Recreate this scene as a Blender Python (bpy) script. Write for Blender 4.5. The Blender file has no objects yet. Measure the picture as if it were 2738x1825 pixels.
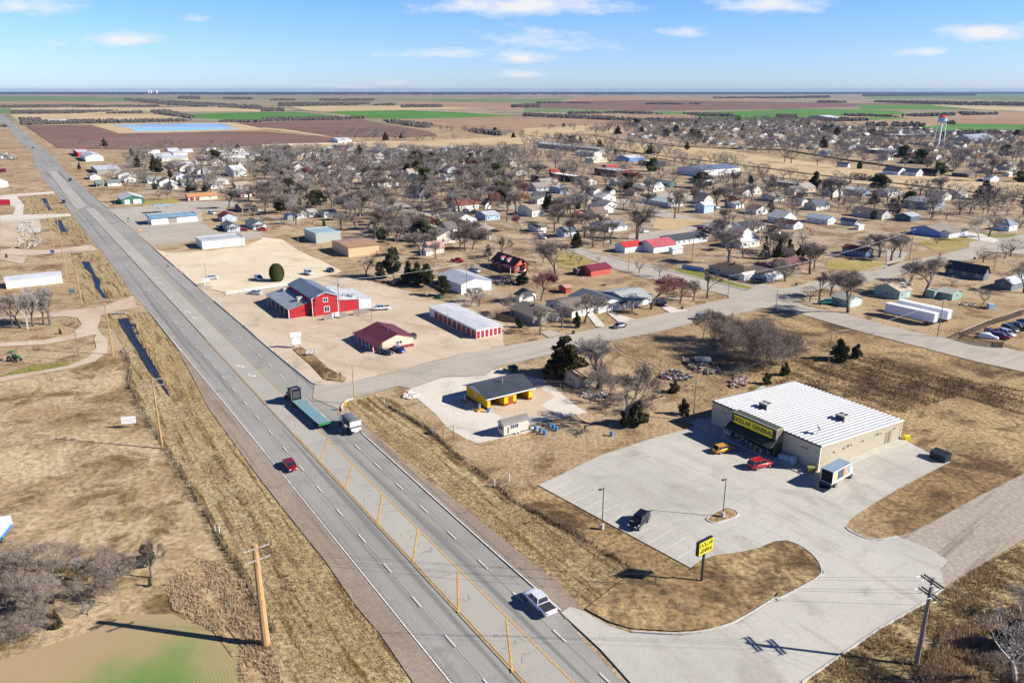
import bpy, math, random
from mathutils import Vector, Matrix
from mathutils.geometry import tessellate_polygon
R = math.radians
scene = bpy.context.scene
COL = scene.collection
# ------------------------------------------------------------------ camera, world, sun, exposure
FP, YH, CH = 2080.0, 241.0, 70.0                 # focal length in photo pixels, horizon row, camera height (m)
PIT = math.atan((912.5 - YH) / FP)
cam_d = bpy.data.cameras.new('camera'); cam = bpy.data.objects.new('camera', cam_d); COL.objects.link(cam)
cam_d.sensor_width = 36; cam_d.lens = 36 * FP / 2738; cam_d.clip_start = 1; cam_d.clip_end = 90000
cam.location = (0, 0, CH); cam.rotation_euler = (math.pi / 2 - PIT, 0, 0)
scene.camera = cam
SUN_AZ, SUN_EL = 101.0, 31.5                     # azimuth clockwise from +Y
sd = bpy.data.lights.new('sun', 'SUN'); sd.energy = 5.0; sd.angle = R(0.5); sd.color = (1, .955, .88)
so = bpy.data.objects.new('sun', sd); COL.objects.link(so); so.location = (300, -100, 300)
sv = Vector((math.sin(R(SUN_AZ)) * math.cos(R(SUN_EL)), math.cos(R(SUN_AZ)) * math.cos(R(SUN_EL)), math.sin(R(SUN_EL))))
so.rotation_euler = (-sv).to_track_quat('-Z', 'Y').to_euler()
scene.view_settings.view_transform = 'Standard'; scene.view_settings.look = 'None'
scene.view_settings.exposure = 0.78; scene.view_settings.gamma = 1

world = bpy.data.worlds.new('World'); scene.world = world; world.use_nodes = True
WN, WL = world.node_tree.nodes, world.node_tree.links
WN.clear()
def wn(t, **k):
    n = WN.new(t)
    for a, b in k.items(): setattr(n, a, b)
    return n
sky = wn('ShaderNodeTexSky', sky_type='NISHITA', sun_disc=False, sun_elevation=R(SUN_EL), sun_rotation=R(SUN_AZ),
         altitude=400, air_density=1.0, dust_density=0.25, ozone_density=3.0)
bg = wn('ShaderNodeBackground'); bg.inputs[1].default_value = 0.068
wo = wn('ShaderNodeOutputWorld'); tc = wn('ShaderNodeTexCoord'); sp = wn('ShaderNodeSeparateXYZ')
WL.new(tc.outputs['Generated'], sp.inputs[0])
def wm(op, a, b=None, c=None, clamp=False):
    n = wn('ShaderNodeMath', operation=op, use_clamp=clamp)
    for i, s in enumerate((a, b, c)):
        if s is None: continue
        if isinstance(s, (int, float)): n.inputs[i].default_value = s
        else: WL.new(s, n.inputs[i])
    return n.outputs[0]
ys = wm('MAXIMUM', sp.outputs[1], 0.05)
tu, tv = wm('DIVIDE', sp.outputs[0], ys), wm('DIVIDE', sp.outputs[2], ys)
cmb = wn('ShaderNodeCombineXYZ'); WL.new(wm('MULTIPLY', tu, 1.0), cmb.inputs[0]); WL.new(wm('MULTIPLY', tv, 3.2), cmb.inputs[1])
n1 = wn('ShaderNodeTexNoise'); n1.inputs['Scale'].default_value = 26; n1.inputs['Detail'].default_value = 8; n1.inputs['Roughness'].default_value = .62
WL.new(cmb.outputs[0], n1.inputs['Vector'])
def skydir(px, py):
    dx, dy = (px - 1369) / FP, -(py - 912.5) / FP
    d = (dx, math.cos(PIT) + dy * math.sin(PIT), -math.sin(PIT) + dy * math.cos(PIT))
    return d[0] / d[1], d[2] / d[1]
CL = [(1395, 18, 300, 46, 1.0), (2060, 15, 165, 42, .85), (335, 107, 115, 26, 1.0), (60, 18, 190, 40, .6), (2640, 90, 150, 34, 1.0), (2470, 140, 90, 20, .7),
      (1395, 157, 85, 26, .9), (1180, 145, 150, 20, .55), (1400, 200, 95, 16, .7), (1430, 110, 150, 40, .45), (1560, 130, 90, 16, .4), (510, 51, 60, 14, .4),
      (1045, 222, 40, 10, .35), (920, 234, 60, 9, .35), (1835, 88, 75, 18, .45), (160, 118, 110, 14, .25)]
acc = None
for (px, py, w_, h_, st) in CL:
    cu, cv = skydir(px, py); cu2, _ = skydir(px + w_, py); _, cv2 = skydir(px, py - h_)
    a = wm('DIVIDE', wm('SUBTRACT', tu, cu), cu2 - cu); b = wm('DIVIDE', wm('SUBTRACT', tv, cv), cv2 - cv)
    bneg = wm('MULTIPLY', wm('MINIMUM', b, 0), 1.7); b = wm('ADD', wm('MAXIMUM', b, 0), bneg)      # flat-bottomed clouds
    r = wm('SQRT', wm('ADD', wm('MULTIPLY', a, a), wm('MULTIPLY', b, b)))
    m = wm('MULTIPLY', wm('SUBTRACT', 1.08, r), st * 1.15)
    acc = m if acc is None else wm('MAXIMUM', acc, m)
acc = wm('ADD', acc, wm('MULTIPLY', wm('SUBTRACT', n1.outputs[0], .50), 2.0))
acc = wm('MULTIPLY', acc, 1.0, clamp=True); acc = wm('MULTIPLY', acc, wm('GREATER_THAN', sp.outputs[1], .06))
mixc = wn('ShaderNodeMix', data_type='RGBA', blend_type='MIX')
tint = wn('ShaderNodeMix', data_type='RGBA', blend_type='MULTIPLY'); tint.inputs[0].default_value = 1
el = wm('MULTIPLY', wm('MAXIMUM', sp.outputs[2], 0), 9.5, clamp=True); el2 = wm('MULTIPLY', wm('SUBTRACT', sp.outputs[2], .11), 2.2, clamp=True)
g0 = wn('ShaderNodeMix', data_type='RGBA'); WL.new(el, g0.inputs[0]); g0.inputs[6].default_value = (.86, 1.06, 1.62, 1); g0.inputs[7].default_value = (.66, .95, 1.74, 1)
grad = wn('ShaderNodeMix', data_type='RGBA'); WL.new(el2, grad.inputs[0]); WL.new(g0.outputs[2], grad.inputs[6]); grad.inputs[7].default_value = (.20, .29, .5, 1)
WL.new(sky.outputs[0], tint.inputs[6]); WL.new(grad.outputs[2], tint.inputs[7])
WL.new(acc, mixc.inputs[0]); WL.new(tint.outputs[2], mixc.inputs[6]); mixc.inputs[7].default_value = (7.6, 7.7, 8.0, 1)
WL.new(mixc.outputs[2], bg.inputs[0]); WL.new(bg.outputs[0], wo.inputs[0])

# ------------------------------------------------------------------ pixel -> place on the ground
CR = dict(N=(0, 0, 1), F=(0, 0, .8592), a=(0, 220, 3.336), b=(700, 220, 3.336), c=(1400, 220, 3.336), d=(2038, 220, 3.336), e=(0, 640, 3.336),
          f=(650, 640, 3.336), g=(1300, 640, 3.336), h=(2038, 640, 3.336), i=(0, 1100, 2.1625), j=(700, 1000, 1.9), k=(1400, 1000, 2.8),
          l=(2038, 1000, 1.9), m=(1840, 1000, 4.9), n=(2120, 1040, 5.227), o=(740, 1010, 8.71), q=(1220, 980, 7.468), r=(690, 740, 6.36),
          A1=(0, 380, 6.534), A2=(350, 380, 6.534), A3=(700, 380, 6.534), A4=(1050, 380, 6.534), A5=(1400, 360, 6.534), A6=(1700, 360, 6.534),
          A7=(2040, 360, 3.734), A8=(2388, 360, 3.734), B1=(1000, 560, 3.734), B2=(1340, 560, 3.734), B3=(1680, 560, 3.734), B4=(2020, 560, 3.734),
          B5=(2388, 560, 3.734), B6=(2500, 800, 5.6))
def nat(c, x, y): a = CR[c]; return a[0] + x / a[2], a[1] + y / a[2]
def P(c, x, y, z=0.0):
    X, Y = nat(c, x, y)
    dx, dy = (X - 1369) / FP, -(Y - 912.5) / FP
    d = Vector((dx, math.cos(PIT) + dy * math.sin(PIT), -math.sin(PIT) + dy * math.cos(PIT)))
    return Vector((0, 0, CH)) + d * ((z - CH) / d.z)
def prj(v):
    y, z = v[1], v[2] - CH
    dep = y * math.cos(PIT) - z * math.sin(PIT); up = y * math.sin(PIT) + z * math.cos(PIT)
    return 1369 + FP * v[0] / dep, 912.5 - FP * up / dep
def hgt(base, topy_native):
    lo, hi = 0., 80.
    for _ in range(30):
        m = (lo + hi) / 2
        if prj((base.x, base.y, m))[1] > topy_native: lo = m
        else: hi = m
    return lo
TH = 33.3
U = Vector((-math.sin(R(TH)), math.cos(R(TH)), 0)); V = Vector((math.cos(R(TH)), math.sin(R(TH)), 0))
RNG = random.Random(7)

# ------------------------------------------------------------------ materials
MATS = {}
def newmat(name):
    m = bpy.data.materials.new(name); m.use_nodes = True
    return m, m.node_tree.nodes, m.node_tree.links, m.node_tree.nodes['Principled BSDF']
def ramp(nt, lk, src, c0, c1, p0=.3, p1=.7):
    mr = nt.new('ShaderNodeMapRange'); mr.inputs[1].default_value = p0; mr.inputs[2].default_value = p1; mr.interpolation_type = 'SMOOTHSTEP'
    lk.new(src, mr.inputs[0])
    mx = nt.new('ShaderNodeMix'); mx.data_type = 'RGBA'; lk.new(mr.outputs[0], mx.inputs[0])
    for i, c in ((6, c0), (7, c1)):
        if isinstance(c, tuple): mx.inputs[i].default_value = (*c[:3], 1)
        else: lk.new(c, mx.inputs[i])
    return mx.outputs[2]
def noise(nt, lk, scale, detail=4, rough=.6, vec=None, sc=None, rot=0, dist=0):
    n = nt.new('ShaderNodeTexNoise'); n.inputs['Scale'].default_value = scale; n.inputs['Detail'].default_value = detail
    n.inputs['Roughness'].default_value = rough; n.inputs['Distortion'].default_value = dist
    t = nt.new('ShaderNodeTexCoord'); src = t.outputs['Object']
    if sc or rot:
        mp = nt.new('ShaderNodeMapping'); mp.vector_type = 'TEXTURE'; mp.inputs['Rotation'].default_value = (0, 0, R(rot)); lk.new(src, mp.inputs[0])
        m2 = nt.new('ShaderNodeMapping'); m2.inputs['Scale'].default_value = sc or (1, 1, 1); lk.new(mp.outputs[0], m2.inputs[0]); src = m2.outputs[0]
    lk.new(src, n.inputs['Vector']); return n.outputs[0]
def M(name, col, rough=.6, metal=0, vary=.15, vs=1.5, spec=.5, bump=0, ribs=None, coat=0):
    """painted / plain surface with light wear; ribs=(axis, spacing)"""
    if name in MATS: return MATS[name]
    m, nt, lk, b = newmat(name)
    lo = tuple(c * (1 - vary) for c in col); hi = tuple(min(1, c * (1 + vary * .6)) for c in col)
    c = ramp(nt, lk, noise(nt, lk, vs, 5), lo, hi)
    f2 = noise(nt, lk, vs * 9, 3)
    if vary > 0: c = ramp(nt, lk, f2, tuple(x * .86 for x in col), c, .25, .45)
    lk.new(c, b.inputs['Base Color'])
    b.inputs['Roughness'].default_value = rough; b.inputs['Metallic'].default_value = metal
    b.inputs['Specular IOR Level'].default_value = spec; b.inputs['Coat Weight'].default_value = coat; b.inputs['Coat Roughness'].default_value = .05
    if ribs or bump:
        bp = nt.new('ShaderNodeBump'); bp.inputs['Strength'].default_value = .5; bp.inputs['Distance'].default_value = bump or .04
        if ribs:
            w = nt.new('ShaderNodeTexWave'); w.bands_direction = ribs[0]; w.inputs['Scale'].default_value = math.pi / 10 / ribs[1]
            w.inputs['Distortion'].default_value = 0; t = nt.new('ShaderNodeTexCoord'); lk.new(t.outputs['Object'], w.inputs[0]); lk.new(w.outputs[1], bp.inputs['Height'])
        else: lk.new(f2, bp.inputs['Height'])
        lk.new(bp.outputs[0], b.inputs['Normal'])
    MATS[name] = m; return m
def G(name, c1, c2, c3, s1=.02, s2=.16, s3=1.6, streak=None, rough=.95, bump=.15, fine=.22, p3=(.5, .72)):
    """ground material: two large-scale tones, a third in patches, fine grain, optional streaks (angle, across, along, strength, colour)"""
    if name in MATS: return MATS[name]
    m, nt, lk, b = newmat(name)
    c = ramp(nt, lk, noise(nt, lk, s1, 6, .6), c1, c2, .38, .62)
    c = ramp(nt, lk, noise(nt, lk, s2, 8, .68, dist=.6), c, c3, *p3)
    if streak:
        ang, ac, al, lo, hi, cs = streak
        n = noise(nt, lk, 1, 4, .6, sc=(ac, al, ac), rot=ang); c = ramp(nt, lk, n, c, cs, lo, hi)
    f = noise(nt, lk, s3, 6, .75)
    mx = nt.new('ShaderNodeMix'); mx.data_type = 'RGBA'; mx.blend_type = 'MULTIPLY'; mx.inputs[0].default_value = 1
    g = ramp(nt, lk, f, (1 - fine * 1.6,) * 3, (1 + fine * 1.1,) * 3, .34, .66)
    lk.new(c, mx.inputs[6]); lk.new(g, mx.inputs[7]); lk.new(mx.outputs[2], b.inputs['Base Color'])
    b.inputs['Roughness'].default_value = rough; b.inputs['Specular IOR Level'].default_value = .2
    if bump:
        bp = nt.new('ShaderNodeBump'); bp.inputs['Strength'].default_value = .6; bp.inputs['Distance'].default_value = bump
        lk.new(f, bp.inputs['Height']); lk.new(bp.outputs[0], b.inputs['Normal'])
    MATS[name] = m; return m
def S(h):                                        # sRGB hex -> linear
    h = h.lstrip('#'); o = []
    for i in (0, 2, 4):
        c = int(h[i:i + 2], 16) / 255; o.append(c / 12.92 if c <= .04045 else ((c + .055) / 1.055) ** 2.4)
    return tuple(o)
GLASS = M('glass_dark', (.02, .025, .035), .08, 0, .1, 2, .8)
TYRE = M('tyre', (.02, .02, .02), .8); RIM = M('rim', (.45, .45, .47), .3, .8)
WOOD = M('pole_wood', (.46, .28, .13), .9, 0, .35, 6); WOODG = M('pole_wood_grey', (.20, .175, .15), .9, 0, .35, 6)
STEEL = M('galvanised_steel', (.42, .43, .44), .45, .6, .1, 3); WHITEP = M('white_paint', (.78, .78, .76), .55)
BLACKP = M('black_paint', (.03, .03, .032), .45); CONC = M('concrete_kerb', (.50, .48, .44), .9, 0, .2, 2)

# ------------------------------------------------------------------ mesh helpers
class MB:
    def __init__(s): s.v = []; s.f = []; s.m = []
    def add(s, vs, fs, mi=0):
        n = len(s.v); s.v += [tuple(v) for v in vs]; s.f += [tuple(i + n for i in f) for f in fs]; s.m += [mi] * len(fs); return s
    def box(s, x0, y0, z0, x1, y1, z1, mi=0):
        return s.add([(x0, y0, z0), (x1, y0, z0), (x1, y1, z0), (x0, y1, z0), (x0, y0, z1), (x1, y0, z1), (x1, y1, z1), (x0, y1, z1)],
                     [(3, 2, 1, 0), (4, 5, 6, 7), (0, 1, 5, 4), (1, 2, 6, 5), (2, 3, 7, 6), (3, 0, 4, 7)], mi)
    def tube(s, p, q, r0, r1=None, n=6, mi=0, cap=True):
        p, q = Vector(p), Vector(q); r1 = r0 if r1 is None else r1; d = (q - p)
        if d.length < 1e-6: return s
        d.normalize(); a = d.orthogonal().normalized(); b = d.cross(a); vs = []
        for c, r in ((p, r0), (q, r1)):
            for i in range(n):
                t = 2 * math.pi * i / n; vs.append(c + (a * math.cos(t) + b * math.sin(t)) * r)
        fs = [(i, (i + 1) % n, n + (i + 1) % n, n + i) for i in range(n)]
        if cap: fs += [tuple(range(n - 1, -1, -1)), tuple(range(n, 2 * n))]
        return s.add(vs, fs, mi)
    def prism(s, poly, z0, z1, mi=0):
        n = len(poly); vs = [(p[0], p[1], z0) for p in poly] + [(p[0], p[1], z1) for p in poly]
        tri = tessellate_polygon([[Vector((p[0], p[1], 0)) for p in poly]])
        fs = [tuple(reversed(t)) for t in tri] + [tuple(i + n for i in t) for t in tri] + [(i, (i + 1) % n, n + (i + 1) % n, n + i) for i in range(n)]
        return s.add(vs, fs, mi)
    def extr(s, prof, x0, x1, axis='x', mi=0):   # convex-ish profile of (a, z) extruded along x (a=y) or y (a=x)
        n = len(prof)
        mk = (lambda t, p: (t, p[0], p[1])) if axis == 'x' else (lambda t, p: (p[0], t, p[1]))
        vs = [mk(x0, p) for p in prof] + [mk(x1, p) for p in prof]
        return s.add(vs, [tuple(range(n - 1, -1, -1)), tuple(range(n, 2 * n))] + [(i, (i + 1) % n, n + (i + 1) % n, n + i) for i in range(n)], mi)
    def build(s, name, mats, parent=None, smooth=False, loc=None):
        me = bpy.data.meshes.new(name); me.from_pydata(s.v, [], s.f)
        for m in (mats if isinstance(mats, (list, tuple)) else [mats]): me.materials.append(m)
        if len(me.materials) > 1: me.polygons.foreach_set('material_index', s.m)
        if smooth: me.polygons.foreach_set('use_smooth', [True] * len(s.f))
        me.update(); return link(name, me, parent, loc)
def fixn(o):
    import bmesh
    bm = bmesh.new(); bm.from_mesh(o.data); bmesh.ops.recalc_face_normals(bm, faces=bm.faces); bm.to_mesh(o.data); bm.free(); return o
def link(name, data, parent=None, loc=None, rotz=0, scale=None):
    o = bpy.data.objects.new(name, data); COL.objects.link(o)
    if parent is not None: o.parent = parent
    if loc is not None: o.location = loc
    if rotz: o.rotation_euler = (0, 0, rotz)
    if scale is not None: o.scale = scale
    return o
def tag(o, label, cat, group=None):
    o['label'] = label; o['category'] = cat
    if group: o['group'] = group
    return o
def thing(name, label, cat, loc, rotz=0, group=None, scale=None): return tag(link(name, None, None, loc, rotz, scale), label, cat, group)
def struct(o, kind='structure'): o['kind'] = kind; return o
def dup(root, loc, rotz=0, scale=None):
    r = root.copy(); COL.objects.link(r); r.location = loc; r.rotation_euler = (0, 0, rotz)
    if scale is not None: r.scale = scale
    for ch in list(root.children):
        c = ch.copy(); COL.objects.link(c); c.parent = r
        for g in list(ch.children):
            d = g.copy(); COL.objects.link(d); d.parent = c
    return r
BLOCK = []                                        # ground polygons no tree may stand in
def inpoly(x, y, poly):
    c = False; j = len(poly) - 1
    for i in range(len(poly)):
        a, b = poly[i], poly[j]
        if (a[1] > y) != (b[1] > y) and x < (b[0] - a[0]) * (y - a[1]) / (b[1] - a[1]) + a[0]: c = not c
        j = i
    return c
def pts(spec):                                    # "c:x,y x,y d:x,y"
    out = []; cr = 'N'
    for tok in spec.split():
        if ':' in tok: cr, tok = tok.split(':')
        x, y = tok.split(','); out.append(P(cr, float(x), float(y)))
    return out
ZC = {}
def sheet(name, spec, mat, z, block=False, kind='structure'):
    ZC[z] = ZC.get(z, -1) + 1; z = z + (.002 * ZC[z] if z < .3 else 0)
    p = pts(spec) if isinstance(spec, str) else spec
    mb = MB(); tri = tessellate_polygon([[Vector((v.x, v.y, 0)) for v in p]])
    fs = []
    for t in tri:
        a, b, c = (p[i] for i in t)
        fs.append(t if (b - a).cross(c - a).z > 0 else tuple(reversed(t)))
    mb.add([(v.x, v.y, z) for v in p], fs); o = mb.build(name, mat); struct(o, kind)
    if block: BLOCK.append([(v.x, v.y) for v in p])
    return o
def strip_poly(pl, w):                            # widen a polyline into a polygon
    L, Rr = [], []
    for i, p in enumerate(pl):
        a = pl[max(0, i - 1)]; b = pl[min(len(pl) - 1, i + 1)]; d = (b - a); d.z = 0; d.normalize(); n = Vector((-d.y, d.x, 0))
        L.append(p + n * w / 2); Rr.append(p - n * w / 2)
    return L + Rr[::-1]
def ribbon(mb, pl, w, z0, z1, mi=0):              # solid kerb-like strip along a polyline
    q = strip_poly(pl, w); n = len(pl)
    for i in range(n - 1):
        a, b, c, d = q[i], q[i + 1], q[2 * n - 2 - i], q[2 * n - 1 - i]
        mb.add([(v.x, v.y, z) for z in (z0, z1) for v in (d, c, b, a)],
               [(4, 5, 6, 7), (0, 1, 5, 4), (1, 2, 6, 5), (2, 3, 7, 6), (3, 0, 4, 7)], mi)
def chaikin(pl, n=2):
    for _ in range(n):
        o = [pl[0]]
        for a, b in zip(pl, pl[1:]): o += [a * .75 + b * .25, a * .25 + b * .75]
        pl = o + [pl[-1]]
    return pl
# ------------------------------------------------------------------ ground, fields, roads
g_dry = G('dry_grass', S('#a28a68'), S('#b39d7d'), S('#775f43'), .016, .10, 1.3, streak=(TH + 5, .5, .05, .60, .78, S('#957a50')), fine=.26, p3=(.46, .66))
g_dark = G('dark_dry_grass', S('#8d7350'), S('#ab9269'), S('#5d4932'), .03, .07, 1.1, streak=(TH - 12, .35, .04, .56, .74, S('#735a3d')), fine=.34, bump=.25, p3=(.44, .62))
g_pale = G('pale_grass', S('#bba583'), S('#a08866'), S('#74603f'), .04, .09, .9, streak=(20, .3, .05, .55, .75, S('#8f7a50')), fine=.26, p3=(.46, .64))
g_rough = G('rough_verge', S('#a08a63'), S('#ad9a74'), S('#7b684a'), .05, .3, 1.2, streak=(TH, .9, .06, .48, .66, S('#6d562f')), fine=.36, bump=.35)
g_mown = G('mown_lawn', S('#98894f'), S('#a89560'), S('#7f7c3f'), .05, .2, 1.5, fine=.16)
g_green = G('greening_grass', S('#6f7a35'), S('#8c8347'), S('#557029'), .08, .3, 1.5, fine=.25)
g_soil = G('brown_plough', S('#765c4f'), S('#80675a'), S('#665044'), .003, .02, .2, streak=(60, .05, .003, .5, .7, S('#745245')), fine=.1, bump=0)
g_soil2 = G('tan_plough', S('#9a7c62'), S('#a58a6e'), S('#8a6c54'), .002, .02, .2, streak=(TH, .03, .002, .5, .7, S('#8b7058')), fine=.1, bump=0)
g_tan = G('tan_field', S('#b79f78'), S('#c0aa86'), S('#a68e68'), .004, .03, .3, fine=.1, bump=0)
g_wheat = G('wheat_green', S('#4c7630'), S('#588238'), S('#66803f'), .002, .02, .2, streak=(TH, .04, .002, .5, .7, S('#568440')), fine=.1, bump=0)
g_wheat2 = G('wheat_dull', S('#667a48'), S('#72805a'), S('#7d8260'), .002, .02, .2, fine=.1, bump=0)
g_far = G('far_field', S('#8d8264'), S('#a0917a'), S('#75745c'), .0006, .004, .05, fine=.1, bump=0, p3=(.45, .6))
g_conc = G('concrete_lot', S('#afaaa0'), S('#bab5aa'), S('#9c978c'), .03, .10, 2.5, streak=(TH, .35, .05, .52, .72, S('#a7a196')), fine=.05, bump=.01, rough=.85)
g_dust = G('dusty_gravel', S('#bba993'), S('#c5b49e'), S('#a3917b'), .03, .10, 2., streak=(TH + 20, .15, .03, .5, .7, S('#b39d83')), fine=.09, bump=.03)
g_sand = G('sandy_lot', S('#cdbda2'), S('#d8c9ae'), S('#b8a68a'), .03, .08, 2., fine=.06, bump=.03)
g_white = G('white_gravel', S('#c9c0b2'), S('#d0c7ba'), S('#b3a998'), .04, .12, 2.2, fine=.09, bump=.03)
g_street = G('street_asphalt', S('#b0a698'), S('#a89f92'), S('#9c9386'), .02, .08, 2., streak=(TH + 90, .5, .02, .5, .7, S('#a0978b')), fine=.06, bump=.01)
g_dirt = G('dirt_road', S('#a39789'), S('#aca093'), S('#8f8377'), .03, .12, 1.4, streak=(TH + 96, .5, .02, .5, .68, S('#85796d')), fine=.14, bump=.04)
g_hway = G('highway_asphalt', S('#908d86'), S('#9a968f'), S('#84817a'), .02, .12, 3., streak=(TH, .62, .006, .5, .64, S('#7c7a75')), fine=.05, bump=.01, rough=.8)
g_lane = G('centre_lane', S('#aba69c'), S('#a59f96'), S('#99948a'), .02, .12, 3., streak=(TH, .6, .008, .52, .68, S('#a09c93')), fine=.05, bump=.01, rough=.8)
g_should = G('shoulder', S('#8f8071'), S('#988a7a'), S('#82746a'), .05, .3, 3., streak=(TH, .8, .02, .5, .7, S('#84715f')), fine=.12, bump=.02)
g_water = M('water_dark', (.014, .017, .024), .4, 0, .5, .8, .25)
g_pond = M('pond_water', (.10, .36, .42), .12, 0, .2, .02, .8); g_pond2 = M('pond_water_deep', (.05, .12, .2), .12, 0, .2, .02, .8)
g_line = M('road_paint_white', (.74, .74, .72), .7, 0, .2, 2.); g_yel = M('road_paint_yellow', (.60, .38, .13), .7, 0, .25, 2.)
# one ground sheet to the horizon
mb = MB(); ring = [0, 120, 400, 1200, 3000, 8000, 32000]; nseg = 48
mb.v = [(0, 0, 0)]
for r_ in ring[1:]:
    for k in range(nseg): mb.v.append((r_ * math.cos(2 * math.pi * k / nseg), r_ * math.sin(2 * math.pi * k / nseg), 0))
for k in range(nseg):
    mb.f.append((0, 1 + k, 1 + (k + 1) % nseg)); mb.m.append(0)
    for q_ in range(len(ring) - 2):
        a = 1 + q_ * nseg; b = a + nseg; mb.f.append((a + k, b + k, b + (k + 1) % nseg, a + (k + 1) % nseg)); mb.m.append(0)
struct(mb.build('ground', g_dry))
# far countryside: bands of fields
sheet('far_ground', 'N:-1500,247.2 1369,247.2 4200,247.2 4200,300 2738,300 1400,330 0,330 -1500,320', g_far, .05)
g_dk = G('far_woodland', S('#3c3f3c'), S('#4c4d46'), S('#333836'), .0005, .003, .03, fine=.2, bump=0)
sheet('far_woodland_ground', 'N:-1500,246.3 1369,246.3 4200,246.3 4200,250.6 2738,250.8 2000,252.0 1400,251.2 700,252.4 0,251.4 -1500,251.4', g_dk, 1.9)
FZ = [.06]
def field(spec, mat, name='field'):
    FZ[0] += .012; sheet(name, spec, mat, FZ[0])
field('a:0,125 700,130 1300,140 2335,150 b:900,150 900,165 a:1600,150 1100,172 0,172 -600,172 -600,125', g_wheat2)
field('a:-600,176 0,176 1200,175 1450,185 1600,205 0,212 -600,212', g_soil2)
field('a:-300,230 110,232 1300,225 2335,225 b:0,225 300,240 0,262 a:1400,262 1200,250 1270,275 100,283 -100,283', g_tan)
field('a:-100,232 100,232 110,280 0,283 -100,280', g_wheat2)
field('a:90,285 600,280 1340,283 1650,322 1500,335 650,338 380,345 160,345', g_tan)
field('a:1500,292 2000,275 2335,268 b:300,262 450,280 740,306 600,330 0,347 a:2335,350 1750,322', g_wheat)
field('b:560,268 700,258 1250,250 1750,268 2330,305 1700,318 1250,327 950,320 740,290', g_wheat)
field('b:250,218 700,212 1230,210 2000,236 1000,252 560,260 400,250', g_tan)
field('b:1200,170 2335,185 c:0,200 0,225 b:2335,250 2000,236 1240,208', g_soil2)
field('b:900,150 1600,150 2335,150 c:900,150 400,170 0,190 b:2335,188 1500,165', g_wheat2)
field('c:0,195 300,172 1000,160 2335,175 d:400,180 1000,190 1470,190 1500,200 900,215 c:2335,240 900,258 300,262 0,235', g_soil)
field('c:500,130 2000,135 2335,150 2335,165 1000,160 300,172', g_soil2)
field('c:0,232 400,235 930,255 930,265 300,270 0,262', g_wheat2)
field('b:1100,335 1700,318 2335,306 c:0,308 500,325 900,345 1500,362 700,380 0,415 b:2335,440 1900,430 1500,390', g_soil2)
field('b:1700,318 2335,300 2335,260 c:0,265 0,290 0,308 b:2335,309', g_soil2)
field('c:1000,262 1550,268 2335,245 d:0,240 600,240 1200,255 1300,285 700,300 d:300,330 0,330 c:2335,345 1900,335 1600,330', g_wheat)
field('c:400,290 1500,285 1600,320 1300,330 700,310', g_soil2)
field('d:830,205 1500,200 1800,215 1900,235 1500,240 900,240', g_wheat)
field('d:1500,205 2335,225 2900,230 2900,260 2335,260 1900,240', g_tan)
field('d:1640,310 1800,300 2335,272 2900,270 2900,385 2335,378 1720,362', g_soil2)
field('d:860,405 1200,405 1500,395 1700,368 2335,380 2900,385 2900,470 2335,470 1700,460 1200,450 900,440', g_wheat)
field('d:490,360 700,345 1300,325 1250,315 900,312 600,335', g_wheat)
field('d:1480,100 2335,105 2900,105 2900,165 2335,165 1500,140 1000,150 900,125', g_wheat2)
field('a:220,388 790,382 1040,450 2335,440 b:0,400 0,560 a:2335,565 1200,600 520,590 480,560', g_soil)
field('a:2040,365 2335,358 b:560,340 900,336 1500,440 1560,478 1250,490 700,490 560,480 0,415 a:2335,425', g_soil)
field('b:0,440 500,482 640,500 640,550 0,568 a:2335,565 2335,440', g_soil)
field('b:0,405 200,420 560,475 600,488 560,488 180,435 0,420', g_tan, 'farm_track')
field('a:800,376 1000,370 2080,360 2335,412 2335,428 1500,452 1060,457', g_tan)
field('a:1000,386 1430,369 1450,378 1560,402 1120,404', g_pond2, 'pond_water'); field('a:1450,371 1950,368 2080,392 2000,400 1560,401', g_pond2, 'pond_water')
field('a:1140,407 1560,404 2020,402 2160,416 1700,430 1230,440', g_pond, 'pond_water')
field('b:0,572 640,548 900,540 1300,530 2100,490 c:0,470 200,500 0,560 b:2100,560 1300,590 700,610 0,600', g_tan)
field('b:0,555 860,536 1300,528 1300,534 860,545 0,572', g_sand, 'dirt_track')
field('c:0,415 700,380 1000,430 1300,520 2000,640 2335,700 d:0,660 1000,790 2335,900 2335,1060 d:1000,920 c:2335,860 1900,800 1200,680 600,540 300,500 0,470', g_tan, 'railway_verge')
# near ground regions
Z1, Z2, Z3, Z4, Z5, Z6 = .01, .02, .05, .13, .18, .215
sheet('ground_grass', 'N:-400,1060 0,1010 250,930 330,940 345,1010 420,1150 560,1400 680,1700 760,2100 -400,2300', g_pale, Z1)
sheet('ground_grass', 'h:0,640 400,680 900,820 1900,1080 2335,1190 2900,1290 2900,1560 l:1330,540 1060,700 700,830 480,760 600,640 940,450 740,345 m:1350,100 0,520 k:1000,300 g:2335,900 2335,660', g_dark, Z1)
sheet('ground_grass', 'g:1120,900 1500,840 2335,650 2335,1400 1900,1500 k:1300,300 900,430 480,290 g:800,1480 560,1200 700,1000', g_dry, Z1)
g_town = G('town_ground', S('#a68e70'), S('#b59f80'), S('#836d55'), .02, .07, .8, streak=(TH, .22, .05, .50, .66, S('#a89c8a')), fine=.26, p3=(.42, .6))
sheet('town_ground', 'a:1100,600 1300,560 2335,575 b:700,620 1300,600 2250,560 c:300,480 700,600 1400,720 2335,870 d:1100,880 2335,1030 2900,1100 h:2900,400 1600,60 g:2335,430 1300,170 860,30 640,300 150,850 f:1900,560 1640,500 b:1000,1568 1100,1520 300,1300 0,1200 a:2335,1230 2000,1150 1300,1030 1000,800', g_town, Z1)
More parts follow.
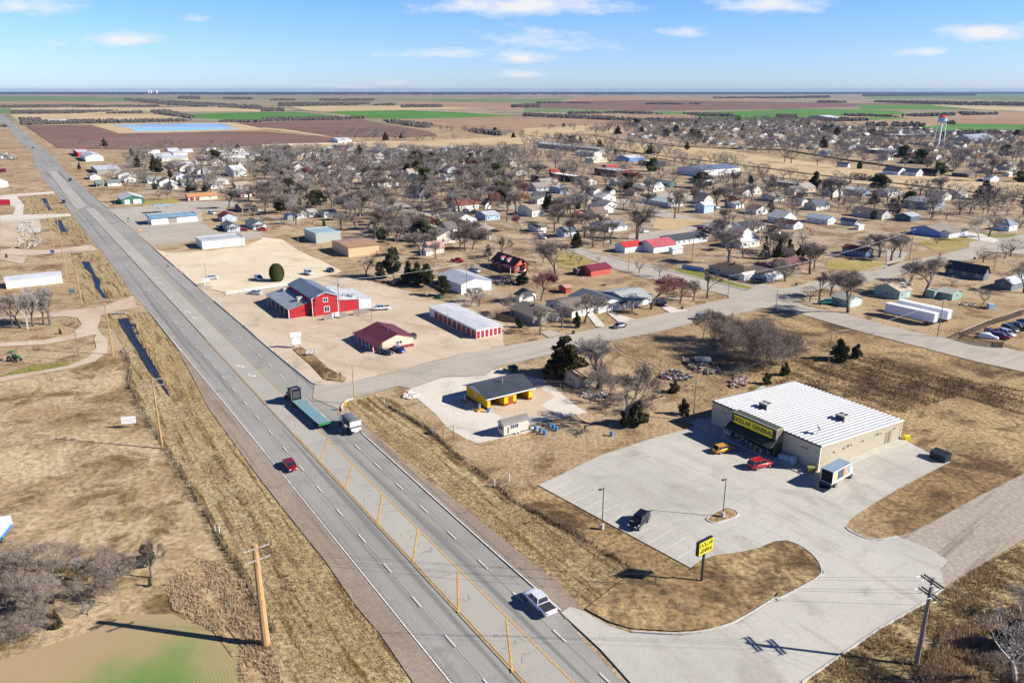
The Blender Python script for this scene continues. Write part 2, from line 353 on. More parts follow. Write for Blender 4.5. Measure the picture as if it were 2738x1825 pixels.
sheet('town_ground', 'c:560,470 1000,450 1250,365 1600,340 2335,350 d:200,335 500,350 800,420 1100,420 1500,480 1900,490 2900,480 2900,880 2335,830 1300,775 700,690 c:2335,610 1400,580 1000,540', g_town, 1.25)
field_curved = G('seeded_field', S('#8f8256'), S('#7f8447'), S('#9c8d64'), .05, .1, 1.5, fine=.15)
def seeded():
    m, nt, lk, b = newmat('seeded_field_rows')
    c0 = P('i', 900, 1640); w = nt.new('ShaderNodeTexWave'); w.wave_type = 'RINGS'; w.rings_direction = 'Z'; w.inputs['Scale'].default_value = .75
    w.inputs['Distortion'].default_value = .8; w.inputs['Detail'].default_value = 2; w.inputs['Detail Scale'].default_value = .4
    t = nt.new('ShaderNodeTexCoord'); mp = nt.new('ShaderNodeMapping'); mp.inputs['Location'].default_value = (-c0.x, -c0.y, 0)
    lk.new(t.outputs['Object'], mp.inputs[0]); lk.new(mp.outputs[0], w.inputs[0])
    ln = nt.new('ShaderNodeVectorMath'); ln.operation = 'LENGTH'; lk.new(mp.outputs[0], ln.inputs[0])
    mr = nt.new('ShaderNodeMapRange'); mr.inputs[1].default_value = 2; mr.inputs[2].default_value = 27; mr.inputs[3].default_value = 1; mr.inputs[4].default_value = 0
    lk.new(ln.outputs[1], mr.inputs[0]); nz = noise(nt, lk, .12, 5, .6)
    ad = nt.new('ShaderNodeMath'); ad.operation = 'MULTIPLY_ADD'; lk.new(nz, ad.inputs[0]); ad.inputs[1].default_value = .7; lk.new(mr.outputs[0], ad.inputs[2])
    g1 = ramp(nt, lk, ad.outputs[0], S('#a48c6a'), S('#938a5c'), .66, 1.2); g2 = ramp(nt, lk, ad.outputs[0], g1, S('#5f8238'), 1.0, 1.42)
    dk = nt.new('ShaderNodeMix'); dk.data_type = 'RGBA'; dk.blend_type = 'MULTIPLY'; dk.inputs[0].default_value = 1; lk.new(g2, dk.inputs[6])
    lk.new(ramp(nt, lk, w.outputs[1], (.90, .91, .87), (1.04, 1.03, 1.02), .2, .8), dk.inputs[7]); lk.new(dk.outputs[2], b.inputs['Base Color']); b.inputs['Roughness'].default_value = .95
    return m
sheet('seeded_field', 'i:-300,1470 0,1440 280,1350 560,1260 700,1175 1000,1170 1200,1270 1390,1380 1430,1600 1470,1800 -300,1900', seeded(), Z3)
# verges beside the highway
sheet('verge_grass', 'e:1320,650 1620,1010 i:1230,-5 j:0,550 150,745 420,1050 770,1568 900,1740 300,1740 i:1700,1568 1530,1250 1230,720 1000,350 830,0 e:1150,1300 1140,1100 1100,960 960,720 880,680 1010,640', g_rough, Z2)
sheet('verge_grass', 'e:880,105 1200,500 920,560 730,580 630,120', g_rough, Z2)
sheet('verge_grass', 'A1:920,1310 1260,1300 1480,1568 1600,1780 1300,1790 950,1568 720,1330', g_rough, Z2); sheet('verge_grass', 'A1:660,910 940,900 1220,1250 900,1290 560,1280 340,950', g_rough, Z2)
sheet('verge_grass', 'j:410,150 560,110 650,120 740,170 850,260 960,370 1180,590 1520,800 k:800,1500 990,1590 1300,1640 F:1610,1420 1560,1460 1450,1452 1340,1400 j:1400,970 1270,870 1050,690 770,450 520,255', g_rough, Z2)
sheet('verge_grass', 'j:640,150 960,370 1180,590 k:110,835 1250,1455 1330,1520 1290,1640 990,1590 j:1520,790 1180,600 950,390 700,190', g_dark, Z3)
sheet('verge_grass', 'l:195,1575 440,1400 600,1290 845,1150 950,1070 1060,1000 1330,840 1700,640 1700,1900 0,1900', g_rough, Z2)
# ditch with standing water
for s in ('e:1050,712 1150,705 1215,770 1260,900 1330,1010 1400,1090 1440,1200 1480,1290 1510,1400 1470,1350 1390,1240 1320,1160 1270,1080 1220,990 1150,880 1090,790', 'e:730,200 795,200 850,320 900,370 890,430 960,530 920,520 850,420 820,310 760,260',
          'A1:960,1380 1060,1360 1130,1500 1190,1568 1080,1568 1000,1450', 'A1:730,990 800,980 900,1180 850,1190'):
    p = pts(s); sheet('ditch_bank', [v + (v - sum(p, Vector()) / len(p)).normalized() * 1.2 for v in p], g_dark, Z3 + .005); sheet('ditch_water', p, g_water, Z4)
# highway
Lw = 'N:1330,1980 1200,1821 950,1510 700,1200 484,938 395.7,831.8 359.7,790 269.8,670 226.5,620 183.7,560.6 147,514.7 125,490 104,462 95,445 92,430 90,416 82,405 58,384.6 0,322 -80,275'
Rw = 'N:1810,1990 1700,1860 1560,1712 1506,1640 1290,1440 1110,1283 968,1158 905,1110 895,1080 838,1029 811.8,1005.7 721.9,933.8 680,897.8 572.5,804.9 470.6,715 407.7,661 339.8,602 306,572.8 286.2,556 237.2,513 226.5,504 196,475 170,455 161,440 153,427.4 145,418 133,410.6 95,381.5 0,298 -30,275'
hl, hr = pts(Lw), pts(Rw)
sheet('highway', hl + hr[::-1], g_hway, Z3 + .006, True)
sheet('shoulder', 'e:1600,1010 i:1215,-5 1300,110 j:0,545 150,735 330,960 480,1180 600,1320 770,1568 900,1750 1200,1750 950,1560 0,380 e:1620,1000', g_should, Z4, True)
sheet('shoulder', 'j:430,225 520,255 770,490 1050,695 1290,895 1520,1070 F:1335,1400 1300,1424 j:1520,1215 1000,745 510,305', g_should, Z4)
def uv(p): return p.dot(U), p.dot(V)
def w2(u, v, z=0): q_ = U * u + V * v; return Vector((q_.x, q_.y, z))
vl = uv(P('j', 475, 970))[1]; vL1 = uv(P('j', 395, 705))[1]; vY1 = uv(P('j', 770, 960))[1]; vY2 = uv(P('j', 795, 790))[1]; vR1 = uv(P('j', 825, 690))[1]; vR = uv(P('j', 1000, 745))[1]
u0, u1 = uv(P('N', 1500, 1990))[0], uv(P('N', 205, 560))[0]
cl = MB(); cl.add([w2(u0, vY1), w2(u0, vY2), w2(u1, vY2), w2(u1, vY1)], [(0, 1, 2, 3)]); o = cl.build('centre_lane', g_lane); o.location.z = Z5; struct(o)
cl = MB(); cl.add(pts('N:205,562 232,552 175,485 150,458 128,458 150,487'), [(0, 1, 2, 3), (0, 3, 4, 5)]); o = fixn(cl.build('centre_lane', g_lane)); o.location.z = Z5; struct(o)
def line(v, ua, ub, w, mat, nm): 
    m_ = MB(); m_.add([w2(ua, v - w / 2), w2(ua, v + w / 2), w2(ub, v + w / 2), w2(ub, v - w / 2)], [(0, 1, 2, 3)]); o = m_.build(nm, mat); o.location.z = Z6; return struct(o)
uN = uv(P('N', 484, 938))[0]; uI = uv(P('j', 290, 285))[0]
def pline(spec, w, mat, nm='road_marking'):
    o = sheet(nm, strip_poly(chaikin(pts(spec), 1), w), mat, Z6); return o
pline('N:1330,1980 1200,1821 950,1510 700,1200 484,938 395.7,831.8', .16, g_line)
pline('j:510,303 700,475 1000,745 1270,985 1425,1120 1520,1203', .18, g_line)
line(vY1 - .15, u0, uN + 8, .14, g_yel, 'road_marking'); line(vY1 + .15, u0, uI, .14, g_yel, 'road_marking'); line(vY2, u0, uI, .24, g_yel, 'road_marking')
line(vY2, uI + 22, u1 - 60, .14, g_yel, 'road_marking'); line(vY1, uN + 8, u1 - 60, .12, g_yel, 'road_marking')
for a, b in (('295,450', '335,345'), ('425,585', '463,470'), ('590,765', '614,612'), ('770,960', '795,790'), ('1000,1215', '998,1005'), ('1275,1520', '1245,1255')):
    sheet('road_marking', strip_poly(pts('j:%s %s' % (a, b)), .30), g_yel, Z6 + .004)
md = MB(); ua = uv(P('j', 395, 705))[0]; step = uv(P('j', 292, 587))[0] - ua
for vv in (vL1, vR1):
    ub = ua if vv == vL1 else uv(P('j', 825, 690))[0]
    for k in range(-9, 40):
        uu = ub + k * step
        if uu > u1 + 10: break
        md.add([w2(uu - 1.45, vv - .07, 0), w2(uu - 1.45, vv + .07), w2(uu + 1.45, vv + .07), w2(uu + 1.45, vv - .07)], [(0, 1, 2, 3)])
o = md.build('road_marking', g_line); o.location.z = Z6 + .004; struct(o)
# turn arrows in the centre lane
ma = MB()
for (c, x, y, fl) in (('e', 2150, 1140, 1), ('e', 2240, 1216, -1), ('e', 1675, 655, 1), ('e', 1730, 700, -1), ('e', 1390, 352, 1), ('e', 1425, 390, -1), ('e', 1172, 130, 1), ('e', 1200, 155, -1), ('A1', 1480, 1110, 1), ('A1', 1670, 1320, 1), ('A1', 1690, 1350, -1)):
    u_, v_ = uv(P(c, x, y)); pl = [w2(u_ - 1.4 * fl, v_ + .35 * fl), w2(u_ + .3 * fl, v_ + .35 * fl), w2(u_ + .9 * fl, v_ - .1 * fl)]
    ribbon(ma, pl, .3, -.003, 0); t_ = pl[2]
    ma.add([t_ + V * -1.0 * fl + U * .25 * fl, t_ + U * .9 * fl, t_ - U * .6 * fl], [(0, 1, 2)])
o = ma.build('road_marking', g_line); o.location.z = Z6 + .006; struct(o)
rb = MB()
for vv, spec in ((0, 'N:1320,1975 1190,1821 940,1510 700,1212'), (1, 'j:560,335 1000,735 1270,975 1420,1105')):
    pl = pts(spec)
    for a, b in zip(pl, pl[1:]):
        n_ = int((b - a).length / .55); d = (b - a).normalized(); nn = Vector((-d.y, d.x, 0))
        for k in range(n_):
            if RNG.random() < .1: continue
            c_ = a.lerp(b, k / n_) + nn * (-.75 if vv == 0 else .75)
            rb.add([c_ - nn * .2 - d * .1, c_ - nn * .2 + d * .1, c_ + nn * .2 + d * .1, c_ + nn * .2 - d * .1], [(0, 1, 2, 3)])
o = rb.build('rumble_strip', M('rumble', (.19, .165, .145), .9)); o.location.z = Z6 + .002; struct(o)
mc = MB(); g_crack = M('crack_sealant', (.31, .30, .29), .9)
for k in range(40):
    u_ = RNG.uniform(u0, uN); v_ = RNG.uniform(vY1 + .2, vY2 - 2.); pl = [w2(u_, v_)]
    for _ in range(RNG.randint(3, 7)): pl.append(pl[-1] + U * RNG.uniform(-.8, .8) + V * RNG.uniform(.2, .9))
    pl = [p_ for p_ in pl if vY1 < uv(p_)[1] < vY2]
    if len(pl) > 1: ribbon(mc, pl, .05, -.003, 0)
line_j = [w2(u0, (vL1 + .15)), w2(u1, vL1 + .15)]; ribbon(mc, line_j, .05, -.003, 0); ribbon(mc, [w2(u0, vR1 + .12), w2(uI, vR1 + .12)], .05, -.003, 0)
o = mc.build('road_cracks', g_crack); o.location.z = Z6 - .002; struct(o)
# lots and streets (outlines traced on the photo and laid out on the ground)
sheet('gravel_lot', 'e:1570,250 1910,550 2280,860 2335,905 f:240,980 540,1220 620,1290 760,1300 930,1270 1200,1215 1700,1080 2335,950 g:150,900 150,850 f:2335,830 2320,760 1900,560 1640,540 1500,470 1100,365 1050,350 700,330 400,400 0,460 e:2000,480 1750,420 1640,310', g_dust, Z2, True)
sheet('sandy_lot', 'e:1570,250 1640,300 1750,420 2000,470 f:0,450 200,440 420,390 850,300 880,280 700,190 600,150 480,90 350,0 b:0,1380 a:2335,1400 2180,1460 1900,1500 1500,1520 1360,1480', g_sand, Z3, True)
sheet('paved_lot', 'A1:1900,1170 2287,1130 A2:400,1110 900,1060 1240,1060 1700,1040 1640,1200 1240,1200 1250,1400 1450,1560 a:2335,1330 2335,1390 2180,1400 2150,1360 1700,1420 1360,1460 1160,1290 1000,1170', g_street, Z2, True)
sheet('gravel_lot', 'f:1490,1330 1780,1230 2335,1150 g:90,1140 250,1190 520,1250 640,1350 800,1480 k:480,290 200,340 0,400 j:1430,260 1340,300 1100,350 1040,330 940,270 880,200 800,130 740,90', g_white, Z2, True)
sheet('concrete_apron', 'q:600,870 940,1000 830,1050 1420,1000 2000,980 1700,760 1980,600 1740,460 1500,350 1250,160 200,640', g_dust, Z3)
sheet('side_street', 'f:640,1292 760,1302 930,1272 1200,1222 1500,1140 2000,1020 2335,955 g:300,930 560,882 720,850 1050,782 1330,716 1620,655 1800,610 2000,560 2170,525 2150,500 1900,440 1430,350 1100,250 720,90 860,80 1280,195 1720,295 2335,450 h:0,392 140,440 250,430 600,340 870,290 1250,195 1300,120 640,0 B4:700,290 900,320 1307,420 1307,575 1050,625 h:1310,240 1240,320 900,400 870,400 400,470 300,560 400,600 800,680 1200,790 1560,870 1750,905 2140,960 2335,1005 2800,1100 2800,1290 2335,1185 1900,1090 1400,960 860,820 350,670 0,612 g:2335,645 2000,715 1800,762 1500,832 1150,905 900,940 560,1032 90,1142 0,1215 f:2168,1214 1780,1230 1490,1330 1380,1310 1150,1380 950,1420 880,1460 870,1500 j:390,180 f:620,1420', g_street, Z4, True)
sheet('town_street', 'B4:1290,560 1340,570 B5:300,490 480,455 750,385 760,330 900,300 1307,250 1500,230 1500,420 1307,450 900,420 830,500 560,540 420,520 200,620 0,665 B4:1290,740', g_street, Z4, True)
sheet('dirt_road', 'l:680,828 760,800 900,730 1100,620 1330,505 1800,300 1800,560 1330,835 1060,1000 925,1085 905,1000 945,950 830,880', g_dirt, Z3, True)
sheet('concrete_lot', 'k:110,835 1250,1455 1290,1428 1330,1395 1420,1365 1600,1340 1750,1308 1860,1262 l:15,870 60,852 120,848 180,865 240,900 290,950 312,1010 290,1040 210,1085 120,1130 60,1165 F:1790,1372 1700,1430 1640,1452 1560,1462 1450,1455 1400,1440 1340,1405 1310,1395 j:1520,1215 1720,1400 1900,1600 2000,1800 l:100,1640 195,1575 440,1400 600,1290 845,1150 925,1085 915,1030 905,1000 945,950 830,880 690,830 600,850 520,838 440,800 424,780 440,750 480,715 600,640 760,545 955,450 840,400 740,345 600,300 0,60 k:1300,380 1190,425 1050,460 900,505 600,605 470,660 270,762', g_conc, Z5, True)
for spec in ('B3:0,250 560,180 800,140 840,150 640,235 300,290 0,335', 'A4:0,1020 180,1060 500,1160 880,1255 1200,1310 1330,1350 1800,1500 1650,1550 1200,1360 900,1330 500,1280 0,1180',
             'c:1080,1110 1400,1180 1700,1250 1680,1290 1540,1270 1100,1180', 'A6:0,1000 600,1010 1300,1080 1290,1160 760,1160 300,1060', 'c:1950,1240 2335,1330 2335,1370 1950,1270', 'B4:0,190 700,290 900,330 700,300 0,225',
             'A2:220,1090 900,1050 1700,1030 2287,1180 2287,1230 1600,1110 900,1100 220,1140', 'c:1200,550 2335,720 2335,745 1700,680 1100,580', 'd:0,660 640,770 1400,840 2335,920 2335,980 1400,890 0,690', 'A5:1300,1080 2000,1160 2000,1200 1300,1130',
             'A3:2287,1020 1900,950 1500,870 1480,900 1900,1000 2200,1080', 'A4:700,1000 2287,1130 2287,1190 1600,1080', 'c:600,1020 1100,1080 1100,1110 600,1060'):
    sheet('town_street', spec, g_street, Z3, True)
# driveways and lanes left of the highway
sheet('driveway', 'e:560,640 880,610 1190,510 1215,590 1280,600 1060,640 900,680 870,800 960,900 960,1000 850,1090 640,1150 0,1275 0,1235 600,1130 780,1060 860,970 840,890 860,850 400,940 0,960 0,925 400,900 650,840 730,760 690,700 560,690 0,720 0,700 440,660', g_dust, Z4)
sheet('driveway', 'e:0,60 200,90 450,100 810,50 880,100 630,115 240,150 200,220 100,200 0,180 e:0,-180 a:0,1240 600,1170 640,1190 350,1230 370,1300 150,1470 0,1500', g_dust, Z4)
sheet('driveway', 'A1:0,930 940,865 960,905 300,950 420,1100 400,1270 1230,1255 1240,1300 0,1380 0,1290 230,1260 270,1150 150,1100 0,1100', g_white, Z4)
sheet('driveway', 'g:570,810 700,850 560,880 480,830', g_street, Z5); sheet('driveway', 'g:900,675 960,665 1060,770 1040,785 980,780', g_white, Z5); sheet('driveway', 'g:1080,660 1130,655 1330,715 1230,740 1180,740', g_white, Z5)
sheet('driveway', 'g:1560,610 1640,600 1800,640 1640,660', g_white, Z5); sheet('driveway', 'B5:560,245 760,225 900,250 1060,310 1000,335 800,300', g_white, Z5)
sheet('lawn', 'B3:480,590 640,600 900,690 1307,800 1307,830 900,740 460,640', g_green, Z3); sheet('lawn', 'B4:720,500 900,490 1200,530 1307,560 1040,625 700,590', g_mown, Z3)
sheet('lawn', 'B5:400,290 560,270 1000,320 800,370 420,420 250,330', g_mown, Z3); sheet('lawn', 'B5:780,225 1250,260 1100,290 900,260', g_green, Z4)
sheet('lawn', 'e:0,1220 100,1180 300,1120 560,1095 640,1110 560,1140 200,1190', g_green, Z3); sheet('lawn', 'A2:240,1000 700,960 900,1050 500,1100 240,1110', g_mown, Z3)
sheet('lawn', 'c:1180,1210 1600,1230 1640,1250 1300,1330 1150,1300', g_tan, Z3); sheet('lawn', 'B2:560,430 800,450 950,520 700,600 560,560', g_mown, Z3)
# grass islands with kerbs on the store lot
isl = pts('k:1240,1475 1290,1430 1330,1398 1420,1368 1600,1343 1750,1311 1870,1262 l:20,874 62,856 120,852 176,868 232,902 280,952 298,1005 280,1032 200,1075 60,1150 F:1790,1360 1700,1418 1640,1442 1560,1452 1450,1445 1400,1430 1345,1400 k:800,1500 1000,1570')
sheet('island_grass', isl, g_dark, .235)
isl2 = chaikin(pts('k:1370,1090 1400,1060 1480,1015 1530,1005 1590,1030 1612,1050 1590,1075 1450,1122 1400,1118 1370,1095'), 2)
sheet('island_grass', isl2, g_dark, .235)
kb = MB(); ribbon(kb, isl2 + [isl2[0]], .22, .0, .31); struct(kb.build('kerb', CONC))
kb = MB(); ribbon(kb, chaikin(pts('l:120,849 180,866 235,900 285,950 307,1008 285,1038 205,1082 60,1158 F:1790,1368 1700,1426 1640,1449 1560,1459 1450,1452'), 2), .22, .0, .31); struct(kb.build('kerb', CONC))
kb = MB(); ribbon(kb, chaikin(pts('l:424,780 440,800 520,838 600,848 690,828'), 2), .22, 0, .3); struct(kb.build('kerb', CONC))
kb = MB(); ribbon(kb, pts('l:200,1570 440,1402 600,1292 845,1152 925,1087'), .2, 0, .3); struct(kb.build('kerb', CONC))
kb = MB(); ribbon(kb, chaikin(pts('j:410,190 400,165 430,135 470,125'), 2), .3, 0, .34); ribbon(kb, chaikin(pts('f:0,772 240,982 540,1222 620,1292 700,1305 800,1300'), 2), .25, 0, .3); struct(kb.build('kerb', CONC))
kb = MB(); ribbon(kb, pts('e:1360,70 1570,250'), .25, 0, .3); ribbon(kb, pts('e:1640,312 1760,415 1890,430'), .25, 0, .3); ribbon(kb, pts('e:1912,550 2275,862'), .25, 0, .3); ribbon(kb, pts('A1:2000,1260 2225,1450'), .25, 0, .3); ribbon(kb, pts('A1:1550,870 1880,1160 2287,1165'), .25, 0, .3)
ribbon(kb, pts('e:1335,650 1610,1000'), .22, 0, .3); ribbon(kb, pts('g:860,95 1280,205 1720,305 2335,462'), .2, 0, .3); struct(kb.build('kerb', CONC))
sheet('island_dirt', 'f:440,980 520,960 640,1040 760,1150 930,1240 900,1275 720,1250 600,1120', g_dark, Z4); sheet('paved_strip', 'f:280,1000 430,980 600,1130 720,1265 620,1285 540,1220 360,1080', g_dust, Z5)
# worn tyre tracks
g_trk = G('worn_track', S('#9c8462'), S('#ab9472'), S('#866d4e'), .1, .5, 1.2, fine=.3)
for sp_ in ('g:1120,930 1180,1000 1330,1060 1500,1140 1560,1200', 'B3:560,440 800,470 1100,430', 'i:1180,1130 1300,1280 1390,1400'):
    pl_ = chaikin(pts(sp_), 2)
    for s_ in (-.85, .85): q_ = strip_poly(pl_, abs(s_) * 2); h_ = q_[:len(pl_)] if s_ > 0 else q_[len(pl_):][::-1]; sheet('worn_track', strip_poly(h_, .4), g_trk, .115)
# slab joints and stall lines of the lot
o_ = P('k', 110, 835); d1 = (P('k', 1250, 1455) - o_).normalized(); d2 = Vector((-d1.y, d1.x, 0))
if d2.dot(V) < 0: d2 = -d2
lot = BLOCK[-1] if False else [(v.x, v.y) for v in pts('k:110,835 1250,1455 l:60,852 240,900 330,1010 500,850 424,780 480,715 955,450 740,345 k:1300,380 1190,425 600,605')]
mj = MB()
def clipseg(a, d, L, wdt):
    n_ = int(L / .8); run = None
    for k in range(n_ + 1):
        q_ = a + d * (k * .8); ok = inpoly(q_.x, q_.y, lot)
        if ok and run is None: run = q_
        if (not ok or k == n_) and run is not None:
            if (q_ - run).length > 1: ribbon(mj, [run, q_], wdt, -.002, 0)
            run = None
for k in range(-2, 14): clipseg(o_ + d2 * (k * 4.6) - d1 * 30, d1, 110, .05)
for k in range(-4, 18): clipseg(o_ + d1 * (k * 4.6) - d2 * 10, d2, 90, .05)
o = mj.build('slab_joints', M('joint', (.33, .31, .28), .9)); o.location.z = Z5 + .006; struct(o)
ms = MB(); ss = (P('k', 1250, 1455) - o_).length
for k in range(1, 12): a = o_ + d1 * (ss * k / 12); ribbon(ms, [a + d2 * .3, a + d2 * 6.2], .11, -.002, 0)
o = ms.build('stall_lines', M('faded_paint', (.62, .60, .55), .8)); o.location.z = Z5 + .008; struct(o)
# railway
rl = pts('A5:650,150 A6:0,325 700,410 1400,490 2287,600 A7:0,335 430,395 900,450 1300,490 A8:0,490 500,550 880,595 1307,640 1700,680')
sheet('railway_ballast', strip_poly(rl, 5.0), G('ballast', S('#6a5648'), S('#776253'), S('#4d3d33'), .1, .5, 2), .72, True)
tr = MB(); ribbon(tr, [p + V * 0 for p in rl], .12, .75, .9)
q_ = strip_poly(rl, 1.5); n_ = len(rl); ribbon(tr, q_[:n_], .14, .72, .95); ribbon(tr, q_[n_:][::-1], .14, .72, .95); struct(tr.build('railway_track', M('rail', (.10, .07, .055), .6)))
# ------------------------------------------------------------------ buildings
LM = []                                           # landmarks: (x, y, short phrase)
FOOT = []                                         # building footprints (world polygons)
def pt(s, z=0):
    c, q_ = s.split(':'); x, y = q_.split(','); return P(c, float(x), float(y), z)
def wallmat(hexc, kind='siding'):
    rb = {'siding': ('Z', .2), 'metal': None, 'brick': None, 'stucco': None}[kind]
    if kind == 'metal': return M('metal_wall_' + hexc, S(hexc), .5, .1, .06, 1, .5, ribs=('X', .3))
    return M(kind + '_' + hexc, S(hexc), .85, 0, .12, 1.2, .3, ribs=rb, bump=.02)
def roofmat(hexc, kind='shingle'):
    if kind == 'metal': return M('metal_roof_' + hexc, tuple(c * .86 for c in S(hexc)), .45, .2, .14, .3, .4)
    return M('shingle_' + hexc, S(hexc), .95, 0, .22, 1.8, .2, bump=.03)
def unitbox(nm, mats, fr):
    mb = MB()
    if fr: 
        for (a, b, c, d) in ((0, 0, 1, .09), (0, .91, 1, 1), (0, .09, .09, .91), (.91, .09, 1, .91), (.47, .09, .53, .91)): mb.box(a, -.5, b, c, .5, d)
    else: mb.box(.04, -.3, .04, .96, .3, .96)
    o = mb.build(nm, mats); me = o.data; bpy.data.objects.remove(o); return me
ME_PANE = unitbox('window_pane', GLASS, False); ME_FRAME = unitbox('window_frame', M('frame_white', (.7, .7, .68), .6), True)
ME_DOOR = unitbox('door_leaf', M('door_white', (.62, .60, .57), .6), False)
DOORM = {}
def onwall(root, nm, me, face, s, z, w, h, dx, dy, dep=.12, mat=None):
    """put a unit panel on a wall of a box building; face '-y' front, '-x' left, '+x', '+y'"""
    if face == '-y': loc, rz = (s, -.02, z), 0
    elif face == '+y': loc, rz = (s + w, dy + .02, z), math.pi
    elif face == '-x': loc, rz = (-.02, s + w, z), -math.pi / 2
    else: loc, rz = (dx + .02, s, z), math.pi / 2
    o = link(nm, me, root, loc, rz, (w, dep, h))
    if mat:
        o.material_slots[0].link = 'OBJECT'; o.material_slots[0].material = mat
    return o
def window(root, face, s, z, w, h, dx, dy, mat=None):
    o = onwall(root, 'window', ME_PANE, face, s, z, w, h, dx, dy)
    link('frame', ME_FRAME, o)
    return o
def roof_gable(lx, ly, H, RH, axis, ov=.45, th=.14, gov=.35):
    mb = MB()
    if axis == 'V':
        sl = (RH - H) / (ly / 2)
        for sgn, y0 in ((1, -ov), (-1, ly + ov)):
            ye, ze = y0, H - ov * sl; pr = [(ye, ze), (ly / 2, RH), (ly / 2, RH + th), (ye, ze + th)]
            mb.extr(pr, -gov, lx + gov, 'x')
    else:
        sl = (RH - H) / (lx / 2)
        for x0 in (-ov, lx + ov):
            ze = H - ov * sl; mb.extr([(x0, ze), (lx / 2, RH), (lx / 2, RH + th), (x0, ze + th)], -gov, ly + gov, 'y')
    return mb
def bld(label, short, near, left, right, H, RH=None, axis='V', wall='#d8d4cc', roof='#8a8178', wk='siding', rk='shingle', name='house', cat='house', win=(3, 2), base=None,
        doors=(), chim=False, porch=None, group=None, ov=.45, maxL=60, door=True, pw=None, footpad=0):
    n_, l_, r_ = pt(near, H), pt(left, H), pt(right, H)
    ly = min(maxL, max(2.5, (l_ - n_).dot(U))); lx = min(maxL, max(2.5, (r_ - n_).dot(V)))
    root = thing(name, label, cat, (n_.x, n_.y, 0), R(TH), group); RH = H + .5 if RH is None else RH
    wm_ = wallmat(wall, wk); rm = roofmat(roof, rk); mb = MB()
    if axis == 'V': mb.extr([(0, 0), (ly, 0), (ly, H), (ly / 2, RH), (0, H)], 0, lx, 'x')
    elif axis == 'U': mb.extr([(0, 0), (lx, 0), (lx, H), (lx / 2, RH), (0, H)], 0, ly, 'y')
    elif axis == 'shed': mb.extr([(0, 0), (ly, 0), (ly, RH), (0, H)], 0, lx, 'x')
    elif axis == 'shedx': mb.extr([(0, 0), (lx, 0), (lx, RH), (0, H)], 0, ly, 'y')
    else: mb.box(0, 0, 0, lx, ly, H)
    w_ = fixn(mb.build('wall', wm_, root))
    if axis in 'UV': ro = fixn(roof_gable(lx, ly, H, RH, axis, ov).build('roof', rm, root))
    elif axis == 'shed':
        sl = (RH - H) / ly; mb = MB(); mb.extr([(-ov, H - ov * sl), (ly + ov, RH + ov * sl), (ly + ov, RH + ov * sl + .15), (-ov, H - ov * sl + .15)], -.3, lx + .3, 'x'); ro = fixn(mb.build('roof', rm, root))
    elif axis == 'shedx':
        sl = (RH - H) / lx; mb = MB(); mb.extr([(-ov, H - ov * sl), (lx + ov, RH + ov * sl), (lx + ov, RH + ov * sl + .15), (-ov, H - ov * sl + .15)], -.3, ly + .3, 'y'); ro = fixn(mb.build('roof', rm, root))
    elif axis == 'hip':
        mb = MB(); o_ = ov; m_ = min(lx, ly) / 2
        a = [(-o_, -o_, H - .1), (lx + o_, -o_, H - .1), (lx + o_, ly + o_, H - .1), (-o_, ly + o_, H - .1)]
        if lx >= ly: rr = [(m_, ly / 2, RH), (max(m_ + .05, lx - m_), ly / 2, RH)]; fs = [(0, 1, 5, 4), (1, 2, 5), (2, 3, 4, 5), (3, 0, 4), (3, 2, 1, 0)]
        else: rr = [(lx / 2, m_, RH), (lx / 2, max(m_ + .05, ly - m_), RH)]; fs = [(0, 1, 4), (1, 2, 5, 4), (2, 3, 5), (3, 0, 4, 5), (3, 2, 1, 0)]
        mb.add(a + rr, fs); ro = fixn(mb.build('roof', rm, root))
    else:                                          # flat roof inside a low rim
        mb = MB(); mb.box(.2, .2, H - .2, lx - .2, ly - .2, H + .06); ro = mb.build('roof', rm, root)
        mb = MB()
        for q_ in ((-.1, -.1, lx + .1, .18), (-.1, ly - .18, lx + .1, ly + .1), (-.1, .18, .18, ly - .18), (lx - .18, .18, lx + .1, ly - .18)): mb.box(q_[0], q_[1], H - .35, q_[2], q_[3], H + .3)
        mb.build('rim', rm if wk == 'metal' else wm_, root)
    wz, wh = .95, 1.15
    for fc, n__, L in (('-y', win[0], lx), ('-x', win[1], ly), ('+x', win[1], ly)):
        for k in range(n__):
            ww = min(1.1, L * .25); s_ = L * (k + .5) / n__ - ww / 2
            if door and fc == '-y' and n__ > 1 and k == n__ // 2 and not doors:
                onwall(root, 'door', ME_DOOR, fc, s_, .1, .95, 2.05, lx, ly); continue
            window(root, fc, s_, wz, ww, wh, lx, ly)
            if H > 4.6 and wk == 'siding': window(root, fc, s_, wz + 2.8, ww, wh, lx, ly)
    for (fc, f0, f1, dz, dh, dc) in doors:         # fractions along the wall
        L = lx if fc[1] == 'y' else ly
        onwall(root, 'garage_door' if dh > 2.2 else 'door', ME_DOOR, fc, L * f0, dz, L * (f1 - f0), dh, lx, ly, .16, M('door_' + dc, S(dc), .6))
    if chim:
        mb = MB(); mb.box(lx * .5 - .4, ly * .5 - .4, H, lx * .5 + .4, ly * .5 + .4, RH + .7); mb.build('chimney', wallmat('#8a5a48', 'brick'), ro)
    elif RH - H > .8 and axis in 'UV':
        mb = MB(); a, b = (lx * .35, ly * .42) if axis == 'V' else (lx * .42, ly * .35); mb.tube((a, b, H + .3), (a, b, RH + .45), .07); mb.build('vent_pipe', STEEL, ro)
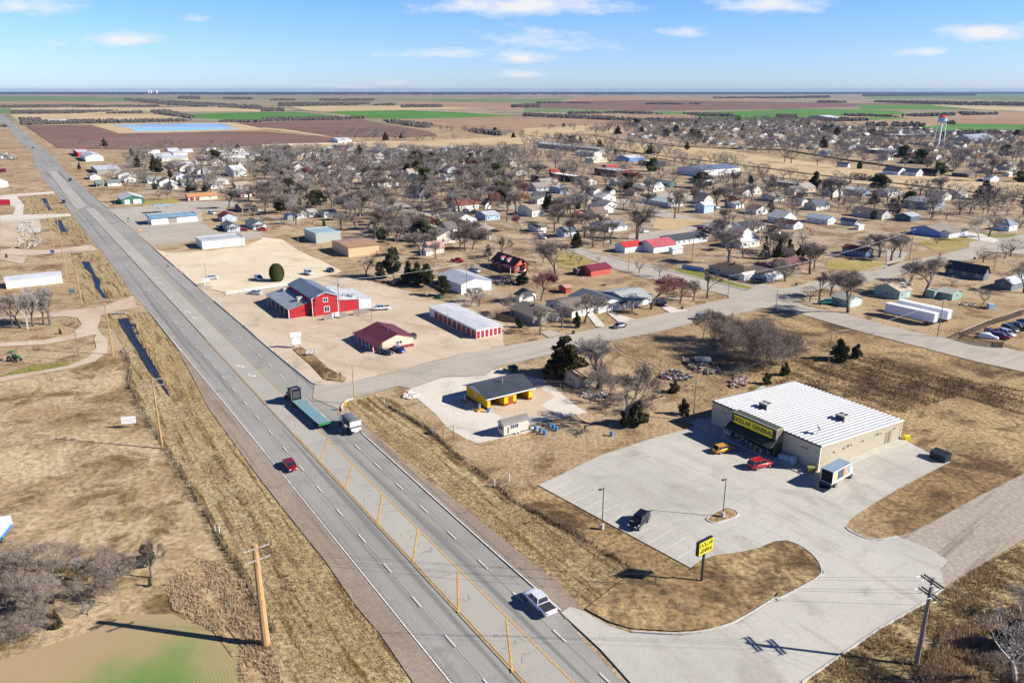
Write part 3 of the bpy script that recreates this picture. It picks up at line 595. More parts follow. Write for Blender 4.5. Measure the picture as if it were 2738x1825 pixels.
    if porch:                                      # (face, depth, f0, f1)
        fc, dp, f0, f1 = porch; mb = MB(); ph = min(H, 2.7)
        if fc == '-y':
            mb.extr([(-dp, ph - .3), (0, ph), (0, ph + .14), (-dp, ph - .16)], lx * f0, lx * f1, 'x')
            for t_ in (0, .5, 1): x_ = lx * (f0 + (f1 - f0) * t_); MB().box(x_ - .07, -dp + .1, 0, x_ + .07, -dp + .24, ph - .28).build('porch_post', WHITEP, root)
        else:
            mb.extr([(-dp, ph - .3), (0, ph), (0, ph + .14), (-dp, ph - .16)], ly * f0, ly * f1, 'y')
            for t_ in (0, .5, 1): y_ = ly * (f0 + (f1 - f0) * t_); MB().box(-dp + .1, y_ - .07, 0, -dp + .24, y_ + .07, ph - .28).build('porch_post', WHITEP, root)
        fixn(mb.build('porch_roof', rm, root))
    c_ = n_ + V * lx / 2 + U * ly / 2
    if short: LM.append((c_.x, c_.y, short))
    g_ = 1.0; FOOT.append([(v.x, v.y) for v in (n_ - V * g_ - U * g_, n_ + V * (lx + g_) - U * g_, n_ + V * (lx + g_) + U * (ly + g_), n_ - V * g_ + U * (ly + g_))])
    root['_lx'] = lx; root['_ly'] = ly
    return root, lx, ly
def clean(o):
    for k in ('_lx', '_ly'):
        if k in o: del o[k]
def text(body, size, mat, parent, loc, rot, nm='lettering', ext=.02, align='CENTER', sx=1.0, bold=0.0):
    cu = bpy.data.curves.new(nm, 'FONT'); cu.body = body; cu.size = size; cu.extrude = ext; cu.align_x = align; cu.align_y = 'CENTER'; cu.offset = bold; cu.space_character = 1.03
    t_ = bpy.data.objects.new(nm, cu); COL.objects.link(t_)
    dg = bpy.context.evaluated_depsgraph_get(); me = bpy.data.meshes.new_from_object(t_.evaluated_get(dg)); bpy.data.objects.remove(t_); bpy.data.curves.remove(cu)
    me.materials.clear(); me.materials.append(mat); o = link(nm, me, parent, loc); o.rotation_euler = rot; o.scale = (sx, 1, 1); return o

# --- the store with the yellow sign
def store():
    H0, H1 = 5.3, 4.1
    n_, l_ = pt('m:1738,958', H0), pt('m:312,366', H0); n_.z = 0; ly = (l_ - n_).dot(U); r_ = pt('n:1515,445', H1); lx = (r_ - n_).dot(V)
    root = thing('retail_store', 'large cream metal store with white ribbed roof and yellow sign over the entrance', 'store', (n_.x, n_.y, .2), R(TH))
    wl_ = M('store_wall', S('#c9bfa8'), .5, .1, .05, 1, .4); mb = MB()
    mb.extr([(0, 0), (lx, 0), (lx, H1), (0, H0)], 0, ly, 'y'); fixn(mb.build('wall', wl_, root))
    rib = MB()
    k = .15
    while k < ly: rib.box(-.05, k, .05, 0, k + .09, H0 - .1); k += .38
    k = .15
    while k < lx: z_ = H0 + (H1 - H0) * k / lx; rib.box(k, -.05, .05, k + .09, 0, z_ - .15); k += .38
    rib.build('wall_ribs', wl_, root)
    rm = M('store_roof', S('#a6a8a9'), .5, .1, .12, .25, .3); rs_ = M('store_roof_rib', S('#c2c2c0'), .5, .1, .06, .5, .3); mb = MB()
    mb.extr([(-.15, H0 + .01), (lx + .25, H1 - .02), (lx + .25, H1 + .1), (-.15, H0 + .13)], -.15, ly + .15, 'y'); ro = fixn(mb.build('roof', rm, root))
    sm = MB(); k = 0.0
    while k < ly:
        sm.add([(-.15, k - .3, H0 + .13), (-.15, k - .1, H0 + .27), (-.15, k + .1, H0 + .27), (-.15, k + .3, H0 + .13), (lx + .25, k - .3, H1 + .1), (lx + .25, k - .1, H1 + .24), (lx + .25, k + .1, H1 + .24), (lx + .25, k + .3, H1 + .1)],
               [(3, 2, 1, 0), (4, 5, 6, 7), (0, 1, 5, 4), (1, 2, 6, 5), (2, 3, 7, 6)]); k += .95
    fixn(sm.build('roof_seams', rs_, ro))
    tm = M('store_trim', S('#3c403c'), .5); mb = MB(); mb.box(-.24, -.2, H0 - .12, -.152, ly + .2, H0 + .2); mb.box(-.2, ly + .152, H1 - .1, lx, ly + .2, H1 + .1); mb.build('trim', tm, root)
    mb = MB(); mb.extr([(-.1, H0 - .05), (lx + .3, H1 - .08), (lx + .3, H1 + .16), (-.1, H0 + .19)], -.3, -.152, 'y'); mb.box(-.12, -.12, 0, .1, .08, H0 - .1); mb.box(lx - .1, -.12, 0, lx + .12, .08, H1 - .1); fixn(mb.build('gutter', M('gutter', S('#ddd6c6'), .5), root))
    # entrance: projecting dark-olive portal with awning
    ya = (pt('m:1240,760', H0) - n_).dot(U); yb = (pt('m:640,520', H0) - n_).dot(U); yc = (ya + yb) / 2; hw = (yb - ya) / 2; D = 2.3; HP = H0 + .75
    om = M('portal_olive', S('#4f5446'), .55, .1, .06, 1, .4, ribs=('Y', .3)); mb = MB()
    mb.box(-D, ya, 2.9, -.25, yb, HP); mb.box(-D, ya, 0, -.05, ya + .35, 2.9); mb.box(-D, yb - .35, 0, -.05, yb, 2.9); mb.build('entrance_portal', om, root)
    sm = MB(); k = 0.0
    while k < D - .25: sm.box(-D + k, ya - .04, 2.9, -D + k + .1, ya, HP - .15); k += .3
    sm.box(-D - .03, ya - .05, HP - .12, -.2, ya + .1, HP + .05); sm.box(-D - .05, ya + .1, HP - .12, -D + .12, yb, HP + .05); sm.build('portal_trim', M('portal_trim', S('#b3a98f'), .5), root)
    am = MB(); am.add([(-D - 1.9, ya - .3, 2.75), (-D - 1.9, yb + .3, 2.75), (-D, yb + .3, 3.75), (-D, ya - .3, 3.75), (-D - 1.9, ya - .3, 2.6), (-D - 1.9, yb + .3, 2.6), (-D, yb + .3, 2.6), (-D, ya - .3, 2.6)],
                     [(3, 2, 1, 0), (4, 5, 6, 7), (0, 1, 5, 4), (1, 2, 6, 5), (2, 3, 7, 6), (3, 0, 4, 7)]); k = ya - .2
    while k < yb + .3: am.add([(-D - 1.9, k, 2.76), (-D - 1.9, k + .06, 2.76), (-D, k + .06, 3.76), (-D, k, 3.76), (-D - 1.9, k, 2.84), (-D - 1.9, k + .06, 2.84), (-D, k + .06, 3.84), (-D, k, 3.84)], [(4, 5, 6, 7), (0, 4, 7, 3), (1, 2, 6, 5), (0, 1, 5, 4)]); k += .4
    fixn(am.build('awning', M('awning_green', S('#4a5148'), .45, .2, .05), root))
    mb = MB(); mb.box(-.6, ya + .36, .02, -.52, yb - .36, 2.6); dr = mb.build('entrance_doors', GLASS, root)
    mb = MB()
    for t_ in range(9): y_ = ya + .4 + (yb - ya - .8) * t_ / 8; mb.box(-.68, y_ - .04, .02, -.61, y_ + .04, 2.6)
    mb.box(-.68, ya + .36, 2.1, -.61, yb - .36, 2.2); mb.build('door_frame', M('door_frame_grey', (.25, .25, .25), .4, .6), dr)
    yel = M('sign_yellow', S('#f2dc1c'), .5, 0, .04); mb = MB(); mb.box(-D - .28, yc - hw * .88, 3.98, -D - .02, yc + hw * .88, HP - .28); sg = mb.build('sign_panel', yel, root)
    mb = MB(); y0_, y1_, z0_, z1_ = yc - hw * .88, yc + hw * .88, 3.98, HP - .28
    for q_ in ((y0_ - .06, z0_ - .06, y1_ + .06, z0_), (y0_ - .06, z1_, y1_ + .06, z1_ + .06), (y0_ - .06, z0_, y0_, z1_), (y1_, z0_, y1_ + .06, z1_)): mb.box(-D - .3, q_[0], q_[1], -D - .05, q_[2], q_[3])
    mb.build('sign_frame', BLACKP, sg)
    text('DOLLAR GENERAL', 1.22, BLACKP, sg, (-D - .3, yc, (z0_ + z1_) / 2 - .02), (math.pi / 2, 0, -math.pi / 2), sx=(hw * 1.62) / 9.6, bold=.03)
    # side door, lamps, cameras
    mb = MB(); mb.box(lx * .80, -.1, .1, lx * .88, -.055, 2.7); sdr = mb.build('service_door', M('brown_door', S('#8d8372'), .6), root); mb = MB(); mb.box(lx * .838, -.14, .1, lx * .842, -.1, 2.7); mb.build('door_gap', BLACKP, sdr)
    for t_ in (.32, .68):
        mb = MB(); x_ = lx * t_; mb.box(x_ - .5, -.35, 3.3, x_ + .5, -.3, 3.36); mb.box(x_ - .6, -.6, 3.3, x_ - .4, -.3, 3.42); mb.box(x_ + .4, -.6, 3.3, x_ + .6, -.3, 3.42); mb.box(x_ - .04, -.3, 3.3, x_ + .04, -.05, 3.4); mb.build('wall_lamp', BLACKP, root)
    for t_ in (.16, .27, .5, .9): mb = MB(); mb.box(lx * t_ - .1, -.25, 2.9, lx * t_ + .1, -.05, 3.1); mb.build('wall_camera', BLACKP, root)
    for y_ in (ya - 5.2, yb + 4): mb = MB(); mb.box(-.5, y_ - .6, 3.7, -.05, y_ - .5, 3.8); mb.box(-.5, y_ + .5, 3.7, -.05, y_ + .6, 3.8); mb.box(-.12, y_ - .6, 3.7, -.06, y_ + .6, 3.78); mb.build('wall_lamp', BLACKP, root)
    # roof units and dish
    zr = lambda x: H0 + (H1 - H0) * x / lx + .12
    for c in ('m:1010,450', 'n:690,410'):
        q_ = pt(c, 5.2) - n_; x_, y_ = q_.dot(V), q_.dot(U); u_ = thing('rooftop_unit', 'grey rooftop unit ' + ('behind the yellow sign, left one of the two' if c[0] == 'm' else 'near the satellite dish, right one of the two'), 'air conditioner', root.matrix_world @ Vector((0, 0, 0)))
        u_.location = n_ + V * x_ + U * y_ + Vector((0, 0, zr(x_) + .2)); u_.rotation_euler = (0, 0, R(TH))
        mb = MB(); mb.box(-.9, -1.1, .0, .9, 1.1, 1.25); mb.build('casing', M('unit_grey', S('#b9b6ad'), .5, .2, .08), u_)
        mb = MB(); mb.box(-.93, -.9, .2, -.905, .9, 1.05); mb.build('grille', M('grille', (.06, .07, .08), .7), u_)
        for s_ in (-.5, .5): mb = MB(); mb.tube((.3, s_, 1.25), (.3, s_, 1.33), .34, n=14); mb.build('fan', BLACKP, u_)
    q_ = pt('m:1690,800', 5.2) - n_; x_ = q_.dot(V)
    d_ = thing('satellite_dish', 'white satellite dish standing on the ribbed store roof', 'satellite dish', n_ + V * x_ + U * q_.dot(U) + Vector((0, 0, zr(x_) + .2)), R(TH))
    mb = MB(); mb.tube((0, 0, 0), (0, 0, 1.1), .05); mb.tube((-.4, 0, .05), (0, 0, .7), .03); mb.tube((.4, .3, .05), (0, 0, .7), .03); mb.build('mast', STEEL, d_)
    mb = MB(); ax = Vector((.75, -.5, .45)).normalized(); a_ = ax.orthogonal().normalized(); b_ = ax.cross(a_); c0 = Vector((0, 0, 1.3)); rr = [(0, 0), (.35, .05), (.7, .2)]
    vs = [c0]; 
    for (r2, dz) in rr[1:]:
        for t_ in range(14): vs.append(c0 + ax * dz + (a_ * math.cos(t_ * math.tau / 14) + b_ * math.sin(t_ * math.tau / 14)) * r2)
    fs = [(0, 1 + t_, 1 + (t_ + 1) % 14) for t_ in range(14)] + [(1 + t_, 15 + t_, 15 + (t_ + 1) % 14, 1 + (t_ + 1) % 14) for t_ in range(14)]; mb.add(vs, fs); mb.tube(c0, c0 + ax * .6, .02); mb.build('reflector', M('dish_grey', S('#8f95a5'), .4, .2), d_)
    LM.append((n_.x, n_.y, 'cream store')); c_ = [n_ - V * 6 - U, n_ + V * (lx + 1) - U, n_ + V * (lx + 1) + U * (ly + 1), n_ - V * 6 + U * (ly + 1)]; FOOT.append([(v.x, v.y) for v in c_])
    # pavement slab along the front and side
    fm = M('front_walk', S('#b5b0a4'), .9, 0, .1, .5); mb = MB(); mb.box(-3.6, -1.6, 0, -.06, ly + 3, .14); mb.box(-.06, -1.6, 0, lx, -.08, .14)
    struct(mb.build('store_walk', fm)).matrix_world = Matrix.Translation((n_.x, n_.y, .2)) @ Matrix.Rotation(R(TH), 4, 'Z')
    wp = lambda x, y, z=.34: n_ + V * x + U * y + Vector((0, 0, z))
    # goods outside
    def icebox(loc):
        t_ = thing('ice_freezer', 'white two-door ice freezer against the front wall left of the entrance', 'ice box', loc, R(TH)); mb = MB(); mb.box(-.5, -.9, 0, .4, .9, 1.9); mb.build('cabinet', WHITEP, t_)
        for s_ in (-.8, .08): mb = MB(); mb.box(-.54, s_, .25, -.505, s_ + .7, 1.7); mb.build('door', M('ice_door', S('#7d8fa8'), .3), t_)
    icebox(wp(-.9, yb + 1.6))
    t_ = thing('stacked_bags', 'white plastic wrapped pallets of bagged goods stacked right of the entrance', 'pallets', wp(-1.2, ya - 2.4), R(TH)); wr = M('shrink_wrap', S('#c9ccd6'), .25, 0, .25, 2)
    for (x_, y_, h_) in ((0, 0, 1.1), (.1, -1.25, 1.3), (-.1, 1.2, .9)):
        mb = MB()
        for lv in range(5): j_ = RNG.uniform(-.06, .06); mb.box(x_ - .55 + j_, y_ - .55 - j_, lv * h_ / 5, x_ + .55 + j_, y_ + .55, (lv + .92) * h_ / 5)
        mb.build('pallet_load', wr, t_)
    gm = [M('goods_' + h_, S(h_), .6) for h_ in ('#c8d0dc', '#8b93a0', '#c94f3a', '#ded27a', '#5f7d5a', '#e6e6ea')]; spots = [(-2.2, .3), (-2.7, .42), (-2.3, .62), (-3.0, .25), (-2.9, .75), (-1.6, .8), (-2.4, .9), (-3.1, .55), (-2.0, .12), (-1.5, .2)]
    for i_, (x_, f_) in enumerate(spots):
        y_ = yb + (ya - yb) * f_; t_ = thing('goods_rack', ['rack of folded white goods', 'short rack of mixed goods', 'rack with red packets', 'bin of yellow goods', 'rack of green plants', 'rack of white bottles', 'rack of pale boxes', 'grey goods cart', 'low display of cans', 'tall display rack'][i_] + ' under the store awning', 'display rack', wp(x_, y_), R(TH) + RNG.uniform(-.3, .3))
        mb = MB(); h_ = RNG.uniform(.8, 1.5)
        for s_ in (-.3, .3):
            for q_ in (-.3, .3): mb.box(s_ - .02, q_ - .02, 0, s_ + .02, q_ + .02, h_)
        mb.box(-.32, -.32, .25, .32, .32, .29); mb.box(-.32, -.32, h_ * .65, .32, .32, h_ * .65 + .04); mb.build('frame', STEEL, t_)
        for _ in range(6): a, b, c = RNG.uniform(-.28, .1), RNG.uniform(-.28, .1), (.29 if _ < 3 else h_ * .65 + .04); MB().box(a, b, c, a + .18, b + .18, c + RNG.uniform(.15, .34)).build('goods', gm[(i_ + _) % 6], t_)
    for i_, (x_, y_) in enumerate(((-3.3, yb + .6), (-3.3, ya + 2.6), (-3.3, ya + 4.0), (-.7, .9), (-.2, -.8))):
        t_ = tag(MB().tube((0, 0, 0), (0, 0, 1.15), .1, n=10).tube((0, 0, 1.15), (0, 0, 1.2), .07, .02, n=10).build('bollard', yel, None, loc=wp(x_, y_, .3 if i_ < 3 else .2)), ['yellow bollard beside the yellow hatchback', 'yellow bollard behind the red car by the entrance', 'yellow bollard in the middle of the store entrance', 'yellow bollard at the shaded front corner of the store', 'yellow bollard on the sunny side of the store corner'][i_], 'bollard', 'bollards around the store')
store()

# --- metal storage building with red doors
r_, lx, ly = bld('long white roofed storage building with a row of red roller doors', 'storage building', 'f:2080,805', 'f:1652,606', 'f:2313,766', 2.9, 3.15, 'U', '#dcd8d2', '#e6e6e4', 'metal', 'metal', 'storage_building', 'storage units', (0, 0), ov=.15)
red = M('roller_red', S('#9c3038'), .5, 0, .08)
for k in range(10): onwall(r_, 'roller_door', ME_DOOR, '-x', ly * (k + .08) / 10.2 + .1, .08, ly / 10.2 * .84, 2.4, lx, ly, .16, M('roller_red_dark', S('#8a3a3c'), .5, 0, .08) if k < 9 else WHITEP)
for k in range(6): onwall(r_, 'roller_door', ME_DOOR, '-y', lx * (k + .12) / 6, .08, lx / 6 * .74, 2.35, lx, ly, .16, red)

# --- maroon roofed shop with porch
r_, lx, ly = bld('small cream shop with maroon metal roof and a deep front porch', 'maroon roofed shop', 'f:1240,915', 'f:1035,805', 'f:1503,856', 2.9, 4.45, 'U', '#dcc3a8', '#78383e', 'metal', 'metal', 'shop', 'shop', (0, 0), ov=.5, maxL=14)
mb = MB(); mb.box(-.03, -.05, 0, lx + .05, .0, .9); mb.build('wainscot', M('wainscot', S('#7d3440'), .5), r_); window(r_, '-y', lx * .42, 1.5, 2.2, .9, lx, ly)
mb = MB(); sl = (4.45 - 2.9) / (lx / 2); pw_ = 2.9; mb.extr([(-pw_, 2.9 - pw_ * sl + .25), (-.45, 2.9 - .45 * sl), (-.45, 2.9 - .45 * sl + .14), (-pw_, 2.9 - pw_ * sl + .39)], -.5, ly + .5, 'y'); fixn(mb.build('porch_roof', roofmat('#78383e', 'metal'), r_))
mb = MB()
for k in range(6): MB().box(-pw_ + .1, (ly - .2) * k / 5, 0, -pw_ + .22, (ly - .2) * k / 5 + .12, 2.1).build('porch_post', WHITEP, r_)
onwall(r_, 'door', ME_DOOR, '-x', ly * .4, .05, 1, 2.1, lx, ly); window(r_, '-x', ly * .12, .9, 1.6, 1.1, lx, ly); window(r_, '-x', ly * .65, .9, 1.6, 1.1, lx, ly)
for k, hx in enumerate(('#b8506a', '#6d8aa8', '#c9b9a0', '#8a5a8a')):
    q_ = r_.location + V * -2.2 + U * (ly * (.12 + .26 * k)); t_ = thing('display_rack', ['pink', 'blue', 'cream', 'purple'][k] + ' goods on a rack under the maroon porch', 'display rack', q_, R(TH)); mb = MB(); mb.box(-.35, -.5, 0, .35, .5, .08); mb.box(-.03, -.5, .08, .03, .5, 1.4); mb.build('frame', STEEL, t_); mb = MB(); mb.box(-.25, -.45, .5, .22, .45, 1.3); mb.build('goods', M('goods_' + hx, S(hx), .7), t_)

# --- red barn-like restaurant
def restaurant():
    Hh, Rr = 6.0, 7.6
    n_ = pt('r:910,372', Hh); n_.z = 0; l_ = pt('r:500,128', Hh); q_ = pt('r:1335,300', Hh); ly = (l_ - n_).dot(U); lx = (q_ - n_).dot(V)
    root = thing('restaurant', 'big red barn restaurant with blue grey gable roof and low porch wing', 'restaurant', (n_.x, n_.y, .05), R(TH))
    rd = M('barn_red', S('#a3262a'), .6, 0, .08, 1, .3, ribs=('X', .35)); bg_ = roofmat('#7d8a97', 'metal'); lg = roofmat('#a8b0b0', 'metal'); wt = roofmat('#e2e2de', 'metal')
    mb = MB(); mb.extr([(0, 0), (lx, 0), (lx, Hh), (lx / 2, Rr), (0, Hh)], 0, ly, 'y'); fixn(mb.build('wall', rd, root)); ro = fixn(roof_gable(lx, ly, Hh, Rr, 'U', .3).build('roof', bg_, root))
    mb = MB(); sl = (Rr - Hh) / (lx / 2)
    mb.extr([(-.3, Hh - .3 * sl - .12), (lx / 2, Rr - .12), (lx / 2, Rr + .02), (-.3, Hh - .3 * sl + .02)], -.42, -.36, 'y'); mb.extr([(lx + .3, Hh - .3 * sl - .12), (lx / 2, Rr - .12), (lx / 2, Rr + .02), (lx + .3, Hh - .3 * sl + .02)], -.42, -.36, 'y'); mb.box(-.05, -.06, 0, .12, 0, Hh); mb.box(lx - .12, -.06, 0, lx + .05, 0, Hh); fixn(mb.build('trim', WHITEP, root))
    window(root, '-y', lx * .42, 4.2, 1.7, 1.5, lx, ly); window(root, '-y', lx * .44, .8, 1.9, 2.0, lx, ly)
    # low wing toward the highway
    e_ = pt('r:515,560', 3.0); wd = -(e_ - n_).dot(V); f0 = (e_ - n_).dot(U); f1 = (pt('r:160,300', 3.0) - n_).dot(U); f1 = max(f1, ly * .8); ht = 4.6
    mb = MB(); mb.extr([(-wd, 0), (-.02, 0), (-.02, ht), (-wd, 3.0)], f0, f0 + .25, 'y'); mb.extr([(-wd + 3.0, 0), (-.02, 0), (-.02, ht), (-wd + 3, 3.0 + 3 * (ht - 3) / wd)], f0 + .25, f1 - 1.5, 'y'); fixn(mb.build('wing_wall', rd, root))
    mb = MB(); mb.extr([(-wd - .3, 2.95), (-.02, ht), (-.02, ht + .15), (-wd - .3, 3.1)], f0 - .35, f1 + .4, 'y'); wr = fixn(mb.build('wing_roof', lg, root))
    mb = MB(); mb.box(-wd - .08, f0 - .08, 0, -wd + .12, f0 + .1, 3.0); n__ = 6
    mb.build('porch_post', WHITEP, root)
    for k in range(1, n__): y_ = f0 + (f1 - f0) * k / (n__ - 1) - .15; MB().box(-wd - .06, y_ - .08, 0, -wd + .1, y_ + .08, 3.0).build('porch_post', WHITEP, root)
    mb = MB()
    for k in range(3):
        a = (-wd + .5 * k, f1 + .1 + .3 * k, 0); mb.tube(a, (a[0] + 1, a[1], 2.8), .04); mb.tube((a[0] + 1, a[1], 0), (a[0], a[1], 2.8), .04)
    mb.build('lattice_frame', STEEL, root)
    onwall(root, 'door', ME_DOOR, '-y', -1.0, .05, 1.0, 2.2, lx, ly, .16, M('blue_door', S('#2c3f66'), .5)).location.y = f0 - .05
    for (c, hh) in (('r:460,255', 3.9), ('r:700,410', 4.1)):
        q2 = pt(c, hh) - n_; x_, y_ = q2.dot(V), q2.dot(U); u_ = thing('rooftop_unit', 'grey duct unit on the restaurant wing roof, ' + ('far one' if y_ > 8 else 'near one'), 'air conditioner', n_ + V * x_ + U * y_ + Vector((0, 0, hh - .05)), R(TH)); mb = MB(); mb.box(-.7, -.7, 0, .7, .7, 1.5); mb.build('casing', M('unit_grey', S('#b9b6ad'), .5, .2, .08), u_); mb = MB(); mb.tube((.7, 0, 1.1), (1.5, 0, 1.0), .45, n=10); mb.tube((1.4, 0, 1.0), (1.4, 0, 0), .35, n=10); mb.build('duct', STEEL, u_)
    # rear wings: white flat roof
    e2 = pt('r:1712,375', 3.6); x2 = (e2 - n_).dot(V); y2 = (e2 - n_).dot(U); mb = MB(); mb.extr([(lx + .02, 0), (x2, 0), (x2, 3.5), (lx + .02, 4.3)], y2, ly * .9, 'y'); fixn(mb.build('rear_wall', rd, root)); mb = MB(); mb.extr([(lx + .02, 4.32), (x2 + .2, 3.52), (x2 + .2, 3.7), (lx + .02, 4.5)], y2 - .3, ly * .9 + .3, 'y'); fixn(mb.build('rear_roof', wt, root))
    mb = MB(); x3 = x2 + 4.5; mb.extr([(x2 + .25, 0), (x3, 0), (x3, 2.9), (x2 + .25, 3.3)], y2 + .5, ly * .7, 'y'); fixn(mb.build('shed_wall', wallmat('#dfe0de', 'metal'), root)); mb = MB(); mb.extr([(x2 + .22, 3.32), (x3 + .2, 2.92), (x3 + .2, 3.06), (x2 + .22, 3.46)], y2 + .3, ly * .7 + .2, 'y'); fixn(mb.build('shed_roof', wt, root))
    mb = MB()
    for (x_, y_, h_) in ((lx + 1.5, ly * .55, .9), (lx + 2.6, ly * .75, .9), (x2 - 2, y2 + 4, .7), (x2 - 1, y2 + 2.5, .9), (x2 - 3.2, y2 + 5, .6)): mb.box(x_ - .4, y_ - .4, 3.6, x_ + .4, y_ + .4, 4.1 + h_)
    mb.build('roof_vent', STEEL, root)
    LM.append((n_.x, n_.y, 'red barn restaurant')); FOOT.append([(v.x, v.y) for v in (n_ - V * (wd + 2) - U * 3, n_ + V * (x3 + 1) - U * 3, n_ + V * (x3 + 1) + U * (ly + 3), n_ - V * (wd + 2) + U * (ly + 3))])
    gw = M('weathered_fence', S('#8b8178'), .9, 0, .3, 4)
    for i_, (a, b) in enumerate((('r:1120,740', 'r:1255,715'), ('r:1385,705', 'r:1490,690'), ('r:1615,655', 'r:1885,615'))):
        p0, p1 = pt(a), pt(b); t_ = thing('wooden_fence', ['short grey fence before the restaurant window', 'short grey fence beside the utility pole of the restaurant', 'long grey fence behind the restaurant near the white pickup'][i_], 'fence', p0, math.atan2((p1 - p0).y, (p1 - p0).x), 'fences behind the restaurant'); L = (p1 - p0).length; mb = MB(); k = 0
        while k < L: mb.box(k, -.02, .05, k + .17, .02, 1.8 + RNG.uniform(-.03, .03)); k += .2
        mb.build('boards', gw, t_); mb = MB(); mb.box(0, .03, .4, L, .09, .5); mb.box(0, .03, 1.4, L, .09, 1.5); mb.build('rail', gw, t_)
    t_ = tag(MB().box(0, 0, 0, 2.6, .9, 1.4).box(-.05, -.05, 1.4, 2.65, .95, 1.5).build('storage_cabinet', WHITEP, None, loc=pt('r:1262,700')), 'white cabinet between two grey fences behind the restaurant', 'cabinet'); t_.rotation_euler = (0, 0, R(TH))
restaurant()

# --- yellow car wash
def carwash():
    H, RH = 3.1, 4.7
    n_ = pt('q:625,625', H); n_.z = 0; l_ = pt('q:195,372', H); q_ = pt('q:1490,400', H); lx = (q_ - n_).dot(V); ly = min(13, (l_ - n_).dot(U))
    root = thing('car_wash', 'yellow self service car wash with dark grey roof and two open bays', 'car wash', (n_.x, n_.y, .06), R(TH)); ye = wallmat('#f0b81c', 'siding'); db = M('maroon_base', S('#7a2f22'), .7)
    f = [0, .06, .37, .64, .93, 1.0]; mb = MB(); mb.box(0, 0, 0, f[1] * lx, .3, H)
    mb.box(f[2] * lx, 0, 0, f[3] * lx, .3, H); mb.box(f[4] * lx, 0, 0, lx, .3, H); mb.extr([(.3, 0), (ly, 0), (ly, H), (ly / 2, RH), (.3, H)], 0, .25, 'x'); mb.extr([(.3, 0), (ly, 0), (ly, H), (ly / 2, RH), (.3, H)], lx - .25, lx, 'x')
    for t_ in (f[2], f[3]): mb.box(t_ * lx - .1 if t_ == f[3] else t_ * lx, .3, 0, t_ * lx + .1 if t_ == f[2] else t_ * lx, ly - .01, H)
    fixn(mb.build('wall', ye, root)); ro = fixn(roof_gable(lx, ly, H, RH, 'V', .6, .15, .7).build('roof', roofmat('#4a4f58', 'metal'), root))
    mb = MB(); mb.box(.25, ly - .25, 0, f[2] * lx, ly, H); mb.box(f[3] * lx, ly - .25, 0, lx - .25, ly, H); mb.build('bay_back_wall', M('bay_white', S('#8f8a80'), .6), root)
    mb = MB()
    for a, b in ((0, f[1]), (f[2], f[2] + .09), (f[3] - .07, f[3]), (f[4], 1)): mb.box(a * lx - .02, -.03, 0, b * lx + .02, 0, .55)
    mb.box(-.03, 0, 0, 0, ly, .5); mb.build('base_course', db, root)
    onwall(root, 'door', ME_DOOR, '-y', lx * .455, .05, lx * .12, 2.1, lx, ly, .1, M('maroon_door', S('#9a3a22'), .6)); mb = MB(); mb.box(-.7, -.66, H - .35, lx + .7, -.6, H - .12); mb.build('fascia', WHITEP, root)
    mb = MB(); mb.extr([(.4, H - .15), (ly - .4, H - .15), (ly / 2, RH - .3)], -.02, 0, 'x'); mb.build('gable_panel', M('gable_white', S('#c9ced6'), .6), root)
    mb = MB(); mb.tube((lx * .5, ly * .35, RH - .6), (lx * .5, ly * .35, RH + .7), .12, n=8); mb.tube((lx * .5, ly * .35, RH + .7), (lx * .5, ly * .35, RH + .85), .2, n=8); mb.build('vent_pipe', STEEL, ro)
    LM.append((n_.x + 5, n_.y + 5, 'yellow car wash')); FOOT.append([(v.x, v.y) for v in (n_ - V * 3 - U * 4, n_ + V * (lx + 2) - U * 4, n_ + V * (lx + 2) + U * (ly + 2), n_ - V * 3 + U * (ly + 2))])
    for i_, (y_, c2) in enumerate(((ly * .78, '#8a8a7a'), (ly * .1, '#c89a2a'))):
        t_ = thing('vacuum_station', ['grey vacuum on a slab at the far end of the yellow wall', 'vacuum on a yellow slab at the near end of the yellow wall'][i_], 'vacuum', n_ - V * 1.6 + U * y_ + Vector((0, 0, .05)), R(TH)); MB().box(-.9, -.6, 0, .9, .6, .35).build('slab', M('slab_' + c2, S(c2), .8), t_); MB().tube((0, 0, .35), (0, 0, 1.7), .28, n=12).tube((0, 0, 1.7), (0, 0, 1.9), .28, .1, n=12).build('tank', STEEL, t_)
    t_ = tag(MB().box(-.05, -.35, 0, 0, .35, .9).build('wall_sign', WHITEP, None, loc=n_ + U * ly * .55 + V * -.06 + Vector((0, 0, 1.5))), 'small white panel on the shaded yellow gable wall', 'sign'); t_.rotation_euler = (0, 0, R(TH))
carwash()
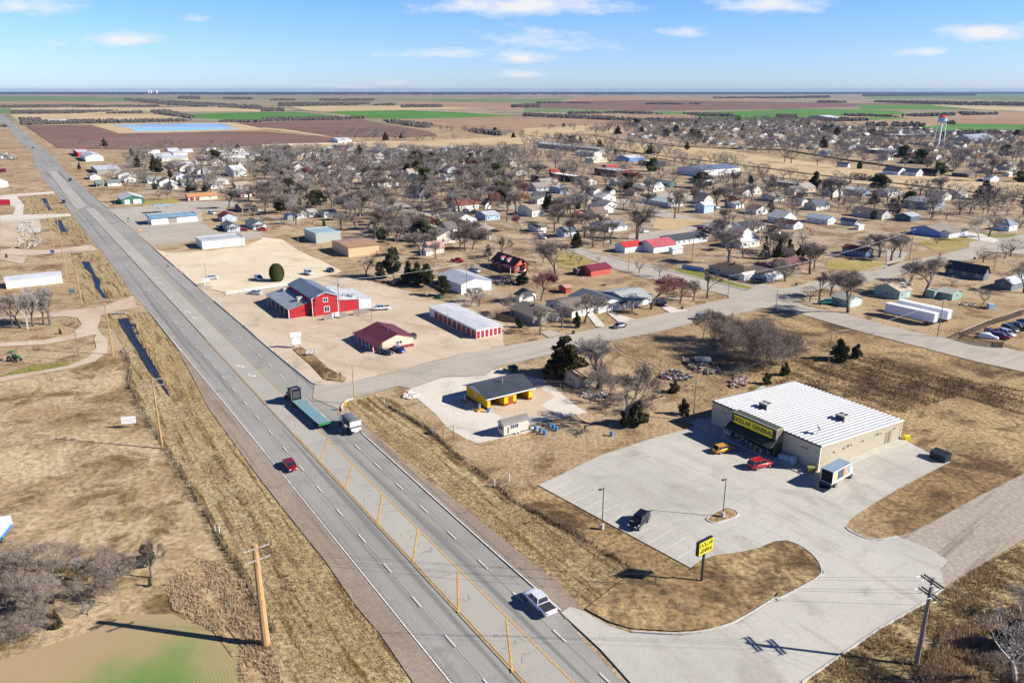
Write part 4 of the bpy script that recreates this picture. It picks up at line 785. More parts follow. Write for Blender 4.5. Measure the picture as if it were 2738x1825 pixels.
def cabin():
    H, RH = 2.9, 3.7
    n_ = pt('q:950,1170', H); n_.z = 0; l_ = pt('q:820,1100', H); q_ = pt('q:1415,1020', H); lx = (q_ - n_).dot(V); ly = max(2.3, (l_ - n_).dot(U)); root = thing('cabin_trailer', 'tiny pale grey clapboard cabin with ribbed metal roof on a wheeled frame', 'tiny house', (n_.x, n_.y, .05), R(TH))
    w_ = wallmat('#cbbdb0', 'siding'); mb = MB(); mb.extr([(0, .45), (ly, .45), (ly, H), (ly / 2, RH), (0, H)], 0, lx, 'x'); fixn(mb.build('wall', w_, root)); rm = roofmat('#8f8a86', 'metal'); ro = fixn(roof_gable(lx, ly, H, RH, 'V', .2, .08, .25).build('roof', rm, root))
    sm = MB(); k = 0
    while k < lx: sm.tube((k, -.2, H - .1), (k, ly / 2, RH + .1), .035, n=4); sm.tube((k, ly + .2, H - .1), (k, ly / 2, RH + .1), .035, n=4); k += .42
    sm.build('roof_seams', M('seam_dark', S('#5f5b58'), .5), ro); window(root, '-y', lx * .26, 1.5, 1.1, 1.1, lx, ly); window(root, '-y', lx * .42, 1.5, 1.1, 1.1, lx, ly); window(root, '-x', ly * .15, 1.4, ly * .7, 1.0, lx, ly); mb = MB(); mb.box(lx * .15, -.04, .8, lx * .19, -.01, 2.2); mb.build('door_glass', GLASS, root)
    mb = MB(); mb.box(.2, .2, .3, lx + .8, ly - .2, .45); mb.build('chassis', BLACKP, root)
    for (x_, y_) in ((lx * .5, .02), (lx * .62, .02), (lx * .5, ly - .25), (lx * .62, ly - .25)): w2_ = MB().tube((x_, y_, .33), (x_, y_ + .22, .33), .33, n=14).build('wheel', TYRE, root); MB().tube((x_, y_ - .01, .33), (x_, y_ - .005, .33), .18, n=10).build('rim', WHITEP, w2_)
    LM.append((n_.x, n_.y, 'tiny cabin')); FOOT.append([(v.x, v.y) for v in (n_ - V - U, n_ + V * (lx + 1) - U, n_ + V * (lx + 1) + U * (ly + 1), n_ - V + U * (ly + 1))])
cabin()
# --- buildings traced one by one: label, landmark phrase, near / left / right eaves corners, eaves height, ridge height, ridge direction, wall, roof, options
o_ = dict
W, L_ = '#dedcd6', '#c2c6cc'
BL = [
 ('old weathered white garage with brown stained roof beside the dark cedar', 'old weathered garage', 'g:812,1245', 'g:690,1192', 'g:995,1190', 2.5, 3.9, 'V', '#b0aca2', '#94806e', o_(win=(0, 1), door=False, doors=(('-x', .2, .45, 0, 2, '#8f8b80'),))),
 ('white metal workshop with wide low gable behind the cedar row', 'white metal workshop', 'f:1945,402', 'f:1775,312', 'f:2204,358', 3.6, 5.2, 'U', '#dfe2e4', '#c9cccf', o_(wk='metal', rk='metal', win=(0, 0), name='workshop', cat='workshop')),
 ('white gabled house with grey brown roof behind the bare sapling', 'white gabled bungalow', 'g:297,498', 'g:100,508', 'g:455,478', 2.7, 4.2, 'U', '#ded9cc', '#8b8276', o_(win=(2, 1), maxL=16)),
 ('dark roofed bungalow behind a tall board fence next to the storage building', 'dark roofed bungalow', 'g:415,692', 'g:256,602', 'g:602,625', 2.6, 4.1, 'U', '#8f8a82', '#6e6860', o_(win=(2, 1), chim=True)),
 ('brown grey roofed house with white garage facing the street', 'brown grey roofed house', 'g:765,632', 'g:475,556', 'g:945,592', 2.6, 4.2, 'V', '#d2cdc2', '#7a7067', o_(win=(1, 2), doors=(('-y', .5, .95, 0, 2.3, '#dcd9d2'),))),
 ('white house with slate blue roof and small porch gable', 'slate roofed white house', 'g:1003,592', 'g:792,492', 'g:1228,540', 2.6, 4.3, 'U', '#dcdad4', '#59616d', o_(win=(3, 2), porch=('-y', 1.4, .4, .95), doors=(('-y', .05, .36, 0, 2.3, '#e0ddd6'),))),
 ('light grey roofed house with white front under the reddish tree', 'light grey roofed house', 'g:1265,545', 'g:1042,462', 'g:1480,500', 2.6, 4.0, 'V', '#d6d4ce', '#a3a5a4', o_(win=(3, 1), porch=('-y', 1.6, .1, .7))),
 ('red brick shed with maroon metal roof', 'red brick shed', 'g:936,275', 'g:870,238', 'g:1113,247', 2.6, 3.9, 'V', '#b4574a', '#8c3f4c', o_(wk='brick', rk='metal', win=(0, 0), name='shed', cat='shed')),
 ('open carport with pale roof attached west of the red brick shed', None, 'g:812,272', 'g:766,262', 'g:905,266', 2.3, 2.5, 'flat', '#55504a', '#a7b2b8', o_(wk='stucco', rk='metal', win=(0, 0), name='carport', cat='carport')),
 ('maroon house with dark purple roof, two dormers and an orange gable', 'maroon dormer house', 'g:250,238', 'g:60,172', 'g:440,240', 3.0, 5.6, 'U', '#8a3a34', '#4c3040', o_(win=(2, 4), porch=('-x', 2.0, 0, 1))),
 ('small white shed with pink roof behind the red budded tree', 'pink roofed shed', 'g:712,432', 'g:640,412', 'g:768,425', 2.2, 2.8, 'V', '#a94f45', '#b78a86', o_(win=(0, 0), name='shed', cat='shed')),
 ('white house with bright red metal roof, left wing', 'red roofed white house', 'c:905,1468', 'c:845,1442', 'c:1066,1446', 2.9, 4.4, 'V', '#d9dde0', '#cf4a45', o_(rk='metal', win=(0, 0))),
 ('white barn with faded pink red metal roof beside the bright red roof', 'pink roofed barn', 'c:1162,1468', 'c:1062,1428', 'c:1322,1432', 2.9, 5.2, 'V', '#d5dade', '#cf6a70', o_(rk='metal', wk='metal', win=(0, 0), name='barn', cat='barn')),
 ('small white round topped shed right of the pink roofed barn', 'round topped shed', 'c:1332,1486', 'c:1300,1478', 'c:1424,1474', 2.4, 3.0, 'V', '#d3dbe0', '#dfe3e4', o_(wk='metal', rk='metal', win=(0, 0), name='shed', cat='shed')),
 ('long low white house with charcoal roof behind the red roofed house', 'charcoal roofed long house', 'B3:480,308', 'B3:300,274', 'B3:782,262', 2.6, 4.2, 'V', '#d8dad8', '#4a4d52', o_(win=(6, 1))),
 ('tan brick house with brown hip roof and tall chimney', 'brown hip roofed house', 'B3:1157,640', 'B3:770,562', 'B3:1292,602', 2.6, 4.3, 'hip', '#b5aa98', '#5e5149', o_(wk='brick', win=(2, 5), chim=True)),
 ('white garage wing at the sunny end of the brown hip roofed house', None, 'B3:1160,655', 'B3:1130,648', 'B3:1300,618', 2.3, 2.9, 'V', '#e3e0d8', '#d6cfc2', o_(win=(0, 0), doors=(('-y', .15, .85, 0, 2.2, '#e8e5de'),), name='garage', cat='garage')),
 ('maroon roofed brick house with white gable at its right end', 'maroon hip house', 'B4:185,592', 'B4:10,548', 'B4:510,520', 2.6, 4.5, 'V', '#8e6e60', '#765553', o_(wk='brick', win=(4, 1))),
 ('grey brown roofed low house in front of the maroon roofed one', 'grey brown low house', 'B4:100,655', 'B4:-110,610', 'B4:255,615', 2.5, 3.8, 'U', '#b9c3cc', '#6f655f', o_(win=(1, 2))),
 ('small white barrel roofed shed beside the driveway', 'barrel roofed shed', 'B4:118,668', 'B4:105,660', 'B4:228,655', 2.3, 3.1, 'V', '#cfd6dc', '#d8dde0', o_(wk='metal', rk='metal', win=(0, 1), name='shed', cat='shed')),
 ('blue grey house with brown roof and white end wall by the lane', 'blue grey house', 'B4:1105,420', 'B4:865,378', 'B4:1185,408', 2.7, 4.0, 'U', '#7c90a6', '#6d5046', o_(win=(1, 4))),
 ('teal garage with white front behind the big bare tree', 'teal garage', 'h:785,545', 'h:645,500', 'h:900,520', 2.5, 3.6, 'U', '#9fb3ac', '#a5a298', o_(win=(0, 1), door=False, doors=(('-y', .15, .85, 0, 2.1, '#e0ded6'),), name='garage', cat='garage')),
 ('blue green house with patched tan roof and tall white window', 'patched roof house', 'h:1230,465', 'h:1070,402', 'h:1330,440', 3.0, 4.7, 'V', '#8fa9a6', '#b5a692', o_(win=(2, 1), chim=False)),
 ('small flat white topped green shed beside the leafless giant', 'flat topped green shed', 'h:1540,465', 'h:1465,448', 'h:1594,470', 2.6, 2.7, 'flat', '#7f9c92', '#d8d8d2', o_(win=(0, 0), name='shed', cat='shed')),
 ('low green house with pale roof behind the junk pile', 'low green house', 'h:1700,487', 'h:1562,462', 'h:1796,465', 2.4, 3.5, 'U', '#86a398', '#c2bfb2', o_(win=(1, 2))),
 ('dark slate house with brick gable and white garage door', 'dark slate house', 'B5:912,640', 'B5:575,560', 'B5:1062,645', 2.9, 5.4, 'U', '#6a7078', '#3f464e', o_(win=(1, 3))),
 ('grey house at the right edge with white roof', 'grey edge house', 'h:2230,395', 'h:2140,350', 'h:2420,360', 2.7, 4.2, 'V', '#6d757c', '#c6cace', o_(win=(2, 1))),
 ('blue gabled ranch house with long light brown roof', 'blue gabled ranch house', 'B5:457,220', 'B5:172,180', 'B5:668,190', 2.9, 4.8, 'V', '#7d9cc4', '#8b8379', o_(win=(1, 1))),
 ('white garage wing with wide driveway beside the blue gable', 'white garage wing', 'B5:560,238', 'B5:480,222', 'B5:752,205', 2.6, 3.9, 'V', '#dcdee0', '#7f776e', o_(win=(0, 0), doors=(('-y', .25, .75, 0, 2.2, '#e4e4e2'),), name='garage', cat='garage')),
 ('white cottage with steep pyramid roof', 'pyramid roofed cottage', 'B5:1165,162', 'B5:985,145', 'B5:1270,150', 3.0, 6.0, 'hip', '#d8dcde', '#7f8a96', o_(win=(1, 2))),
 ('dark sided barn with white metal roof beyond the lane', 'white roofed dark barn', 'B5:180,72', 'B5:75,42', 'B5:284,60', 3.0, 4.4, 'V', '#5c666e', '#c6cccc', o_(rk='metal', win=(0, 1), name='barn', cat='barn')),
 ('tan metal building with peach coloured roof', 'peach roofed metal building', 'b:770,1475', 'b:678,1408', 'b:1050,1446', 4.2, 5.0, 'V', '#c8ab84', '#c39a70', o_(wk='metal', rk='metal', win=(0, 0), name='warehouse', cat='warehouse')),
 ('grey metal building with pale blue flat roof', 'pale blue roofed building', 'b:480,1352', 'b:382,1308', 'b:702,1330', 4.6, 4.9, 'flat', '#a6aaa4', '#b4c8c8', o_(wk='metal', rk='metal', win=(0, 0), name='warehouse', cat='warehouse')),
 ('hip roofed brown outbuilding behind the pale blue roof', 'hip roofed outbuilding', 'b:960,1300', 'b:868,1308', 'b:1030,1295', 2.5, 4.2, 'hip', '#4d4640', '#827b6c', o_(win=(1, 1), name='outbuilding', cat='outbuilding')),
 ('white pole building with open dark lean-to by the sandy lot', 'white pole building', 'a:1800,1422', 'a:1700,1388', 'a:2178,1384', 3.6, 3.9, 'flat', '#dcdad4', '#cfd0cc', o_(wk='metal', rk='metal', win=(0, 0), name='warehouse', cat='warehouse')),
 ('dark green metal building with white roof and two white doors', 'green metal building', 'A1:2118,998', 'A1:2040,942', 'A2:222,968', 3.4, 5.6, 'U', '#2e6a55', '#e0e0dc', o_(wk='metal', rk='metal', win=(0, 0), doors=(('-y', .12, .36, 0, 2.9, '#e8e8e4'), ('-y', .5, .88, 0, 2.9, '#e8e8e4')), name='warehouse', cat='warehouse')),
 ('tan roofed ranch house with two maroon garage doors', 'tan roofed ranch house', 'A2:1000,958', 'A2:950,935', 'A2:1500,920', 2.7, 4.4, 'V', '#d6c6b4', '#b3845c', o_(win=(2, 1), doors=(('-y', .04, .19, 0, 2.3, '#8a3c30'), ('-y', .23, .38, 0, 2.3, '#8a3c30')))),
 ('maroon garage with white roof and white doors', 'maroon garage', 'A2:1892,895', 'A2:1800,840', 'A2:2115,868', 2.8, 4.2, 'U', '#84525a', '#dedede', o_(rk='metal', win=(0, 0), doors=(('-y', .08, .2, 0, 2.2, '#e8e8e4'), ('-y', .28, .88, 0, 2.2, '#e8e8e4')), name='garage', cat='garage')),
 ('pale blue house with dark maroon roof', 'maroon roofed blue cottage', 'A2:1590,1312', 'A2:1510,1270', 'A2:1850,1290', 2.7, 4.6, 'U', '#a6b2bc', '#6b3638', o_(win=(2, 1))),
 ('small grey roofed cottage with white porch gable beside parked cars', 'left grey cottage', 'A2:1680,1482', 'A2:1590,1422', 'A2:1895,1460', 2.7, 4.3, 'U', '#a9afb4', '#6f7876', o_(win=(2, 1), porch=('-y', 1.6, .1, .9))),
 ('small grey roofed cottage at the right of two alike', 'right grey cottage', 'A2:2130,1442', 'A2:2020,1375', 'A2:2320,1405', 2.7, 4.3, 'U', '#b9bec2', '#6f7876', o_(win=(2, 1), porch=('-y', 1.6, .1, .9))),
 ('weathered house with brown roof and green awning', 'green awning house', 'A2:1930,1150', 'A2:1735,1105', 'A2:2190,1115', 2.7, 4.4, 'V', '#6b6e68', '#a08c74', o_(win=(3, 1), porch=('-y', 1.8, 0, .8))),
 ('tall white gambrel roofed house', 'tall white gambrel house', 'A2:1795,500', 'A2:1755,450', 'A2:2015,490', 5.0, 8.2, 'V', '#d8dcdc', '#dfe4e4', o_(win=(3, 1))),
 ('long house with dark navy roof behind the spruces', 'navy roofed long house', 'A2:960,640', 'A2:850,618', 'A2:1250,600', 2.8, 4.6, 'V', '#c6c0b2', '#3a4250', o_(win=(4, 1))),
 ('brown sided bungalow with grey roof behind the green metal building', 'grey roofed bungalow', 'A2:290,665', 'A2:240,640', 'A2:535,650', 2.7, 4.4, 'V', '#cfd3d6', '#8e9690', o_(win=(3, 1))),
 ('white house with wide gable and two dark windows left of the highway bend', 'wide gabled white house', 'A1:1570,600', 'A1:1470,575', 'A1:1762,600', 2.7, 4.2, 'U', '#e2e0dc', '#9a9890', o_(win=(2, 1))),
 ('grey roofed low house by the highway with white porch posts', 'grey low porch house', 'A1:1680,722', 'A1:1635,690', 'A1:1800,715', 2.6, 4.0, 'V', '#7e8680', '#7d8780', o_(win=(1, 1), porch=('-y', 2.2, 0, 1))),
 ('grey roofed white house beside the low porch house', 'grey roofed white bungalow', 'A1:1880,715', 'A1:1800,680', 'A1:2100,690', 2.6, 4.1, 'V', '#dad6cc', '#7b8782', o_(win=(3, 1))),
 ('white warehouse with wide gable and black trim near the fuel stop', 'wide gabled warehouse', 'A1:1490,262', 'A1:1380,205', 'A1:1790,245', 4.5, 7.0, 'U', '#e6e2da', '#d8d8d2', o_(wk='metal', rk='metal', win=(0, 0), name='warehouse', cat='warehouse')),
 ('long white roofed warehouse south of the wide gabled one', 'long white warehouse', 'A1:1692,485', 'A1:1660,400', 'A1:2100,470', 3.6, 4.4, 'V', '#9a9488', '#e6e6e2', o_(wk='metal', rk='metal', win=(0, 0), name='warehouse', cat='warehouse', maxL=45)),
 ('fuel station shop with red and white canopy band', 'red banded fuel station', 'A1:1360,185', 'A1:1290,130', 'A1:1600,180', 4.4, 4.6, 'flat', '#c8283c', '#e8e6e2', o_(wk='stucco', rk='metal', win=(0, 0), name='fuel_station', cat='fuel station')),
 ('white mobile home at the left end of the mobile home park', 'left mobile home', 'A2:395,215', 'A2:380,195', 'A2:745,215', 3.0, 3.3, 'V', '#d6d4cc', '#e8e8e4', o_(rk='metal', win=(5, 0), name='mobile_home', cat='mobile home')),
 ('long white mobile home in the middle of the park', 'middle mobile home', 'A2:540,282', 'A2:400,225', 'A2:1060,282', 3.2, 3.9, 'V', '#cfcabc', '#e8e8e6', o_(rk='metal', win=(4, 0), name='mobile_home', cat='mobile home', maxL=40)),
 ('white workshop with open dark bay below the mobile homes', 'open bay workshop', 'A2:760,400', 'A2:655,350', 'A2:1100,385', 4.0, 5.0, 'V', '#cfc8b8', '#eceae6', o_(wk='metal', rk='metal', win=(0, 0), doors=(('-y', .32, .55, 0, 3.2, '#3a3832'),), name='workshop', cat='workshop', maxL=40)),
 ('white mobile home with two dark windows behind the long one', 'two windowed mobile home', 'A2:745,190', 'A2:735,150', 'A2:1000,185', 3.0, 3.4, 'V', '#dcdad2', '#ececea', o_(rk='metal', win=(2, 0), name='mobile_home', cat='mobile home')),
 ('white mobile home at the right end of the park', 'right mobile home', 'A2:1440,190', 'A2:1410,150', 'A2:1760,170', 3.0, 3.4, 'V', '#d9d6ce', '#ececea', o_(rk='metal', win=(4, 0), name='mobile_home', cat='mobile home')),
 ('pale mobile home between bare trees east of the park', 'eastern mobile home', 'A2:1610,240', 'A2:1590,215', 'A2:1960,215', 3.0, 3.4, 'V', '#d9d6ce', '#e4e2de', o_(rk='metal', win=(4, 0), name='mobile_home', cat='mobile home')),
 ('white house left of two white mobile homes', 'white long house', 'A3:600,1255', 'A3:560,1220', 'A3:790,1245', 2.8, 4.0, 'V', '#d9dde2', '#b6b2ac', o_(win=(4, 1))),
 ('white bungalow with porch in the middle of the white row', 'white porch bungalow', 'A3:830,1230', 'A3:800,1195', 'A3:985,1225', 2.7, 4.2, 'V', '#dedede', '#a7a29c', o_(win=(3, 1), porch=('-y', 1.5, 0, .8))),
 ('white bungalow at the right end of the white row', 'right white bungalow', 'A3:1090,1240', 'A3:1075,1200', 'A3:1310,1220', 2.7, 4.0, 'V', '#d6dbe2', '#b4b0ac', o_(win=(3, 1))),
 ('blue roofed carport at the left end of the white row', 'blue roofed carport', 'A3:445,1290', 'A3:382,1270', 'A3:560,1275', 2.3, 3.0, 'U', '#8a9098', '#3a6aa8', o_(rk='metal', win=(0, 0), name='carport', cat='carport')),
 ('two storey pale yellow house with flat top and long porch', 'two storey pale house', 'A3:1915,690', 'A3:1840,665', 'A3:2110,665', 6.0, 6.3, 'flat', '#dcdccc', '#a8a8a0', o_(win=(4, 2), porch=('-y', 1.8, 0, 1))),
 ('cream gabled house behind the two storey pale house', 'cream gabled house', 'A3:1860,600', 'A3:1800,585', 'A3:1910,595', 3.4, 5.6, 'U', '#dcc49c', '#8c7f6e', o_(win=(1, 1))),
 ('white church like house with steep gable in the trees', 'steep gabled white house', 'A3:1330,600', 'A3:1260,560', 'A3:1385,595', 4.0, 6.8, 'U', '#dcdcda', '#7d766c', o_(win=(2, 1))),
 ('white cottage lost among bare trees west of the dark bush', 'lone white cottage', 'A3:560,430', 'A3:445,400', 'A3:650,430', 3.0, 4.8, 'U', '#e2e2dc', '#8c8f86', o_(win=(1, 1))),
 ('white gabled house at the field edge', 'field edge white house', 'A3:475,225', 'A3:400,205', 'A3:570,225', 3.2, 5.2, 'U', '#dfe2e0', '#a2a09a', o_(win=(1, 1))),
 ('long white house with black windows near the field edge', 'long field edge house', 'A3:620,230', 'A3:600,205', 'A3:765,225', 2.8, 3.9, 'V', '#e2e2e0', '#c6c6c0', o_(win=(3, 0))),
 ('brown roofed chapel with white side wall and dark windows', 'brown roofed chapel', 'A4:1095,1108', 'A4:935,1075', 'A4:1492,1070', 3.2, 6.2, 'V', '#e0dccb', '#7e5148', o_(win=(6, 1), name='chapel', cat='chapel')),
 ('pale blue house with grey roof beyond the green juniper', 'pale blue house', 'A4:1640,1285', 'A4:1485,1230', 'A4:1990,1290', 2.8, 4.4, 'V', '#9fbcd2', '#aeb0b4', o_(win=(3, 1))),
 ('dark grey steep roofed house with white gable', 'steep dark grey house', 'A4:465,905', 'A4:220,850', 'A4:600,880', 3.4, 7.0, 'U', '#7b8494', '#5b6470', o_(win=(1, 2))),
 ('white house with dark green roof at the left of a white row', 'green roofed white house', 'A4:455,655', 'A4:362,600', 'A4:680,640', 3.0, 5.6, 'U', '#e0dfda', '#4f5c58', o_(win=(3, 1))),
 ('white house with steep grey roof and blue shaded side', 'steep grey roofed house', 'A4:1760,830', 'A4:1610,790', 'A4:1925,820', 3.4, 6.6, 'U', '#e2ddcc', '#878578', o_(win=(2, 2))),
 ('small grey shed right of the steep grey roofed house', 'small grey shed', 'A4:1930,850', 'A4:1925,840', 'A4:2025,845', 2.8, 4.4, 'U', '#8f98a6', '#6d7480', o_(win=(0, 0), name='shed', cat='shed')),
 ('white bungalow with porch gable in the middle of town', 'porch gabled bungalow', 'A4:930,600', 'A4:720,590', 'A4:1115,595', 2.9, 4.8, 'V', '#d8d9d8', '#a7adb0', o_(win=(4, 1))),
 ('white dormered house behind the grey white row', 'white dormered house', 'A4:1205,390', 'A4:1140,375', 'A4:1275,385', 3.6, 6.0, 'U', '#e6e6e2', '#77716c', o_(win=(1, 1))),
 ('pale blue and grey house beside leafless tree', 'pale blue grey house', 'A4:1240,500', 'A4:1180,480', 'A4:1420,490', 2.7, 4.2, 'V', '#c6ced2', '#a6aaa8', o_(win=(3, 1))),
 ('white gabled cottage with grey roof right of the chapel', 'cottage right of chapel', 'A4:1620,1095', 'A4:1520,1080', 'A4:1725,1090', 2.6, 4.4, 'U', '#ded9cc', '#6f665e', o_(win=(1, 1))),
 ('dark brown roofed house behind the green juniper', 'dark brown roofed house', 'B1:1120,245', 'B1:945,215', 'B1:1240,262', 3.0, 4.6, 'V', '#545a5e', '#554a46', o_(win=(2, 1), chim=True)),
 ('pink roofed house hidden behind bare trees', 'pink roofed house', 'B1:560,390', 'B1:500,360', 'B1:720,380', 2.7, 5.0, 'V', '#c2b2a0', '#b08a7c', o_(win=(2, 1))),
 ('small white garage in front of the pink roofed house', 'small white garage', 'B1:520,412', 'B1:452,405', 'B1:540,408', 2.3, 3.1, 'V', '#dcd8cc', '#9a8f84', o_(win=(0, 0), name='garage', cat='garage')),
 ('very long white roofed grain warehouse beside the railway', 'long grain warehouse', 'A5:1310,250', 'A5:690,130', 'A5:1770,275', 5.0, 6.5, 'U', '#8c8f88', '#eaeae6', o_(wk='metal', rk='metal', win=(0, 0), name='warehouse', cat='warehouse', maxL=140)),
 ('white roofed warehouse in front of the long grain warehouse', 'mid grain warehouse', 'A5:1235,325', 'A5:945,290', 'A5:1392, 320'.replace(' ', ''), 4.2, 5.6, 'U', '#e2e0d8', '#eaeae8', o_(wk='metal', rk='metal', win=(0, 0), name='warehouse', cat='warehouse', maxL=50)),
 ('long beige flat roofed shop block', 'beige shop block', 'A5:1210,420', 'A5:1160,400', 'A5:1690,430', 4.4, 4.6, 'flat', '#d8d2b4', '#d8d8d0', o_(wk='stucco', win=(0, 0), name='shop_block', cat='shop', maxL=60)),
 ('white roofed warehouse by the railway with blue side wall', 'blue sided warehouse', 'A5:1850,408', 'A5:1645,380', 'A5:2190,400', 4.0, 5.8, 'V', '#5f8cc0', '#eceae8', o_(wk='metal', rk='metal', win=(0, 0), name='warehouse', cat='warehouse', maxL=50)),
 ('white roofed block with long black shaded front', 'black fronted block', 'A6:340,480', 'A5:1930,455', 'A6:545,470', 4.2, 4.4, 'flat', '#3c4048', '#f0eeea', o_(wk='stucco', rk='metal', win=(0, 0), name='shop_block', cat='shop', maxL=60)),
 ('low red brick block with blue edged roof', 'red brick block', 'A5:470,610', 'A5:372,620', 'A5:742,590', 4.0, 4.2, 'flat', '#a0564a', '#b9b8b4', o_(wk='brick', win=(0, 0), name='shop_block', cat='shop', maxL=50)),
 ('brick shop with grey gravel roof on the main street', 'grey roofed brick shop', 'A5:470,760', 'A5:372,690', 'A5:860,790', 4.6, 4.8, 'flat', '#7a4038', '#a09e98', o_(wk='brick', win=(0, 0), name='shop_block', cat='shop', maxL=40)),
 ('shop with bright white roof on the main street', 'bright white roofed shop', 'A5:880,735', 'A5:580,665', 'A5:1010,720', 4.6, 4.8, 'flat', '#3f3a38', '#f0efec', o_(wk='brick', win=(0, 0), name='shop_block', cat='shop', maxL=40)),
 ('dark red brick hall with ribbed white roof', 'dark red brick hall', 'A5:1640,640', 'A5:1220,590', 'A5:1860,615', 5.0, 5.2, 'flat', '#6d3a34', '#dcdedc', o_(wk='brick', rk='metal', win=(0, 0), name='brick_hall', cat='hall', maxL=60)),
 ('small red brick block behind the brick hall', 'small red block', 'A5:1440,540', 'A5:1415,530', 'A5:1615,525', 3.6, 3.8, 'flat', '#b04a3c', '#8b8680', o_(wk='brick', win=(0, 0), name='shop_block', cat='shop')),
 ('blue grey metal building on the town street', 'blue grey metal building', 'A5:640,945', 'A5:575,900', 'A5:830,940', 3.6, 4.6, 'V', '#8fa2bc', '#a6c0d0', o_(wk='metal', rk='metal', win=(0, 0), name='warehouse', cat='warehouse')),
 ('grey roofed white gabled house behind the orange tree', 'white gable near orange tree', 'A5:335,1080', 'A5:130,1040', 'A5:490,1060', 2.8, 4.8, 'U', '#e0dfd8', '#7c858a', o_(win=(1, 1))),
 ('tan roofed white two storey house left of the white van', 'tan roofed white house', 'A5:150,1320', 'A5:50,1250', 'A5:350,1300', 4.0, 6.0, 'V', '#e0ddcf', '#a08f7e', o_(win=(3, 1))),
 ('grey roofed house next to the round dark bush', 'grey house by dark bush', 'A5:600,1290', 'A5:540,1250', 'A5:860,1310', 2.8, 4.6, 'V', '#d8dada', '#98948a', o_(win=(3, 1))),
 ('white gabled house with grey slate roof right of the dark bush', 'white gable right of bush', 'A5:1350,1300', 'A5:1065,1260', 'A5:1525,1270', 2.9, 5.4, 'U', '#e0e2e4', '#8b8886', o_(win=(1, 1))),
 ('dark roofed cottage with white gable frames', 'white framed cottage', 'A5:1520,980', 'A5:1440,960', 'A5:1620,975', 2.6, 4.6, 'U', '#d8d8d6', '#5c5c54', o_(win=(1, 1))),
 ('long white house with grey roof, partly hidden by one large bare tree', 'tree hidden long house', 'c:760,1290', 'c:700,1240', 'c:920,1270', 2.6, 4.4, 'V', '#dadada', '#7f8288', o_(win=(3, 1))),
 ('white gabled cottage left of the parked white cars', 'cottage by white cars', 'c:360,1335', 'c:235,1325', 'c:492,1325', 2.6, 4.6, 'V', '#d2d6dc', '#7b828c', o_(win=(2, 1))),
 ('white garage house behind the parked white cars', 'garage behind white cars', 'B2:345,178', 'B2:255,160', 'B2:450,165', 2.6, 3.8, 'V', '#dedcd8', '#76756c', o_(win=(0, 1), doors=(('-y', .1, .8, 0, 2.2, '#e8e8e6'),))),
 ('large white metal hall with blue grey roof beside the railway', 'blue grey roofed hall', 'A6:1190,620', 'A6:860,560', 'A6:1810,570', 5.5, 7.5, 'V', '#dadcd6', '#7d8ca4', o_(wk='metal', rk='metal', win=(0, 0), name='warehouse', cat='warehouse', maxL=70)),
 ('white house with black roof and dark porch south of the hall', 'black roofed white house', 'A6:1125,790', 'A6:1020,760', 'A6:1385,770', 3.0, 5.4, 'V', '#d6dce6', '#34363e', o_(win=(2, 1), porch=('-x', 1.8, 0, 1))),
 ('dark green house with pale roof and white end gable', 'dark green house', 'A6:600,860', 'A6:200,820', 'A6:705,850', 2.8, 4.6, 'U', '#5a6f68', '#8a9a94', o_(win=(1, 4))),
 ('white L shaped cottage left of the dark green house', 'white L cottage', 'A6:110,900', 'A6:70,880', 'A6:240,880', 2.8, 4.4, 'V', '#e0dfda', '#a4a49e', o_(win=(2, 1))),
 ('long ranch house with light grey roof and white end', 'light grey long ranch', 'A6:575,1190', 'A6:10,1120', 'A6:740,1150', 2.7, 4.6, 'U', '#cdd2d4', '#b2bcbc', o_(win=(1, 6))),
 ('tall pale blue house with white side wall by the street', 'tall pale blue house', 'A6:1200,1240', 'A6:1035,1215', 'A6:1390,1225', 4.6, 6.2, 'V', '#a9bfe0', '#bcc0c0', o_(win=(0, 2))),
 ('orange brick house with dark roof', 'orange brick house', 'A6:1815,1120', 'A6:1680,1080', 'A6:1990,1105', 2.7, 4.2, 'V', '#b27a5c', '#6c665e', o_(wk='brick', win=(2, 1))),
 ('white garage with grey roof before the orange brick house', 'white garage by brick house', 'A6:1755,1220', 'A6:1600,1185', 'A6:1922,1210', 2.6, 3.8, 'V', '#e2e4e6', '#a9acae', o_(win=(0, 1), name='garage', cat='garage')),
 ('blue black metal shed with light roof in the street', 'blue black shed', 'A6:1120,1000', 'A6:960,990', 'A6:1215,990', 2.6, 3.6, 'V', '#3b4c62', '#a2a6a2', o_(wk='metal', rk='metal', win=(0, 0), name='shed', cat='shed')),
 ('grey roofed house with dark porch on the right of the maroon car', 'grey corner house', 'B3:1110,185', 'B3:935,165', 'B3:1215,210', 2.7, 4.8, 'V', '#8a8f92', '#62666c', o_(win=(2, 1))),
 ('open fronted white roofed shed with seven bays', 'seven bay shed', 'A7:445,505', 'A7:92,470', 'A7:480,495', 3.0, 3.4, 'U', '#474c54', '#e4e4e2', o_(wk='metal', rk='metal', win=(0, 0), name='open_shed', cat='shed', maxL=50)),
 ('blue grey metal building with white roof beside the railway', 'blue grey rail building', 'A7:990,560', 'A7:810,540', 'A7:1075,550', 3.6, 4.8, 'U', '#8a9aae', '#dfe2e4', o_(wk='metal', rk='metal', win=(0, 0), name='warehouse', cat='warehouse')),
 ('small white gabled shed under the brown roofed kiosk', 'white gabled shed', 'A7:390,665', 'A7:375,650', 'A7:475,660', 3.0, 4.2, 'U', '#dcdcd8', '#88908c', o_(win=(1, 0), name='shed', cat='shed')),
 ('open kiosk with dark hip roof', 'dark hip kiosk', 'A7:380,590', 'A7:370,580', 'A7:475,585', 2.6, 3.8, 'hip', '#4a4844', '#5e5a58', o_(win=(0, 0), name='kiosk', cat='kiosk')),
